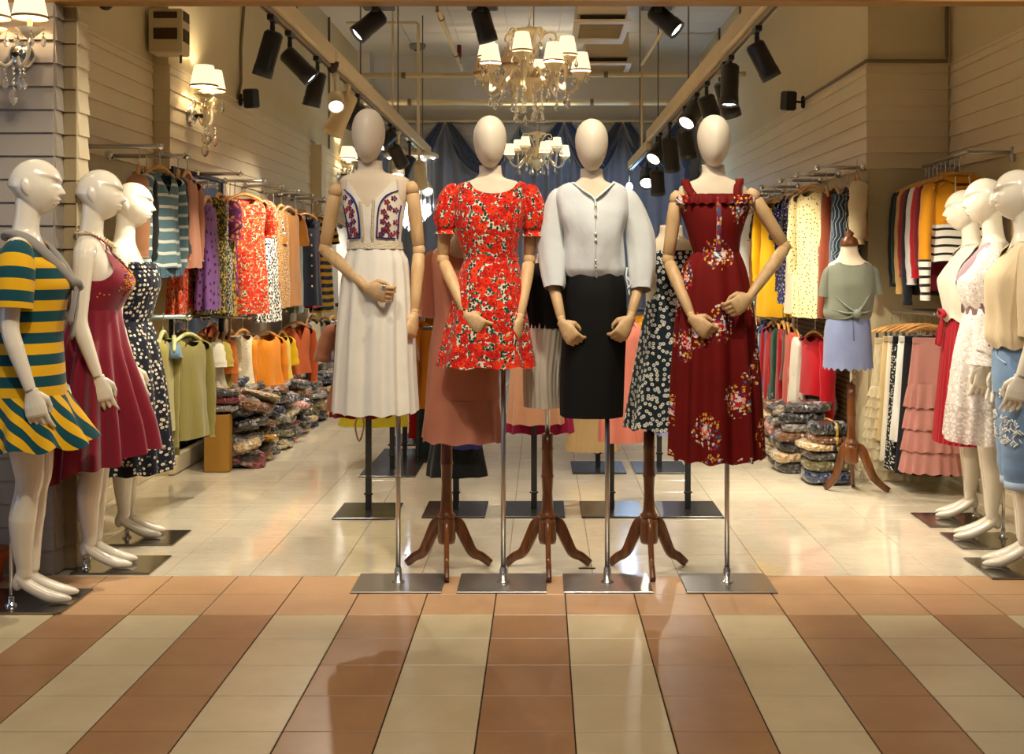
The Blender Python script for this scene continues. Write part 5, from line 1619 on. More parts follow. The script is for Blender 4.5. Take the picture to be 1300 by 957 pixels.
for i in range(nb):
    a = 2 * PI * i / nb
    w = 1 + 0.35 * max(0, -math.sin(a))
    p = Vector((0.062 * math.cos(a) * (1.05 + 0.1 * max(0, -math.sin(a))), 0.018 + 0.062 * math.sin(a) * w * 1.08, 1.478 - 0.05 * max(0, -math.sin(a)) ** 1.5 - 0.018 * (1 + math.sin(a)) * 0))
    lathe(m, [(0.001, 0.007), (0.007, 0), (0.001, -0.007)], p, 7)
    if -math.sin(a) > 0.3: lathe(m, [(0.001, 0.007), (0.006, 0), (0.001, -0.007)], p + Vector((0, -0.010, -0.011)), 7)
m.build('bead_necklace', PEARL, r, True, False)

# ---- L3: navy smocked dress with white daisies
C_NAVYD = printed('navy_daisy', S(22, 24, 38), [(46, 0.30, [S(232, 226, 206), S(210, 200, 176)], 0.55, 0.0, 1), (46, 0.10, [S(190, 140, 40)], 0.55, 0.0, 1), (48, 0.20, [S(86, 90, 78), S(120, 120, 110)], 0.3, 4.0, 1)], wob=0.1)
r = full_mannequin('glossy bald mannequin in the strapless navy dress with white daisies', -2.02, 5.76, RZL, 0.99, (-2.10, -1.757, 5.61, 5.91), [(-2.02, 5.74, 0.01), (-2.02, 5.74, 0.30), (-1.985, 5.75, 0.40)])
NR = [(1.335, .160, .108, -0.004), (1.30, .164, .128, -0.012), (1.25, .160, .134, -0.018), (1.18, .148, .124, -0.010), (1.06, .132, .106, 0.004)]
d = wear(r, 'dress', NR, 1.335, 1.06, 40, C_NAVYD, seg=110, folds=30, amp=lambda f: 0.010 + 0.006 * math.cos(f * 120), ph=0.2)
wear(r, 'skirt', [(1.065, .134, .108, 0.004), (1.0, .158, .13, 0.006), (0.9, .19, .155, 0.01), (0.7, .212, .185, 0.01), (0.34, .235, .215, 0.012)], 1.065, 0.34, 40, C_NAVYD, d, seg=120, folds=14, amp=lambda f: 0.02 + 0.05 * f, ph=1.6, gather=0.006)
wear(r, 'top_frill', [(1.352, .162, .112, -0.004), (1.335, .166, .122, -0.008), (1.32, .166, .126, -0.010)], 1.352, 1.32, 4, C_NAVYD, d, seg=120, folds=30, amp=lambda f: 0.03 - 0.02 * f)

# ---- R1: white blouse and red pleated skirt
C_IVORY = cloth('ivory_knit', S(232, 222, 202), 400, 0.85, 0.3)
C_REDP = cloth('red_pleats', S(164, 20, 34), 500, 0.75, 0.2)
r = full_mannequin('glossy bald mannequin in the ivory top and red pleated skirt', 2.24, 6.20, RZR, 0.985, (1.975, 2.335, 6.00, 6.32), [(2.29, 6.23, 0.01), (2.29, 6.23, 0.3), (2.25, 6.22, 0.4)])
BR = [(1.45, .075, .066, 0.018), (1.43, .12, .074, 0.018), (1.40, .166, .084, 0.014), (1.36, .178, .094, 0.006), (1.30, .176, .122, -0.006), (1.25, .165, .134, -0.018), (1.16, .152, .126, -0.010), (1.08, .146, .118, -0.002), (1.05, .15, .124, 0.0)]
d = wear(r, 'blouse', BR, 1.45, 1.05, 44, C_IVORY, seg=90, clamp=ncut(0.08, 1.38), folds=8, amp=lambda f: 0.035 * f, ph=0.3, gather=0.012)
for sg in (-1, 1):
    m = MB(); P = smooth_path([Vector((sg * q[0], q[1], q[2])) for q in ((0.135, 0.016, 1.395), (0.178, 0.016, 1.36), (0.205, 0.020, 1.26), (0.214, 0.026, 1.13), (0.216, 0.02, 1.08))], 5)
    tube(m, P, [0.05 + 0.022 * min(1, i / 10) for i in range(len(P))], 24, False); m.build('sleeve', C_IVORY, d, True, False)
sk = wear(r, 'skirt', [(1.12, .132, .102, 0.004), (1.04, .142, .112, 0.006), (0.94, .176, .135, 0.01), (0.7, .196, .16, 0.012), (0.41, .21, .185, 0.012)], 1.12, 0.41, 34, C_REDP, seg=180, folds=34, amp=lambda f: 0.018 + 0.012 * f, ph=0.1)
m = MB()
for a in (-1, 1):
    tube(m, smooth_path([Vector((0, -0.118, 1.08)), Vector((a * 0.05, -0.135, 1.10)), Vector((a * 0.085, -0.128, 1.075)), Vector((a * 0.045, -0.134, 1.06)), Vector((0, -0.120, 1.075))], 4), 0.013, 8, True, 0.5)
    tube(m, smooth_path([Vector((0, -0.120, 1.07)), Vector((a * 0.03, -0.140, 1.0)), Vector((a * 0.045, -0.150, 0.92))], 4), 0.014, 8, True, 0.4)
m.build('bow', C_REDP, sk, True, False)

# ---- R2: lavender knit vest over white lace dress, belt
C_LACE = printed('white_lace', S(226, 216, 208), [(30, 0.30, [S(244, 240, 236)], 0.9, 0, 1), (44, 0.16, [S(190, 176, 170)], 0.9, 2.0, 1)], wob=0.5)
C_LAV = cloth('mauve_knit', S(168, 142, 148), 400, 0.85, 0.3, 0.4, (120, 6, 1))
def sheer(name, c, alpha):
    t = NT(name, 0.8, 0, 0.2)
    pc = t.pc()
    v = t.voro(pc, 60, 1.0)
    t.color(c)
    a = t.math('ADD', t.math('MULTIPLY', t.math('LESS_THAN', v[0], 0.36), 0.35), alpha)
    t.l(a, t.b.inputs['Alpha'])
    MATS[name] = t.m
    return t.m
C_SHEER = sheer('sheer_lace', S(236, 228, 222), 0.55)
r = full_mannequin('glossy bald mannequin in the white lace dress with mauve V-neck and belt', 2.17, 5.72, RZR, 1.0, (1.977, 2.335, 5.54, 5.86), [(2.25, 5.75, 0.01), (2.25, 5.75, 0.3), (2.2, 5.74, 0.4)])
d = wear(r, 'dress', [(1.44, .09, .07, 0.016), (1.42, .14, .08, 0.016), (1.38, .174, .09, 0.008), (1.31, .172, .118, -0.006), (1.25, .164, .135, -0.018), (1.18, .15, .128, -0.012), (1.12, .136, .108, 0.0)], 1.44, 1.12, 40, C_LACE, seg=90, clamp=ncut(0.12, 1.20, v=True), folds=9, amp=lambda f: 0.02 * f, ph=0.5)
wear(r, 'skirt', [(1.13, .138, .11, 0.0), (1.03, .165, .138, 0.004), (0.9, .20, .165, 0.008), (0.66, .222, .19, 0.01)], 1.13, 0.66, 24, C_LACE, d, seg=110, folds=13, amp=lambda f: 0.02 + 0.05 * f, ph=1.0)
wear(r, 'sheer_hem', [(0.665, .222, .19, 0.01), (0.50, .236, .21, 0.012)], 0.665, 0.49, 10, C_SHEER, d, seg=110, folds=13, amp=lambda f: 0.07, ph=1.0, gather=0.006)
VR = [(1.452, .072, .064, 0.018), (1.43, .118, .076, 0.016), (1.40, .14, .088, 0.012), (1.33, .125, .125, -0.006), (1.27, .105, .136, -0.016), (1.22, .085, .130, -0.012)]
def vest_clamp(p, a):
    q = abs(p.x)
    if math.sin(a) < 0:
        zc = 1.285 + 0.165 * min(1, q / 0.08)
        if p.z > zc: p.z = zc
        zl = 1.20 + 1.1 * max(0, q - 0.03)
        if p.z < zl: p.z = min(zl, zc)
    else:
        if p.z < 1.36: p.z = 1.36
    return p
wear(r, 'knit_vest', VR, 1.452, 1.22, 40, C_LAV, d, seg=90, clamp=vest_clamp)
wear(r, 'belt', [(1.155, .146, .118, -0.004), (1.13, .140, .114, 0.0), (1.10, .143, .118, 0.0)], 1.155, 1.10, 4, cloth('mauve_belt', S(122, 92, 92), 300, 0.6), d, seg=70)
m = MB()
for a in (0, PI / 2, PI, 1.5 * PI):
    p0 = Vector((0.03 * math.cos(a + PI / 4), -0.124, 1.128 + 0.028 * math.sin(a + PI / 4))); p1 = Vector((0.03 * math.cos(a + 3 * PI / 4), -0.124, 1.128 + 0.028 * math.sin(a + 3 * PI / 4)))
    tube(m, [p0, p1], 0.004, 6)
m.build('belt_buckle', cloth('mauve_belt', S(122, 92, 92), 300, 0.6), d, True, False)
for sg in (-1, 1):
    m = MB(); P = smooth_path([Vector((sg * q[0], q[1], q[2])) for q in ((0.14, 0.016, 1.40), (0.178, 0.016, 1.36), (0.205, 0.02, 1.25), (0.216, 0.022, 1.12), (0.222, 0.0, 1.0), (0.224, -0.03, 0.92))], 5)
    rings = []
    tube(m, P, [0.048 + 0.030 * (i / (len(P) - 1)) for i in range(len(P))], 24, False); m.build('lace_sleeve', C_SHEER, d, True, False)
    m = MB(); tube(m, [P[-1], P[-1] + Vector((0, -0.004, -0.02)), P[-1] + Vector((sg * 0.004, -0.01, -0.06))], [0.066, 0.072, 0.10], 26, False); m.build('sleeve_ruffle', C_SHEER, d, True, False)

# ---- R3: cream blouse and ripped jeans
C_CREAM = cloth('cream_linen', S(222, 200, 160), 300, 0.85, 0.2, 0.3, (40, 12, 1))
def denim(name, c0, c1):
    t = NT(name, 0.8, 0, 0.2, 0.1)
    pc = t.pc()
    n1 = t.noise(pc, 9, 4)[0]
    tw = t.noise(t.mapping(pc, (500, 60, 1), (0, 0, 0), (0, 0, 0.7)), 1, 2)[0]
    t.color(t.mix(t.math('ADD', t.math('MULTIPLY', n1, 0.8), t.math('MULTIPLY', tw, 0.25)), c0, c1))
    t.bump(tw, 0.2, 0.001)
    MATS[name] = t.m
    return t.m
DENIM = denim('light_denim', S(84, 116, 156), S(146, 174, 206))
DENIMD = denim('denim_grey_blue', S(106, 116, 152), S(132, 142, 176))
r = full_mannequin('glossy bald mannequin in the loose cream blouse and ripped blue jeans', 2.115, 5.20, RZR, 1.0, (1.915, 2.30, 5.015, 5.36), [(2.2, 5.22, 0.01), (2.2, 5.22, 0.3), (2.15, 5.22, 0.4)])
d = wear(r, 'blouse', [(1.45, .08, .068, 0.018), (1.43, .125, .078, 0.018), (1.40, .17, .09, 0.012), (1.36, .186, .104, 0.004), (1.28, .184, .134, -0.014), (1.20, .180, .140, -0.014), (1.08, .176, .138, -0.010), (1.02, .180, .142, -0.004), (0.98, .176, .134, 0.002)], 1.45, 0.98, 50, C_CREAM, seg=90, clamp=ncut(0.085, 1.375), folds=9, amp=lambda f: 0.008 + 0.03 * f, ph=0.9, gather=0.008, wob=0.01)
for sg in (-1, 1):
    m = MB(); P = smooth_path([Vector((sg * q[0], q[1], q[2])) for q in ((0.14, 0.016, 1.40), (0.185, 0.016, 1.355), (0.212, 0.020, 1.25), (0.224, 0.026, 1.12), (0.222, 0.015, 1.03))], 5)
    tube(m, P, [0.052 + 0.03 * min(1, i / 12) - 0.012 * max(0, i - 15) / 5 for i in range(len(P))], 24, False); m.build('sleeve', C_CREAM, d, True, False)
JR = [(1.01, .145, .112, 0.006), (0.94, .172, .13, 0.01), (0.86, .184, .134, 0.012), (0.78, .182, .126, 0.01)]
j = wear(r, 'jeans', JR, 1.01, 0.78, 14, DENIM, seg=64, folds=5, amp=lambda f: 0.008)
WHT = plain('frayed_white', S(228, 228, 224), 0.9)
for sg in (-1, 1):
    lp = [(0.090, 0.006, 0.82, .102), (0.086, 0.0, 0.70, .094), (0.080, -0.006, 0.58, .084), (0.074, -0.010, 0.47, .076), (0.072, 0.0, 0.37, .072)]
    P = smooth_path([Vector((sg * q[0], q[1] + (-0.012 if sg > 0 else 0.0) * max(0, (0.8 - q[2]) / 0.8), q[2])) for q in lp], 5)
    m = MB(); tube(m, P, [lp[0][3] + (lp[-1][3] - lp[0][3]) * i / (len(P) - 1) + 0.0025 * math.sin(i * 1.7) for i in range(len(P))], 26, False); lg = m.build('trouser_leg', DENIM, j, True, False)
    m = MB(); q = P[-1]; lathe(m, [(0.073, 0.03), (0.078, 0.028), (0.079, -0.004), (0.073, -0.006)], q, 26); m.build('turned_cuff', DENIM if False else denim('cuff_denim', S(150, 172, 200), S(180, 196, 214)), j, True, False)
    m = MB()
    Rj = random.Random(8 + sg)
    for zz in (0.80, 0.66, 0.60):
        for k in range(34):
            ang = -PI / 2 + sg * 0.5 + Rj.uniform(-0.7, 0.7)
            z = zz + Rj.uniform(-0.03, 0.03)
            f = (0.82 - z) / 0.45
            cx = sg * (0.090 - 0.016 * f); cy = 0.006 - 0.01 * f + (-0.012 if sg > 0 else 0.0) * max(0, (0.8 - z) / 0.8)
            rr = 0.102 - 0.028 * f + 0.004
            a2 = ang + Rj.uniform(-0.25, 0.25)
            tube(m, [(cx + rr * math.cos(ang), cy + rr * math.sin(ang), z), (cx + (rr + 0.008) * math.cos((ang + a2) / 2), cy + (rr + 0.008) * math.sin((ang + a2) / 2), z - 0.008), (cx + (rr + 0.002) * math.cos(a2), cy + (rr + 0.002) * math.sin(a2), z - 0.016)], 0.0028, 4, False)
    o = m.build('frayed_threads', WHT, j, True, False); o['kind'] = 'stuff'
m = MB(); tube(m, smooth_path([body_front(JR, 0.05, 0.985), body_front(JR, 0.075, 0.94), body_front(JR, 0.13, 0.915)], 4), 0.004, 6); m.build('pocket_seam', denim('cuff_denim', S(150, 172, 200), S(180, 196, 214)) if False else MATS['cuff_denim'], j, True, False)
# ================================================================ dress forms on turned wooden tripods
def tripod(root, px, Y, zhub, ztop, zsteel, feet, hs=1.0):
    x = X_(px, Y)
    m = MB()
    prof = [(0.001, zhub - 0.06 * hs), (0.036 * hs, zhub - 0.058 * hs), (0.040 * hs, zhub - 0.04 * hs), (0.038 * hs, zhub + 0.03 * hs), (0.034 * hs, zhub + 0.05 * hs)]
    lathe(m, prof, (x, Y, 0), 20, cap=True); m.build('hub', DARKWOOD, root)
    m = MB()
    h = ztop - zhub
    prof = [(0.030, 0.05), (0.038, 0.058), (0.038, 0.066), (0.030, 0.074), (0.026, 0.09), (0.022, 0.15), (0.0255, 0.215), (0.029, 0.222), (0.0255, 0.23), (0.024, 0.29), (0.025, 0.33), (0.027, 0.337), (0.024, 0.345), (0.024, 0.40)]
    k = h / 0.40
    lathe(m, [(r_ * hs, zhub + z_ * (k if z_ > 0.09 else 1)) for r_, z_ in prof] + [(0.001, ztop)], (x, Y, 0), 18); m.build('column', DARKWOOD, root)
    m = MB(); tube(m, [(x, Y, ztop - 0.01), (x, Y, zsteel)], 0.0105, 12, True, 1, 0, False); m.build('pole', STEEL, root)
    for fx, fy in feet:
        f = Vector((fx, fy, 0.012))
        d = (f - Vector((x, Y, 0))); d.z = 0
        L = d.length; u = d / L
        c = Vector((x, Y, 0))
        pts = [c + u * 0.030 + Vector((0, 0, zhub + 0.030)), c + u * (0.28 * L) + Vector((0, 0, zhub + 0.012)), c + u * (0.46 * L) + Vector((0, 0, zhub * 0.66)), c + u * (0.60 * L) + Vector((0, 0, zhub * 0.38)), c + u * (0.80 * L) + Vector((0, 0, 0.046)), c + u * L + Vector((0, 0, 0.012))]
        P = smooth_path(pts, 5)
        n = len(P)
        perp = Vector((-u.y, u.x, 0)) * 0.011
        rings = []
        for i, p in enumerate(P):
            t = (P[min(i + 1, n - 1)] - P[max(i - 1, 0)]).normalized()
            up = perp.cross(t).normalized() * (0.030 - 0.013 * i / (n - 1))
            rings.append([p - perp - up * 0.8, p - perp * 0.6 - up, p + perp * 0.6 - up, p + perp - up * 0.8, p + perp + up * 0.8, p + perp * 0.6 + up, p - perp * 0.6 + up, p - perp + up * 0.8])
        for rg in rings:
            for p in rg: p.z = max(p.z, 0.002)
        m = MB(); loft(m, rings, True, True); m.build('leg', DARKWOOD, root)

def torso(root, rows, Y0, mat=FORM):
    m = px_shell(rows, Y0, 40, seg=44, e=2.2)
    n = 44
    m.f.append(tuple(reversed(range(n))))
    m.f.append(tuple((40 * n) + k for k in range(n))); m.mi += [0, 0]
    return m.build('torso', mat, root)

C_SALMON = cloth('salmon_crepe', S(196, 128, 104), 600, 0.8, 0.2)
C_DAISY = printed('daisy_dark_teal', S(26, 40, 48), [(44, 0.34, [S(226, 222, 206), S(206, 206, 196)], 0.95, 0.0, 1), (44, 0.10, [S(40, 60, 60)], 0.9, 0.0, 1)], wob=0.15)
C_IVSAT = cloth('ivory_satin', S(206, 196, 178), 400, 0.45, 0.1)
YF = 5.15
zh = Z_(672, YF)
# form 1: salmon dress
t = thing('dress_form', 'dress form in the salmon dress on a wooden tripod behind the red floral dress', 'dress form', (X_(567, YF), YF, 0))
tripod(t, 567, YF, zh, Z_(520, YF), Z_(420, YF), [(X_(517, 5.25), 5.25), (X_(622, 5.25), 5.25), (X_(567, 4.96), 4.96)])
torso(t, [(288, 577, 600, .04), (296, 576, 601, .042), (306, 572, 605, .05), (314, 556, 622, .06), (322, 548, 630, .075), (340, 548, 630, .095), (370, 552, 626, .1), (420, 556, 622, .1)], YF)
d = px_shell([(313, 560, 618, .062), (318, 551, 627, .074), (330, 546, 632, .094), (360, 549, 629, .116), (400, 551, 627, .11), (450, 545, 632, .125), (506, 541, 634, .135)], YF, 36, seg=90, folds=6, amp=lambda f: 0.02 * f, cut=roundcut(566, 610, 312, 328)).build('dress', C_SALMON, t)
px_shell([(505, 541, 634, .136), (509, 540.5, 634.5, .139), (558, 537, 639, .155)], YF, 12, seg=110, folds=10, amp=lambda f: 0.06 * f, ph=1.3, gather=0.006).build('flounce', C_SALMON, d)
for pts in ([(556, 322, 8, 0), (548, 335, 13, 0), (545, 365, 13, 0), (544, 402, 14, 0)], [(622, 322, 8, 0), (630, 335, 13, 0), (633, 365, 13, 0), (634, 402, 14, 0)]):
    puff_sleeve(d, pts, C_SALMON, YF, 5, 0.03)
# form 2: black top, ivory skirt
t = thing('dress_form', 'dress form with black top and ivory skirt on a wooden tripod', 'dress form', (X_(695, YF), YF, 0))
tripod(t, 695, YF, zh, Z_(550, YF), Z_(440, YF), [(X_(643, 5.25), 5.25), (X_(748, 5.25), 5.25), (X_(697, 4.96), 4.96)])
torso(t, [(322, 682, 708, .04), (332, 680, 710, .045), (340, 672, 718, .06), (350, 666, 726, .08), (400, 668, 724, .1), (440, 668, 724, .1)], YF)
d = px_shell([(334, 678, 716, .06), (342, 668, 724, .075), (352, 663, 729, .092), (380, 664, 728, .115), (415, 666, 726, .115)], YF, 20, seg=70, folds=5, amp=lambda f: 0.02 * f).build('black_top', C_BLACK, t)
px_shell([(408, 668, 724, .112), (430, 665, 722, .115), (480, 664, 716, .115), (515, 665, 717, .11)], YF, 20, seg=120, folds=30, amp=lambda f: 0.02, ph=0.4).build('skirt', C_IVSAT, t)
# form 3: daisy print dress
t = thing('dress_form', 'dress form in the dark daisy print strapless dress on a wooden tripod', 'dress form', (X_(824, YF), YF, 0))
tripod(t, 824, YF, zh, Z_(548, YF), Z_(420, YF), [(X_(775, 5.25), 5.25), (X_(870, 5.25), 5.25), (X_(829, 4.96), 4.96)])
torso(t, [(286, 838, 866, .04), (296, 837, 867, .042), (304, 832, 872, .05), (310, 818, 884, .062), (320, 814, 888, .08), (345, 816, 886, .1), (370, 820, 882, .095), (420, 820, 882, .1)], YF)
d = px_shell([(318, 818, 886, .098), (335, 818, 886, .108), (355, 821, 882, .105), (370, 823, 880, .1)], YF, 18, seg=90, folds=24, amp=lambda f: 0.008).build('dress', C_DAISY, t)
px_shell([(368, 823, 880, .1), (385, 820, 884, .11), (410, 815, 890, .125), (470, 804, 898, .15), (541, 792, 904, .17)], YF, 26, seg=110, folds=9, amp=lambda f: 0.01 + 0.05 * f, ph=0.9, gather=0.008).build('skirt', C_DAISY, d)
# form 4: olive knotted T-shirt and denim skirt, right
C_OLIVE = cloth('olive_jersey', S(118, 122, 106), 500, 0.85, 0.2)
YG = 6.85
t = thing('dress_form', 'dress form in olive knotted T-shirt and denim skirt on a wooden tripod at right', 'dress form', (X_(1081, YG), YG, 0))
tripod(t, 1081, YG, Z_(575, YG), Z_(488, YG), Z_(440, YG), [(X_(1046, 7.03), 7.0), (X_(1128, 6.92), 6.92), (X_(1083, 7.1), 7.1)], 1.0)
torso(t, [(312, 1068, 1088, .04), (318, 1067, 1089, .042), (328, 1063, 1094, .052), (336, 1052, 1106, .068), (350, 1050, 1108, .095), (400, 1054, 1104, .1), (430, 1052, 1104, .1)], YG)
m = MB(); x = X_(1078, YG); lathe(m, [(0.052, Z_(312, YG)), (0.054, Z_(309, YG)), (0.045, Z_(303, YG)), (0.022, Z_(300, YG)), (0.03, Z_(296, YG)), (0.001, Z_(291, YG))], (x, YG, 0), 18); m.build('neck_cap', DARKWOOD, t)
OR = [(330, 1062, 1096, .06), (336, 1052, 1106, .075), (346, 1048, 1110, .098), (365, 1048, 1110, .125), (385, 1048, 1108, .122), (398, 1047, 1105, .122), (405, 1050, 1102, .118)]
d = px_shell(OR, YG, 36, seg=90, folds=6, amp=lambda f: 0.03 * f * f, ph=0.7, cut=roundcut(1061, 1097, 329, 337), wob=0.006).build('t_shirt', C_OLIVE, t)
for pts in ([(1057, 341, 6, 0), (1053, 348, 9, 0), (1050, 362, 9, 0), (1048, 377, 9, 0)], [(1103, 341, 6, 0), (1107, 348, 9, 0), (1110, 362, 9, 0), (1112, 374, 9, 0)]):
    puff_sleeve(d, pts, C_OLIVE, YG, 5, 0.03)
for k, (x1_, y1_) in enumerate(((1056, 376), (1052, 392), (1060, 404), (1104, 392), (1098, 372))):
    m = MB(); tube(m, smooth_path([on_front(1080, 396, OR, YG, 0.012), on_front((1080 + x1_) / 2, (396 + y1_) / 2 + 2, OR, YG, 0.006), on_front(x1_, y1_, OR, YG, 0.0)], 4), [0.016] * 3 + [0.012] * 3 + [0.009] * 2 + [0.004], 8, True, 0.5); m.build('knot_fold', C_OLIVE, d)
m = MB(); lathe(m, [(0.001, 0.026), (0.022, 0.018), (0.027, 0.0), (0.02, -0.02), (0.001, -0.028)], on_front(1080, 397, OR, YG, 0.012), 12); m.build('knot', C_OLIVE, d)
k = px_shell([(396, 1053, 1100, .108), (405, 1050, 1103, .118), (425, 1047, 1105, .13), (462, 1046, 1107, .135)], YG, 14, seg=96, folds=0).build('denim_skirt', DENIMD, t)
m = px_shell([(458, 1046, 1107, .136), (467, 1045.5, 1107.5, .137)], YG, 3, seg=160, folds=20, amp=lambda f: 0.004, gather=0.008); m.build('scalloped_hem', DENIMD, k)
m = MB(); tube(m, [on_front(1076, y, [(396, 1053, 1100, .108), (425, 1047, 1105, .13), (462, 1046, 1107, .135)], YG, 0.003) for y in (402, 415, 430)], 0.0035, 5); m.build('fly_seam', denim('denim_seam', S(90, 98, 130), S(100, 110, 140)), k)

# ================================================================ hangers, rails, hanging clothes
def hanger_mesh():
    m = MB()
    pts = [Vector((-0.19, 0, -0.055)), Vector((-0.12, 0.0, -0.022)), Vector((-0.04, 0, 0.004)), Vector((0.04, 0, 0.004)), Vector((0.12, 0, -0.022)), Vector((0.19, 0, -0.055))]
    tube(m, smooth_path(pts, 2), [0.009, 0.011, 0.012, 0.013, 0.014, 0.014, 0.014, 0.013, 0.012, 0.011, 0.009], 7, True, 1.0)
    o = m.build('shoulder_bar', HANGWOOD); bar = o.data; bpy.data.objects.remove(o)
    m = MB()
    pts = [Vector((0, 0, 0.01)), Vector((0, 0, 0.07))] + [Vector((0.016 - 0.016 * math.cos(a) - 0.0, 0, 0.095 + 0.018 * math.sin(a))) for a in (0.0, 0.8, 1.6, 2.4, 3.2)]
    tube(m, pts, 0.0028, 5)
    o = m.build('hook', CHROME); hk = o.data; bpy.data.objects.remove(o)
    return bar, hk
BARM, HOOKM = hanger_mesh()
HWG = wood('green_hanger', S(168, 172, 112), S(196, 198, 142), 0.4)
BARG = BARM.copy(); BARG.materials.clear(); BARG.materials.append(HWG)
def hanger(p, rz, where, green=False, scale=1.0, of=''):
    t = thing('clothes_hanger', ('pale green' if green else 'light wooden') + ' hanger of the ' + ' '.join(of.split()[:11]), 'hanger', p, rz, 'hangers on ' + where)
    t.scale = (scale,) * 3
    for me, nm in ((BARG if green else BARM, 'shoulder_bar'), (HOOKM, 'hook')):
        o = bpy.data.objects.new(nm, me); COL.objects.link(o); o.parent = t
    return t

def garment(name, label, cat, p, rz, L, mat, w=0.19, hem=0.22, waist=None, th=0.045, sleeve=None, slen=0.2, neck='round', folds=6, amp=0.085, group=None, seed=0, smat=None, tiers=None, frill=False, flat=1.0):
    """one piece of clothing on its hanger: origin at the neck, hanging down -z, facing -y"""
    rows = [(0.005, .070, .028, 0), (-0.012, .095, .034, 0), (-0.035, w * 0.80, .038, 0), (-0.058, w * 0.99, .040, 0), (-0.085, w * 1.0, th, 0), (-0.22, w * 0.90, th * 1.2, 0)]
    if waist: rows.append((-waist[0], waist[1], th * 1.15, 0))
    if L > 0.27: rows.append((-L, hem, th * 1.55, 0))
    else: rows[-1] = (-L, w * 0.9, th * 1.2, 0)
    rows.sort(key=lambda q: -q[0])
    def cl(p_, a):
        if neck in ('round', 'v', 'strap') and abs(p_.x) < 0.085:
            q = 1 - abs(p_.x) / 0.085
            dp = {'round': 0.055 * math.sqrt(max(0, 1 - (1 - q) ** 2)), 'v': 0.13 * q, 'strap': 0.10}[neck]
            if math.sin(a) > 0: dp *= 0.3
            if p_.z > 0.004 - dp: p_.z = 0.004 - dp
        return p_
    tab = [(-q[0], 0.0, q[1], q[2], q[3]) for q in rows]
    m = shell(tab, -0.005, L, max(10, int(L / 0.028)), lambda t: -t, inv=lambda z: -z, seg=56, folds=folds, amp=lambda f: amp * f ** 1.2, ph=seed * 1.7, clamp=cl, gather=0.003, wob=0.008)
    o = m.build(name, mat)
    o.location = p; o.rotation_euler = (0, 0, rz)
    tag(o, label, cat, group)
    if sleeve:
        for sg in (-1, 1):
            m = MB()
            if sleeve == 'short': pts = [(w * 0.86, 0, -0.06, .05), (w * 1.05, 0, -0.075, .062), (w * 1.20, -0.006, -0.06 - slen * 0.6, .070), (w * 1.26, -0.01, -0.06 - slen, .074)]
            elif sleeve == 'puff': pts = [(w * 0.86, 0, -0.05, .045), (w * 1.08, 0, -0.06, .07), (w * 1.20, -0.004, -0.06 - slen * 0.5, .082), (w * 1.22, -0.006, -0.06 - slen * 0.85, .066), (w * 1.22, -0.006, -0.06 - slen, .080)]
            else: pts = [(w * 0.86, 0, -0.06, .05), (w * 1.03, 0, -0.08, .056), (w * 1.14, -0.008, -0.06 - slen * 0.4, .055), (w * 1.16, -0.012, -0.06 - slen * 0.75, .050), (w * 1.14, -0.014, -0.06 - slen * 0.93, .042), (w * 1.14, -0.014, -0.06 - slen, .046)]
            P = smooth_path([Vector((sg * q[0], q[1], q[2])) for q in pts], 4)
            rr = sum([[pts[i][3] + (pts[i + 1][3] - pts[i][3]) * j / 4 for j in range(4)] for i in range(len(pts) - 1)], []) + [pts[-1][3]]
            rr = [q * (1 + 0.05 * math.sin(i * 1.9 + seed)) for i, q in enumerate(rr)]
            tube(m, P, rr, 16, False, 0.62)
            for i in range(len(m.pc)): m.pc[i] = (m.pc[i][0], -m.pc[i][1], 0)
            m.build('sleeve', smat or mat, o, True, False)
    if neck == 'collar':
        m = MB()
        for sg in (-1, 1):
            strip(m, [Vector((0.0, 0.035, 0.022)), Vector((sg * 0.065, 0.012, 0.024)), Vector((sg * 0.075, -0.03, 0.008)), Vector((sg * 0.02, -0.052, -0.05))], (0, 0.008, 0.035), 0.004)
        m.build('collar', smat or mat, o, True, False)
    return o

def rail(label, p0, p1, wall=None, group=None, r=0.0125, mat=None):
    t = thing('clothes_rail', label, 'rail', p0, 0, group)
    p0, p1 = Vector(p0), Vector(p1)
    m = MB(); tube(m, [p0, p1], r, 10, True, 1, 0, False); m.build('bar', mat or STEEL, t)
    d = (p1 - p0).normalized()
    m = MB(); tube(m, [p1 - d * 0.006, p1 + d * 0.010], r * 1.5, 12); m.build('end_cap', CHROME, t)
    m = MB(); tube(m, [p0 - d * 0.002, p0 + d * 0.012], r * 2.0, 12); m.build('wall_flange', CHROME, t)
    return t
def bracket_rail(label, p0, p1, wall_x, group=None, r=0.0125):
    """rail along the wall held by two arms"""
    t = thing('clothes_rail', label, 'rail', p0, 0, group)
    p0, p1 = Vector(p0), Vector(p1)
    m = MB(); tube(m, [p0, p1], r, 10, True, 1, 0, True); m.build('bar', STEEL, t)
    for p in (p0.lerp(p1, 0.04), p0.lerp(p1, 0.96)):
        m = MB(); tube(m, [p, Vector((wall_x, p.y, p.z))], r * 0.9, 8, True, 1, 0, False); tube(m, [Vector((wall_x, p.y, p.z - 0.05)), Vector((wall_x, p.y, p.z + 0.03))], r * 1.2, 8, True, 1, 0, False); m.build('bracket_arm', STEEL, t)
    return t

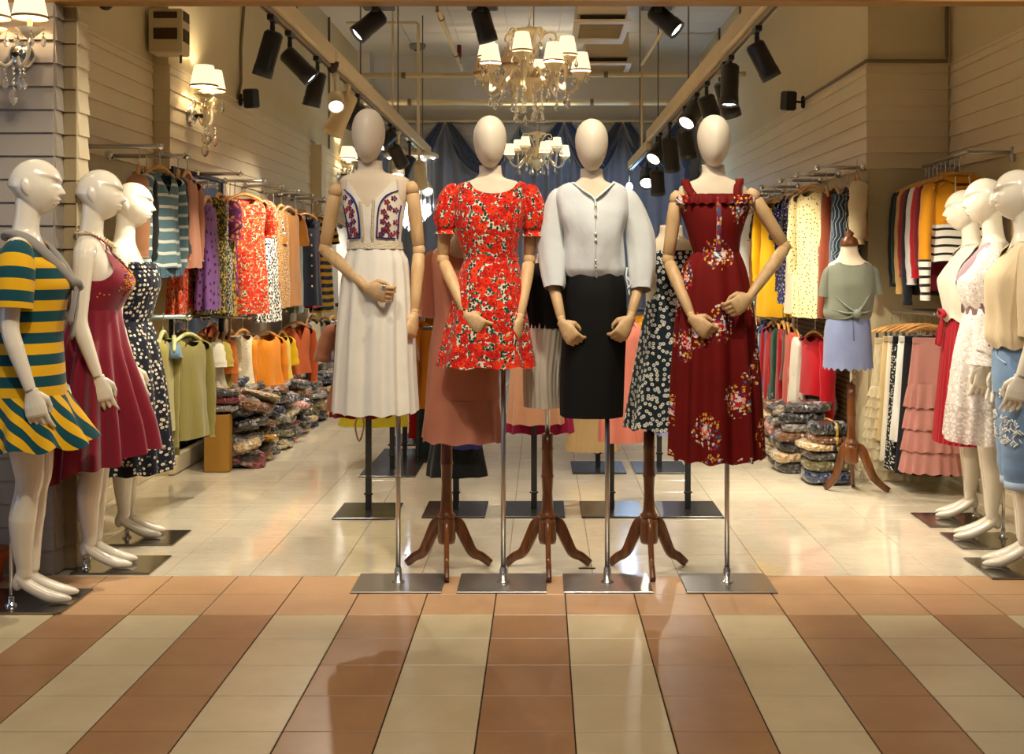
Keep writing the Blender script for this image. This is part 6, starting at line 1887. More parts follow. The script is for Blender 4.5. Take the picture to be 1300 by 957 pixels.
# cloths for the racks
def c_(n, r_, g_, b_, **k): return cloth(n, S(r_, g_, b_), **k)
RF2 = printed('rack_red_floral', S(216, 196, 160), [(64, 0.44, [S(60, 92, 60), S(30, 60, 44), S(120, 110, 50), S(150, 130, 70)], 0.9, 3.3, 1.5), (44, 0.50, [S(226, 50, 20), S(200, 30, 12), S(236, 84, 36), S(214, 40, 20)], 0.85, 0, 1), (70, 0.40, [S(222, 44, 16), S(236, 90, 50)], 0.6, 5.0, 1)], wob=0.5)
OLF = printed('rack_olive_floral', S(48, 46, 30), [(52, 0.42, [S(190, 156, 44), S(120, 110, 40), S(196, 170, 80), S(34, 40, 30)], 0.9, 1.0, 1.5)])
GRL = printed('rack_grey_leaf', S(54, 52, 44), [(56, 0.42, [S(190, 184, 160), S(146, 140, 116)], 0.85, 2.0, 1.7)])
PUR = printed('rack_purple_dot', S(128, 84, 150), [(18, 0.20, [S(74, 26, 40)], 0.95, 0.0, 1)], wob=0.05)
BWF = printed('rack_black_white', S(226, 222, 212), [(46, 0.44, [S(22, 22, 24)], 0.8, 0.0, 1.4)], wob=0.6)
LEO = printed('rack_tan_leopard', S(188, 146, 96), [(60, 0.34, [S(92, 60, 34), S(120, 84, 48)], 0.9, 0.0, 1.3)], wob=0.4)
MAG = printed('rack_magenta', S(92, 26, 66), [(32, 0.38, [S(160, 50, 110), S(60, 30, 60), S(190, 120, 60)], 0.8, 0.0, 1.0)])
TEALS = striped('teal_white_stripe', [S(92, 122, 132), S(206, 210, 198)], 0.062, 1, 0.0, 0.006, duty=0.74)
NAVPS = striped('navy_pinstripe', [S(44, 60, 78), S(176, 186, 186)], 0.026, 0, duty=0.82)
BLKPS = striped('black_pinstripe', [S(22, 24, 24), S(196, 190, 166)], 0.034, 0, duty=0.84)
MUSTN = striped('mustard_navy_stripe', [S(206, 158, 22), S(20, 34, 56)], 0.07, 1, 0.0, duty=0.5)
BWS = striped('black_white_vertical', [S(222, 218, 208), S(24, 24, 24)], 0.04, 0)
CRD = printed('cream_dotted', S(230, 214, 160), [(34, 0.17, [S(120, 96, 40), S(84, 72, 40)], 0.85, 0.0, 1)], wob=0.1)
BLD = printed('blue_polka', S(44, 48, 130), [(30, 0.20, [S(228, 228, 232)], 0.9, 0.0, 1)], wob=0.1)
NVD = printed('navy_polka', S(26, 30, 62), [(36, 0.18, [S(214, 214, 220)], 0.9, 0.0, 1)], wob=0.1)
LACEC = cloth('cream_lace_top', S(226, 212, 178), 300, 0.9, 0.2, 0.7, (70, 70, 1))
SILKO = cloth('orange_silk', S(222, 136, 34), 400, 0.45, 0.1, 0.4, (60, 10, 1))

SCL = 1.07
ORD = ('first', 'second', 'third', 'fourth', 'fifth', 'sixth', 'seventh', 'eighth', 'ninth', 'tenth', 'eleventh', 'twelfth', 'thirteenth', 'fourteenth', 'fifteenth')
def hung(rows, side, where, zr, hang_drop=0.125):
    for i, row in enumerate(rows):
        px, Y, vis, top, bot, nm, label, cat, mat = row[:9]
        op = dict(row[9]) if len(row) > 9 else {}
        Y *= SCL
        X, Z = X_(px, Y), Z_(top, Y)
        L = (bot - top) * Y / F
        w = op['w'] = op.get('w', 0.185) * SCL; th = op.get('th', 0.04)
        v = vis * 1.22 * Y / F
        c = min(1.0, max(0.0, (v - th * 0.9) / max(w * 1.1 - 0.0, 0.01)))
        beta = math.acos(c)
        phi = math.atan2(X, Y)
        rz = -phi + (beta if side < 0 else -beta) * (-1 if op.pop('flip', False) else 1)
        noh = op.pop('nohanger', False)
        green = op.pop('green', False)
        op.setdefault('seed', i * 0.83)
        garment(nm, label, cat, (X, Y, Z), rz, L, mat, **op)
        if not noh:
            hanger((X, Y, Z + 0.012), rz, where, green, 0.92 * w / 0.185, label)

GL = 'clothes along the left upper rails'
LU = [
    (186, 5.95, 7, 218, 300, 'jacket', 'black jacket edge between tan jacket and teal striped sweater', 'jacket', c_('black_knit', 28, 26, 26), dict(sleeve='long', slen=0.4)),
    (177, 5.85, 9, 217, 300, 'jacket', 'tan brown jacket at the wall end of the left alcove rail', 'jacket', c_('tan_brown', 150, 104, 70), dict(sleeve='long', slen=0.4)),
    (203, 5.9, 26, 216, 340, 'sweater', 'teal sweater with white stripes and frayed hem facing out', 'sweater', TEALS, dict(sleeve='long', slen=0.46, neck='v', w=0.15, hem=0.15, th=0.05)),
    (226, 6.35, 7, 222, 322, 'sweater', 'dark slate sweater behind the teal striped sweater', 'sweater', c_('dark_slate', 52, 58, 66), dict(sleeve='long', slen=0.4)),
    (238, 6.5, 13, 222, 340, 'cardigan', 'dusty tan long cardigan hanging right of the teal striped sweater', 'cardigan', c_('dusty_tan', 178, 120, 92), dict(sleeve='long', slen=0.45)),
    (230, 6.93, 14, 262, 398, 'dress', 'red floral dress seen edge-on, nearest the mirror', 'dress', RF2, dict(folds=8)),
    (248, 7.10, 11, 252, 398, 'dress', 'olive and yellow floral dress edge-on right of the red one by the mirror', 'dress', OLF, dict(sleeve='puff', slen=0.2)),
    (256, 7.22, 9, 256, 398, 'dress', 'grey leaf print dress left of the purple dotted dress', 'dress', GRL, {}),
    (264, 6.98, 11, 254, 392, 'dress', 'purple dress with dark dots and frilled hem', 'dress', PUR, dict(hem=0.2)),
    (279, 7.40, 11, 250, 396, 'dress', 'olive yellow print dress with puff sleeve right of the purple one', 'dress', OLF, dict(sleeve='puff', slen=0.24)),
    (286, 7.48, 9, 254, 399, 'dress', 'dark dress with pale leaf print right of the purple one', 'dress', GRL, {}),
    (292, 7.55, 9, 254, 400, 'dress', 'yellow leaf print dress just left of the magenta one', 'dress', printed('rack_yellow_leaf', S(60, 50, 24), [(34, 0.42, [S(206, 164, 40), S(170, 130, 30)], 0.9, 0, 1.5)]), {}),
    (298, 7.62, 10, 254, 372, 'blouse', 'magenta floral blouse tucked left of the big red floral dress', 'blouse', MAG, dict(sleeve='puff', slen=0.22)),
    (311, 7.60, 30, 250, 398, 'dress', 'bright red floral dress facing out with puff sleeves and long hem', 'dress', RF2, dict(sleeve='puff', slen=0.22, w=0.17, hem=0.20, th=0.05, folds=7)),
    (340, 8.15, 13, 266, 408, 'dress', 'black and white floral dress right of the bright red floral one', 'dress', BWF, dict(sleeve='short', slen=0.2)),
    (347, 8.35, 7, 266, 388, 'dress', 'plain red dress edge between black-white and leopard dresses', 'dress', c_('plain_red', 190, 30, 24), {}),
    (357, 8.45, 12, 264, 390, 'dress', 'tan leopard print dress on the left upper rail', 'dress', LEO, dict(sleeve='long', slen=0.5)),
    (366, 8.60, 15, 266, 388, 'playsuit', 'mustard brown playsuit with wrap sleeve', 'playsuit', c_('mustard_brown', 166, 106, 34), dict(sleeve='short', slen=0.22)),
    (375, 9.00, 6, 270, 396, 'dress', 'grey green dress edge left of the navy buttoned dress', 'dress', c_('grey_green', 120, 128, 118), {}),
    (388, 9.15, 19, 274, 388, 'dress', 'navy pinafore dress with a row of gold buttons', 'dress', c_('navy_cotton', 32, 36, 56), dict(neck='strap', w=0.14, hem=0.16)),
    (384, 9.60, 12, 268, 340, 'shirt', 'black and white striped shirt above the navy pinafore', 'shirt', BWS, dict(w=0.15)),
    (397, 9.80, 8, 274, 390, 'dress', 'crimson dress right of the navy pinafore', 'dress', c_('crimson', 140, 20, 46), {}),
    (408, 10.25, 13, 274, 396, 'dress', 'mustard and navy striped dress on the left upper rail', 'dress', MUSTN, dict(sleeve='short', slen=0.2)),
    (418, 10.80, 9, 278, 390, 'dress', 'grey dress edge right of the mustard striped dress', 'dress', c_('mid_grey', 122, 118, 112), {}),
    (428, 11.35, 14, 284, 388, 'dress', 'long white dress at the far end of the left upper rails', 'dress', c_('rack_white', 226, 224, 220), dict(sleeve='short', slen=0.2)),
    (444, 11.9, 10, 286, 372, 'dress', 'black and white patterned dress behind the white dress mannequin', 'dress', BWF, dict(sleeve='short', slen=0.2)),
]
hung(LU, -1, 'the left upper rails', 1.90)
for k, Yb in enumerate((7.99, 8.69, 9.28, 9.87, 10.49, 11.07, 11.66, 12.45)):
    rail(ORD[k] + ' steel rail end from the entrance above the left upper dresses', (XL + (0.125 if k == 6 else 0.016), Yb, 1.95), (XL + 0.31, Yb, 1.95), None, 'rails above the left upper dresses')
rail('upper steel rail in the left alcove holding striped sweater', (XAL + 0.016, 6.10, 1.95), (-1.98, 6.10, 1.95))
rail('second steel rail in the left alcove above tan cardigan', (XAL + 0.016, 6.65, 1.95), (-2.01, 6.65, 1.95))
# buttons of the navy pinafore, frayed hem of the sweater
def find(lbl): return next(o for o in COL.objects if o.get('label') == lbl)
o = find('navy pinafore dress with a row of gold buttons')
for k in range(6):
    m = MB(); lathe(m, [(0.001, 0.006), (0.009, 0.004), (0.010, 0.0)], (0, 0, 0), 8, cap=True); m.xf(Matrix.Translation((0, -0.062 - 0.002 * k, -0.16 - 0.085 * k)) @ rot_to((0, 1, 0))); m.build('button', plain('gold_button', S(206, 170, 90), 0.3, 0.6), o, True, False)
o = find('teal sweater with white stripes and frayed hem facing out')
m = MB(); Rh = random.Random(2)
for k in range(60):
    x = -0.15 + 0.30 * k / 59
    z = -(340 - 216) * 5.9 * SCL / F
    tube(m, [(x, -0.055, z + 0.015), (x + Rh.uniform(-.01, .01), -0.058, z - 0.02), (x + Rh.uniform(-.012, .012), -0.055, z - 0.035 - 0.02 * Rh.random())], 0.003, 4, False)
q = m.build('frayed_hem', c_('slate_fringe', 84, 110, 126), o, True, False); q['kind'] = 'stuff'

# left lower rails
C_SAGE = c_('sage_knit', 126, 116, 58, crinkle=0.25, crink_scale=(90, 6, 1))
LL = [
    (207, 5.95, 13, 426, 545, 'sweater', 'olive green sweater edge-on with long sleeve at the alcove wall', 'sweater', c_('olive_knit', 150, 140, 74), dict(sleeve='long', slen=0.62, green=True)),
    (221, 6.04, 4, 432, 452, 'shirt', 'blue grey shirt collar between the two olive sweaters', 'shirt', c_('blue_grey', 96, 120, 138), dict(green=True)),
    (238, 6.15, 26, 428, 555, 'sweater', 'sage green ribbed sweater facing out on green hanger', 'sweater', C_SAGE, dict(sleeve='long', slen=0.52, w=0.16, hem=0.17, th=0.05, green=True)),
    (276, 7.55, 8, 426, 496, 'blouse', 'white lace blouse edge-on nearest the box', 'blouse', c_('white_lace_top', 214, 206, 184), dict(sleeve='short', slen=0.14)),
    (285, 7.65, 8, 426, 497, 'blouse', 'yellow olive blouse edge-on beside the white lace blouse', 'blouse', c_('yellow_olive', 170, 150, 62), dict(sleeve='short', slen=0.14)),
    (293, 7.75, 9, 424, 506, 'blouse', 'burnt orange blouse edge-on left of the cream lace top', 'blouse', c_('burnt_orange', 176, 92, 26), dict(sleeve='short', slen=0.2)),
    (308, 7.88, 16, 422, 494, 'blouse', 'cream lace top with ruffled sleeve on the left lower rail', 'blouse', LACEC, dict(sleeve='puff', slen=0.2, w=0.15, hem=0.17)),
    (337, 8.10, 22, 424, 490, 'blouse', 'shiny orange pleated blouse with long fringed sleeve', 'blouse', SILKO, dict(sleeve='long', slen=0.46, w=0.15, hem=0.18, th=0.05)),
    (357, 8.60, 12, 424, 488, 'blouse', 'bright yellow frilled top right of the orange blouse', 'blouse', c_('bright_yellow', 222, 178, 8), dict(sleeve='short', slen=0.2)),
    (376, 9.00, 20, 412, 474, 'sweater', 'rust orange sweater facing out on the left lower rail', 'sweater', c_('rust_knit', 186, 88, 40), dict(sleeve='long', slen=0.42, w=0.15, neck='v', hem=0.16)),
    (390, 9.60, 6, 408, 494, 'jacket', 'slate blue jacket edge right of the rust sweater', 'jacket', c_('slate_blue', 70, 78, 100), {}),
    (397, 9.85, 11, 404, 462, 'cardigan', 'cream cable cardigan on the left lower rail', 'cardigan', c_('cream_cable', 206, 196, 166, crinkle=0.4, crink_scale=(60, 40, 1)), dict(sleeve='long', slen=0.42)),
    (412, 10.30, 13, 406, 472, 'sweater', 'lavender grey V-neck sweater next to brown T-shirt dress', 'sweater', c_('lavender_grey', 160, 152, 162), dict(neck='v', sleeve='long', slen=0.3)),
    (422, 10.75, 10, 404, 452, 'blouse', 'white blouse behind the lavender sweater', 'blouse', c_('soft_white', 224, 222, 214), dict(sleeve='short', slen=0.15)),
]
hung(LL, -1, 'the left lower rails', 1.0)
rail('pale lower steel rail in the left alcove above olive sweaters', (XAL + 0.016, 6.47, 1.05), (X_(239, 6.47), 6.47, 1.05), None, None, 0.012, plain('pale_rail', S(176, 196, 196), 0.3, 0.5))
for k, Yb in enumerate((8.24, 8.77, 9.42, 10.06, 10.7, 11.3)):
    rail(ORD[k] + ' steel rail end from the entrance in the left lower row', (XL + 0.022, Yb, 0.97), (XL + 0.31, Yb, 0.97), None, 'rails of the left lower row')

RU = [
    (1088, 6.93, 8, 226, 306, 'cardigan', 'cream cardigan with long hanging sleeve beside the black pinstripe shirt', 'cardigan', c_('cream_wool', 216, 198, 156), dict(sleeve='long', slen=0.36)),
    (1076, 7.00, 13, 240, 332, 'shirt', 'black pinstripe shirt at the near end of the right upper rail', 'shirt', BLKPS, dict(sleeve='long', slen=0.36)),
    (1060, 7.04, 12, 242, 336, 'shirt', 'slate blue pinstripe shirt left of the black pinstripe one', 'shirt', NAVPS, dict(sleeve='long', slen=0.4)),
    (1049, 7.12, 8, 242, 402, 'dress', 'rust brown long dress edge right of the cream dotted dress', 'dress', c_('rust_brown', 128, 58, 32), {}),
    (1030, 7.20, 21, 240, 403, 'dress', 'cream dress with brown dots, long sleeves and gathered waist', 'dress', CRD, dict(sleeve='long', slen=0.5, waist=(0.38, 0.14), w=0.15, hem=0.19, folds=8)),
    (1013, 7.55, 13, 244, 398, 'dress', 'plain ivory dress half covered by the cream dotted dress', 'dress', c_('ivory_plain', 236, 226, 190), dict(neck='v')),
    (1004, 7.90, 13, 250, 386, 'dress', 'royal blue dress with white dots on the right upper rail', 'dress', BLD, dict(sleeve='long', slen=0.4)),
    (998, 8.10, 11, 250, 370, 'dress', 'dark navy dotted dress right of the yellow dress', 'dress', NVD, dict(sleeve='short', slen=0.25)),
    (984, 8.40, 21, 256, 402, 'dress', 'bright yellow long dress with embroidered yoke and long sleeves', 'dress', c_('sun_yellow', 232, 176, 6), dict(sleeve='long', slen=0.55, w=0.16, hem=0.2, folds=8, neck='round')),
    (968, 8.95, 8, 262, 392, 'dress', 'dark green dress edge left of the yellow dress', 'dress', c_('bottle_green', 30, 52, 44), dict(sleeve='short', slen=0.2)),
    (961, 9.20, 7, 266, 392, 'dress', 'ochre orange dress edge near the maroon mannequin arm', 'dress', c_('ochre', 196, 122, 20), {}),
    (951, 9.45, 11, 268, 352, 'blouse', 'white blouse behind the maroon mannequin arm', 'blouse', c_('blouse_white', 230, 226, 222), dict(sleeve='short', slen=0.2)),
    (944, 9.8, 9, 270, 360, 'blouse', 'pale mauve blouse next to the white one behind the arm', 'blouse', c_('pale_mauve', 206, 186, 190), dict(sleeve='short', slen=0.2)),
    (930, 10.4, 11, 276, 380, 'dress', 'light grey dress behind the maroon dress bodice', 'dress', c_('light_grey', 190, 186, 178), dict(sleeve='short', slen=0.2)),
]
hung(RU, 1, 'the right upper rails', 1.90)
for k, Yb in enumerate((7.48, 8.08, 8.63, 9.37, 9.95, 10.6, 11.2)):
    rail(ORD[k] + ' steel rail end from the entrance above the right upper dresses', (XR - 0.016, Yb, 1.95), (XR - 0.31, Yb, 1.95), None, 'rails above the right upper dresses')
RL = [
    (1035, 7.35, 20, 424, 500, 'sweater', 'bright red sweater facing out with long loose sleeves', 'sweater', c_('bright_red', 182, 14, 30), dict(sleeve='long', slen=0.56, w=0.15, hem=0.15, th=0.05)),
    (1012, 7.60, 8, 422, 538, 'trousers', 'white trousers edge left of the bright red sweater', 'trousers', c_('off_white', 226, 222, 208), dict(w=0.15, hem=0.12)),
    (1006, 7.80, 10, 416, 530, 'cardigan', 'coral long cardigan on the right lower rail', 'cardigan', c_('coral', 194, 82, 62), dict(sleeve='long', slen=0.5)),
    (1000, 8.00, 7, 414, 480, 'cardigan', 'dark brown cardigan edge left of the coral one', 'cardigan', c_('dark_brown', 90, 52, 36), {}),
    (994, 8.20, 8, 412, 520, 'cardigan', 'deep crimson cardigan right of the dark green one', 'cardigan', c_('deep_crimson', 160, 16, 26), dict(sleeve='long', slen=0.5)),
    (987, 8.40, 8, 412, 518, 'cardigan', 'dark green cardigan between the two red cardigans', 'cardigan', c_('forest_green', 20, 62, 42), dict(sleeve='long', slen=0.5)),
    (980, 8.65, 9, 412, 520, 'cardigan', 'scarlet cardigan right of the blue denim shirt', 'cardigan', c_('scarlet', 190, 26, 22), dict(sleeve='long', slen=0.5)),
    (973, 8.95, 10, 412, 500, 'shirt', 'blue denim shirt with collar on the right lower rail', 'shirt', c_('denim_blue', 54, 92, 156), dict(sleeve='long', slen=0.5, neck='collar')),
    (966, 9.25, 6, 410, 500, 'shirt', 'cream shirt edge left of the blue denim shirt', 'shirt', c_('cream_shirt', 216, 206, 178), {}),
    (960, 9.50, 6, 408, 498, 'shirt', 'tan shirt edge at the far end of the right lower rail', 'shirt', c_('tan_shirt', 180, 146, 98), {}),
]
hung(RL, 1, 'the right lower rails', 1.04)
for k, Yb in enumerate((7.86, 8.4, 9.0, 9.63, 10.2)):
    rail(ORD[k] + ' steel rail end from the entrance in the right lower row', (XR - 0.046, Yb, 1.02), (XR - 0.32, Yb, 1.02), None, 'rails of the right lower row')

# right alcove: rail along the wall, clothes face the entrance
bracket_rail('steel wall rail in the right alcove holding hooded sweatshirts', (2.31, 6.40, 1.95), (2.385, 7.36, 1.95), XAR - 0.012)
HOOD = c_('mustard_hood', 206, 138, 16)
def hood_mat():
    t = NT('hoodie_blocks', 0.85, 0, 0.2, 0.2)
    y = t.sep(t.pc())[1]
    s = t.math('FRACT', t.math('DIVIDE', t.math('ADD', y, 10.0), 0.046))
    st = t.mix(t.math('LESS_THAN', s, 0.30), S(226, 222, 212), S(28, 24, 26))
    t.color(t.mix(t.math('LESS_THAN', y, -0.262), S(206, 138, 16), st))
    MATS['hoodie_blocks'] = t.m
    return t.m
def cuff_mat():
    t = NT('hoodie_cuff', 0.85, 0, 0.2, 0.2)
    y = t.sep(t.pc())[1]
    s = t.math('FRACT', t.math('DIVIDE', t.math('ADD', y, 10.0), 0.046))
    st = t.mix(t.math('LESS_THAN', s, 0.36), S(226, 222, 212), S(28, 24, 26))
    t.color(t.mix(t.math('LESS_THAN', y, -0.42), S(206, 138, 16), st))
    MATS['hoodie_cuff'] = t.m
    return t.m
RA = [
    (6.52, 0.47, 'hoodie', 'mustard hooded sweatshirt with white and black striped hem', 'hoodie', hood_mat(), dict(sleeve='long', slen=0.62, smat=cuff_mat(), hem=0.17, w=0.165)),
    (6.63, 0.63, 'sweater', 'long maroon sweater just behind the mustard hoodie', 'sweater', c_('maroon_knit', 110, 18, 34), dict(sleeve='long', slen=0.45, w=0.165, hem=0.17)),
    (6.72, 0.53, 'sweatshirt', 'bright red sweatshirt behind the maroon sweater', 'sweatshirt', c_('sweat_red', 190, 20, 28), dict(sleeve='long', slen=0.5, w=0.165, hem=0.17)),
    (6.82, 0.56, 'sweatshirt', 'white sweatshirt behind the red one in the right alcove', 'sweatshirt', c_('sweat_white', 224, 222, 222), dict(sleeve='long', slen=0.54, w=0.17, hem=0.17)),
    (6.92, 0.66, 'sweatshirt', 'charcoal sweatshirt with long sleeve behind the white one', 'sweatshirt', c_('charcoal', 42, 42, 46), dict(sleeve='long', slen=0.66, w=0.17, hem=0.17)),
    (7.01, 0.54, 'sweatshirt', 'wine red sweatshirt behind the charcoal one', 'sweatshirt', c_('sweat_wine', 150, 24, 40), dict(sleeve='long', slen=0.5, w=0.17, hem=0.17)),
    (7.11, 0.62, 'sweatshirt', 'camel sweatshirt third from the wall end in the right alcove', 'sweatshirt', c_('camel', 190, 150, 90), dict(sleeve='long', slen=0.6, w=0.17, hem=0.17)),
    (7.20, 0.54, 'sweatshirt', 'dark green sweatshirt second from the wall end in the right alcove', 'sweatshirt', c_('sweat_green', 24, 52, 44), dict(sleeve='long', slen=0.54, w=0.17, hem=0.17)),
    (7.29, 0.58, 'sweatshirt', 'black sweatshirt at the inner wall end of the right alcove', 'sweatshirt', c_('sweat_black', 24, 26, 28), dict(sleeve='long', slen=0.56, w=0.17, hem=0.17)),
]
for i, (Y, L, nm, lab, cat, mat, op) in enumerate(RA):
    rz = -0.10 - 0.02 * (i % 3)
    zt_ = 1.82
    garment(nm, lab, cat, (2.31 + 0.008 * i, Y, zt_), rz, L, mat, seed=i, **op)
    hanger((2.31 + 0.008 * i, Y, zt_ + 0.012), rz, 'the right alcove rail', False, 1.0, lab)
o = find('mustard hooded sweatshirt with white and black striped hem')
m = MB()
P = [Vector((0.09 * math.cos(a), 0.012 + 0.05 * math.sin(a), 0.0 + 0.02 * math.sin(a))) for a in [PI * 2 * k / 16 for k in range(16)]]
rings = [[Vector((p.x * k1, p.y * k2 + dy, p.z + dz)) for p in P] for k1, k2, dy, dz in ((1.0, 1.0, 0, -0.014), (1.22, 1.4, 0.008, 0.006), (1.22, 1.65, 0.026, 0.022), (0.92, 1.2, 0.026, 0.020), (0.66, 0.8, 0.012, -0.006))]
loft(m, rings); m.build('hood', HOOD, o, True, False)
m = MB()
for sg in (-1, 1): tube(m, [Vector((sg * 0.035, -0.055, 0.0)), Vector((sg * 0.040, -0.066, -0.05)), Vector((sg * 0.036, -0.068, -0.115))], 0.004, 5)
m.build('drawstrings', c_('cord_white', 226, 220, 200), o, True, False)

# right alcove lower: skirts on clip hangers
bracket_rail('lower steel rail in the right alcove holding skirts', (2.28, 6.84, 1.05), (2.20, 7.38, 1.05), XAR - 0.012)
def skirt_obj(label, p, rz, L, mat, wt=0.11, wb=0.20, th=0.05, folds=9, amp=0.06, tiers=0, seed=0, flounce=0.0, tmat=None, nm='skirt'):
    m = shell([(0, 0, wt, 0.022, 0), (0.05, 0, wt * 1.06, 0.034, 0), (L * 0.5, 0, (wt + wb) / 2, th, 0), (L, 0, wb, th * 1.5, 0)] if not tiers else
              [(0, 0, wt, 0.022, 0), (0.05, 0, wt * 1.06, 0.034, 0), (L * 0.36, 0, wt * 1.25, th, 0)], 0, L if not tiers else L * 0.36, 18, lambda t: -t, seg=90, folds=folds, amp=lambda f: amp * f, ph=seed, gather=0.005)
    o = m.build(nm, mat); o.location = p; o.rotation_euler = (0, 0, rz)
    tag(o, label, 'skirt')
    m = MB(); box(m, (-wt * 1.02, -0.026, -0.03), (wt * 1.02, 0.026, 0.006), 0.004); m.build('waistband', mat, o, False, False)
    if tiers:
        for k in range(tiers):
            a = 0.34 + 0.66 * k / tiers; b = 0.34 + 0.66 * (k + 1.10) / tiers
            wa = wt * 1.2 + (wb - wt * 1.2) * (a - 0.34) / 0.66; wbb = wt * 1.28 + (wb - wt * 1.2) * (b - 0.34) / 0.66
            m = shell([(a, 0, wa, th * (1 + 0.3 * a), 0), (a + 0.01, 0, wa * 1.05, th * (1.1 + 0.3 * a), 0), (b, 0, wbb * 1.07, th * (1.45 + 0.3 * a), 0)], a, b, 6, lambda t: -t * L, seg=110, folds=16, amp=lambda f: 0.015 + 0.05 * f, ph=seed + k, gather=0.006)
            m.build('tier', tmat or mat, o, True, False)
    return o
def tulle():
    t = NT('cream_tulle', 0.9, 0, 0.1, 0.2)
    n = t.noise(t.mapping(t.pc(), (60, 18, 1)), 1, 3)[0]
    t.color(S(222, 206, 168))
    t.l(t.math('ADD', t.math('MULTIPLY', n, 0.5), 0.38), t.b.inputs['Alpha'])
    MATS['cream_tulle'] = t.m
    return t.m
PINKT = c_('dusty_pink', 196, 136, 126)
SK = [(1182, 6.86, 430, 597, 0.10, 0.155, PINKT, 'dusty pink skirt of ruffled tiers in the right alcove', 4),
      (1174, 6.95, 428, 601, 0.11, 0.165, c_('skirt_black', 26, 26, 28), 'long black skirt just behind the pink tiered skirt', 0),
      (1166, 7.03, 428, 560, 0.11, 0.155, c_('skirt_white', 222, 220, 212), 'white knit skirt between two dark skirts', 0),
      (1158, 7.11, 428, 596, 0.11, 0.155, printed('skirt_bw', S(30, 30, 30), [(60, 0.3, [S(200, 200, 196)], 0.7, 0, 1)]), 'black skirt with fine white print in the right alcove', 0),
      (1150, 7.18, 428, 585, 0.10, 0.15, c_('skirt_ivory', 224, 214, 190), 'ivory skirt left of the dark printed skirt', 0),
      (1143, 7.25, 428, 560, 0.10, 0.145, c_('skirt_beige', 200, 174, 124), 'beige skirt beside the cream tulle skirt', 0),
      (1132, 7.32, 430, 606, 0.10, 0.17, tulle(), 'cream tulle skirt of many thin tiers at the wall', 9)]
for i, (px, Y, y0, y1, wt, wb, mat, lab, tiers) in enumerate(SK):
    p = W(px, y0, Y)
    skirt_obj(lab, p, -0.25, (y1 - y0) * Y / F, mat, wt, wb, seed=i * 1.1, tiers=tiers)
    h = hanger((p.x, p.y, p.z + 0.07), -0.25, 'the right alcove skirt rail', False, 0.72, lab)
    for sg in (-1, 1):
        m = MB(); box(m, (sg * 0.12 - 0.012, -0.02, -0.10), (sg * 0.12 + 0.012, 0.02, -0.045), 0.003); m.build('clip', CHROME, h, False, False)

# ================================================================ low black stands with clothes in the middle of the shop
def black_stand(label, px, yb, yf, w, ztop, cross=0.0, gp=None):
    Y0, Y1_ = H * F / (yf - CY), H * F / (yb - CY)
    Yp = (Y0 + Y1_) / 2
    x = X_(px, Yp)
    t = thing('garment_stand', label, 'stand', (x, Yp, 0), 0, gp)
    m = MB(); box(m, (x - w / 2, Y0, 0.001), (x + w / 2, Y1_, 0.010), 0.002); m.build('base_plate', BLACKPLATE, t, False)
    m = MB(); box(m, (x - 0.016, Yp - 0.010, 0.010), (x + 0.016, Yp + 0.010, ztop), 0.002); m.build('pole', BLACKM, t, False)
    m = MB(); tube(m, [(x - 0.02, Yp - 0.012, 0.10), (x - 0.02 + 0.04, Yp - 0.012, 0.10)], 0.006, 6); m.build('clamp', BLACKM, t)
    m = MB(); box(m, (x - 0.18, Yp - 0.008, ztop - 0.02), (x + 0.18, Yp + 0.008, ztop), 0.003); m.build('crossbar', BLACKM, t, False)
    return Yp
def stand_garment(nm, label, cat, px, hw, top, bot, Y, mat, **op):
    s = Y / F
    return garment(nm, label, cat, W(px, top, Y), op.pop('rz', 0.0), (bot - top) * s, mat, w=op.pop('w', hw * s * 0.9), hem=hw * s, **op)
Yp = black_stand('black stand behind the white dress holding brown and maroon clothes', 468, 640, 660, 0.33, 1.13)
stand_garment('t_shirt_dress', 'chocolate brown T-shirt dress partly hidden behind the white dress', 'dress', 466, 50, 404, 521, Yp - 0.08, c_('chocolate', 122, 74, 50), sleeve='short', slen=0.17, th=0.06)
skirt_obj('dark red skirt peeking out below the white dress', W(457, 440, Yp + 0.06), 0.0, 90 * Yp / F, c_('dark_red_skirt', 132, 16, 34), 0.13, 0.165, 0.05)
m = MB(); tube(m, smooth_path([W(456, 523, Yp - 0.16), W(451, 540, Yp - 0.17), W(456, 560, Yp - 0.17), W(462, 540, Yp - 0.17), W(459, 523, Yp - 0.16)], 4), 0.005, 6)
tag(m.build('cord_belt', c_('brown_cord', 120, 84, 60)), 'thin brown cord belt dangling below the white dress', 'belt')
Yp = black_stand('black stand in the second row left holding the lime skirt', 498, 588, 606, 0.36, 1.0)
stand_garment('skirt', 'lime yellow garment peeking out left and right below the white dress', 'skirt', 474, 42, 440, 541, Yp, c_('lime_yellow', 176, 160, 30), th=0.04)
Yp = black_stand('black stand in the third row left holding mustard clothes', 514, 571, 588, 0.36, 1.05)
stand_garment('shirt', 'mustard orange shirt between the white and salmon dresses', 'shirt', 552, 24, 402, 518, Yp - 0.25, c_('mustard_shirt', 190, 116, 22), sleeve='long', slen=0.52)
stand_garment('dress', 'dark teal dress between the white and salmon dresses', 'dress', 548, 20, 440, 580, Yp, c_('dark_teal', 26, 42, 50), th=0.05)
stand_garment('scarf', 'red scarf end low between the white and salmon dresses', 'scarf', 526, 8, 500, 556, Yp + 0.15, c_('scarf_red', 186, 26, 24), th=0.02)
black_stand('farther black stand seen left of the salmon dress', 527, 552, 566, 0.34, 0.9, gp=None)
Yp = black_stand('black stand behind the salmon dress holding black trousers', 579, 638, 658, 0.335, 1.0)
stand_garment('trousers', 'black trousers hanging below the salmon dress', 'trousers', 579, 36, 470, 604, Yp - 0.06, c_('black_trousers', 20, 20, 22), th=0.05)
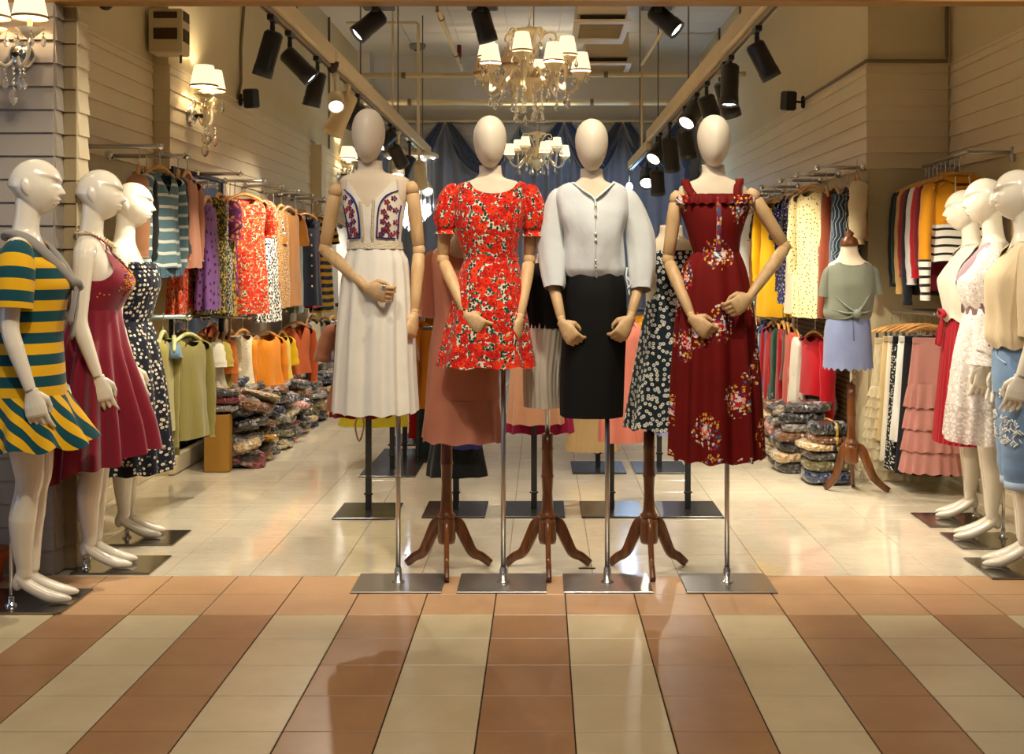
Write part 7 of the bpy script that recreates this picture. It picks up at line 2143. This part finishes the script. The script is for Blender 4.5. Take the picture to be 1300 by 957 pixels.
stand_garment('shirt', 'navy blue shirt hem below the salmon dress', 'shirt', 588, 22, 470, 569, Yp - 0.16, c_('navy_shirt', 26, 30, 76), th=0.03)
Yp = black_stand('black stand right of the red floral dress pole holding tan skirt', 678, 638, 658, 0.33, 0.95)
skirt_obj('tan brown skirt behind the ivory skirt', W(679, 430, Yp - 0.08), 0.0, 106 * Yp / F, c_('tan_skirt', 172, 124, 92), 0.12, 0.15, 0.06)
skirt_obj('magenta red skirt below the tan brown skirt', W(684, 440, Yp + 0.06), 0.0, 110 * Yp / F, c_('magenta_skirt', 140, 14, 58), 0.14, 0.185, 0.05)
Yp = black_stand('black stand right of the black skirt pole holding pink dress', 776, 638, 658, 0.335, 1.1)
stand_garment('dress', 'coral pink dress with gathered hem between black skirt and daisy dress', 'dress', 788, 28, 404, 560, Yp, c_('coral_pink', 222, 132, 112), th=0.06, folds=10, amp=0.1)
stand_garment('blouse', 'yellow blouse collar above the coral pink dress', 'blouse', 806, 15, 398, 440, Yp + 0.16, c_('yellow_blouse', 218, 160, 30))
black_stand('black stand under the maroon dress in the first row', 873, 638, 658, 0.335, 0.9)
Yp = black_stand('black stand in the second row holding the beige pleated skirt', 759, 587, 602, 0.345, 0.85)
skirt_obj('beige pleated skirt below the black skirt', W(752, 480, Yp), 0.0, 92 * Yp / F, c_('beige_pleats', 196, 168, 120), 0.13, 0.175, 0.06, folds=24, amp=0.04)
Yp = black_stand('black stand in the second row behind the daisy dress tripod', 837, 587, 602, 0.345, 0.85)
skirt_obj('lilac blue skirt low behind the daisy dress', W(848, 480, Yp), 0.0, 72 * Yp / F, c_('lilac_blue', 140, 140, 176), 0.06, 0.08, 0.05)
# ================================================================ packets of folded clothes on the floor
def pack_mesh(seed, sx, sy, sz):
    """soft packet of folded clothes: rounded slab with creases"""
    m = MB()
    nu, nv = 20, 9
    rings = []
    rs = Vector((seed * 3.1, seed * 1.7, seed))
    for j in range(nv + 1):
        ph = -PI / 2 + PI * j / nv
        cz = math.copysign(abs(math.sin(ph)) ** 0.75, math.sin(ph)); cr = abs(math.cos(ph)) ** 0.42
        ring = []
        for k in range(nu):
            x, y = superell(sx / 2 * cr, sy / 2 * cr, 2 * PI * k / nu, 4.5)
            p = Vector((x, y, sz / 2 * cz))
            n = noise.noise(p * 14 + rs)
            n2 = noise.noise(p * 38 + rs)
            p *= 1 + 0.05 * n
            p.z += sz * (0.16 * n + 0.09 * n2) * (1 if j else 0)
            ring.append(p)
        rings.append(ring)
    loft(m, rings, True, True)
    o = m.build('packet', None, None)
    me = o.data
    bpy.data.objects.remove(o)
    return me
def pack_mat(name, c, c2, plastic=1.0):
    t = NT(name, 0.45, 0, 0.4, 0, plastic)
    v = t.obj()
    z = t.sep(v)[2]
    w = t.math('SINE', t.math('MULTIPLY', t.math('ADD', z, t.math('MULTIPLY', t.noise(v, 9, 3)[0], 0.05)), 300.0))
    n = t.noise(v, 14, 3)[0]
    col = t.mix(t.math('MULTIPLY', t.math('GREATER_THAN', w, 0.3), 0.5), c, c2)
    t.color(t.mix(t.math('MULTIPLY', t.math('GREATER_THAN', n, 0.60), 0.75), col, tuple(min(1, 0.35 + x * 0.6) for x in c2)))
    t.b.inputs['Coat Roughness'].default_value = 0.05
    vo = t.voro(v, 34, 1.0, 'F1', '3D')[0]
    t.bump(vo, 1.0, 0.02)
    MATS[name] = t.m
    return t.m
PK = {}
for nm, a, b in (('black', (26, 26, 30), (60, 58, 60)), ('charcoal', (52, 50, 52), (112, 104, 98)), ('beige', (186, 156, 112), (220, 198, 158)), ('brown', (104, 66, 40), (156, 110, 72)),
                 ('grey', (128, 122, 116), (190, 184, 176)), ('cream', (206, 190, 156), (236, 226, 200)), ('wine', (104, 26, 34), (150, 60, 60)), ('olive', (92, 86, 50), (140, 128, 84)),
                 ('navy', (40, 48, 74), (90, 100, 128)), ('pink', (190, 120, 110), (224, 170, 160)), ('mustard', (180, 126, 36), (214, 170, 80))):
    PK[nm] = pack_mat('packet_' + nm, S(*a), S(*b))
VAR = [pack_mesh(s, 0.36, 0.27, 0.075) for s in range(5)]
PM = {}
def packet(col, var, p, rz, where, label=None, sc=(1, 1, 1), tilt=(0, 0), group=True):
    k = (col, var)
    if k not in PM:
        me = VAR[var].copy(); me.materials.append(PK[col]); PM[k] = me
    o = bpy.data.objects.new('clothes_packet', PM[k]); COL.objects.link(o)
    o.location = p; o.rotation_euler = (tilt[0], tilt[1], rz); o.scale = sc
    tag(o, label or 'plastic wrapped packet of folded %s clothes in the %s' % (col, where), 'packet', None if label else '%s packets in the %s' % (col, where))
    return o
Rp = random.Random(21)
names = list(PK)
LAYER = ('bottom', 'second', 'third', 'fourth', 'fifth', 'sixth', 'seventh', 'eighth', 'ninth', 'tenth', 'eleventh', 'twelfth', 'topmost')
def pile(xs, y0, y1, step, height, where, weights, dx):
    y = y0
    j = 0
    while y < y1:
        for i, x in enumerate(xs):
            z, k = 0.0, 0
            hmax = height(y, i)
            while z < hmax:
                t_ = Rp.uniform(0.7, 1.15)
                if i == 0 and z < hmax - 0.10: z += 0.046 * t_; k += 1; continue     # only the top ones of the row at the wall show
                col = Rp.choices(names, weights)[0]
                lab = 'plastic wrapped %s packet, %s layer, %s stack of the %s%s' % (col, LAYER[min(k, 12)], ORD[j], where, ' by the wall' if i == 0 else '')
                packet(col, Rp.randrange(5), (x + Rp.uniform(-dx, dx), y + Rp.uniform(-0.04, 0.04), z + 0.026 * t_), Rp.uniform(-0.7, 0.7) + PI / 2, where,
                       lab, (Rp.uniform(0.58, 0.80), Rp.uniform(0.7, 1.05), t_ * 0.85), (Rp.uniform(-0.34, 0.34), Rp.uniform(-0.30, 0.30)))
                z += 0.043 * t_; k += 1
        y += step
        j += 1
wl_ = [14, 14, 7, 9, 10, 7, 4, 5, 6, 4, 2]
pile((-2.16, -1.98), 7.80, 11.2, 0.25, lambda y, i: (0.40 if y < 8.6 else 0.34 + 0.06 * math.sin(y * 3)) + (0.10 if i == 0 else 0), 'left floor pile', wl_, 0.05)
wr_ = [12, 12, 16, 10, 8, 14, 2, 7, 4, 3, 2]
pile((1.86, 1.70), 8.0, 10.6, 0.26, lambda y, i: 0.28 + 0.05 * math.sin(y * 4) + (0.08 if i == 0 else 0), 'right floor pile', wr_, 0.045)
# near right pile: large strapped bundles, one by one
def bundle(label, col, x0, x1, yy, zc, h, strap=None, var=0, rz=0.0):
    o = packet(col, var, ((x0 + x1) / 2, yy, zc), rz, '', label, ((x1 - x0) / 0.36, 1.15, h / 0.075))
    if strap:
        m = MB()
        rings = [Vector((0.03, 0.14 * math.copysign(abs(math.cos(a)) ** 0.5, math.cos(a)), 0.039 * math.copysign(abs(math.sin(a)) ** 0.5, math.sin(a)))) for a in [2 * PI * k / 20 for k in range(21)]]
        strip(m, rings, (0.022, 0, 0), 0.002); m.build('strap', strap, o, True, False)
    return o
GS = plain('yellow_strap', S(200, 166, 70), 0.5)
BS = plain('black_strap', (0.02, 0.02, 0.02), 0.5)
yy = 7.26
bundle('large navy packet at the bottom of the near right stack', 'navy', 1.60, 1.90, yy, 0.045, 0.085, None, 1)
bundle('olive packet with black strap second from bottom of the near right stack', 'olive', 1.60, 1.89, yy, 0.115, 0.075, BS, 2)
bundle('black packet with black strap in the middle of the near right stack', 'charcoal', 1.61, 1.89, yy, 0.175, 0.065, BS, 3)
bundle('beige folded packet with black strap high in the near right stack', 'beige', 1.58, 1.86, yy, 0.228, 0.055, BS, 4, 0.15)
bundle('brown packet under the topmost black bundle of the near right stack', 'brown', 1.64, 1.88, yy, 0.275, 0.06, GS, 0)
bundle('shiny black bundle with yellow strap on top of the near right stack', 'black', 1.64, 1.88, yy, 0.335, 0.085, GS, 1)
for k, (c, z) in enumerate((('charcoal', 0.04), ('beige', 0.105), ('black', 0.17), ('brown', 0.235), ('grey', 0.295), ('black', 0.355), ('charcoal', 0.415))):
    packet(c, k % 5, (1.66 - 0.03 * (k % 2) + 0.012 * k, 7.66, z), 0.2 - 0.1 * k, '', 'plastic wrapped %s packet, %s layer, stack just behind the near right bundles' % (c, LAYER[k]), (0.85, 1.0, 0.95), (0.05, -0.06))
# ochre board box at the left pile
BOXM = wood('ochre_board', S(150, 108, 36), S(166, 122, 46), 0.55, (2, 3, 6))
t = thing('storage_box', 'ochre wooden storage box beside the mirror at the left pile', 'box', (-2.08, 7.6, 0))
xa, xb, ya, yb_, hh = X_(259, 7.57), X_(290.5, 7.57), 7.575, 7.66, Z_(527, 7.57)
m = MB(); box(m, (xa, ya, 0.004), (xb, ya + 0.018, hh), 0.002); m.build('front_panel', BOXM, t, False)
m = MB(); box(m, (xb - 0.018, ya + 0.0185, 0.004), (xb, 7.66, hh), 0.002); m.build('side_panel', BOXM, t, False)
m = MB(); box(m, (xa, ya + 0.0185, 0.004), (xa + 0.018, 7.66, hh), 0.002); m.build('side_panel', BOXM, t, False)
m = MB(); box(m, (xa + 0.018, ya + 0.0185, hh - 0.02), (xb - 0.018, 7.66, hh - 0.004), 0.002); m.build('lid', BOXM, t, False)
for k, (c, x, z) in enumerate((('grey', xa + 0.10, 0.035), ('wine', xa + 0.11, 0.085), ('charcoal', xa + 0.10, 0.132))):
    packet(c, k, (x, 7.70, hh + z), 0.1 * k, '', 'small plastic wrapped %s packet lying on the ochre storage box' % c, (0.55, 0.75, 0.7))
# terracotta pot at the left edge
c = Vector((X_(-14, 4.98), 4.98, 0))
t = thing('plant_pot', 'terracotta flower pot at the left edge beside the grey column', 'pot', c)
TERR = plain('terracotta', S(178, 92, 52), 0.8, 0, 0.2, 0.1)
m = MB(); lathe(m, [(0.001, 0.002), (0.05, 0.002), (0.068, 0.10), (0.07, 0.105), (0.078, 0.105), (0.080, 0.14), (0.068, 0.14), (0.062, 0.11), (0.001, 0.108)], c, 22); m.build('pot', TERR, t)
m = MB(); tube(m, smooth_path([c + Vector((0.02, 0, 0.10)), c + Vector((0.03, 0, 0.3)), c + Vector((0.035, 0.0, 0.52))], 3), 0.008, 6); m.build('stem', plain('stem_brown', S(120, 70, 40), 0.8), t)
# dark metal strip lying on the floor tiles
m = MB(); p = W(745, 722, 2021 / (722 - 333)); box(m, (p.x - 0.036, p.y - 0.006, 0.0005), (p.x + 0.038, p.y + 0.006, 0.005), 0.001)
tag(m.build('floor_strip', plain('strip_dark', S(60, 50, 36), 0.5), None, False), 'short dark metal strip on the cream floor behind the stands', 'strip')
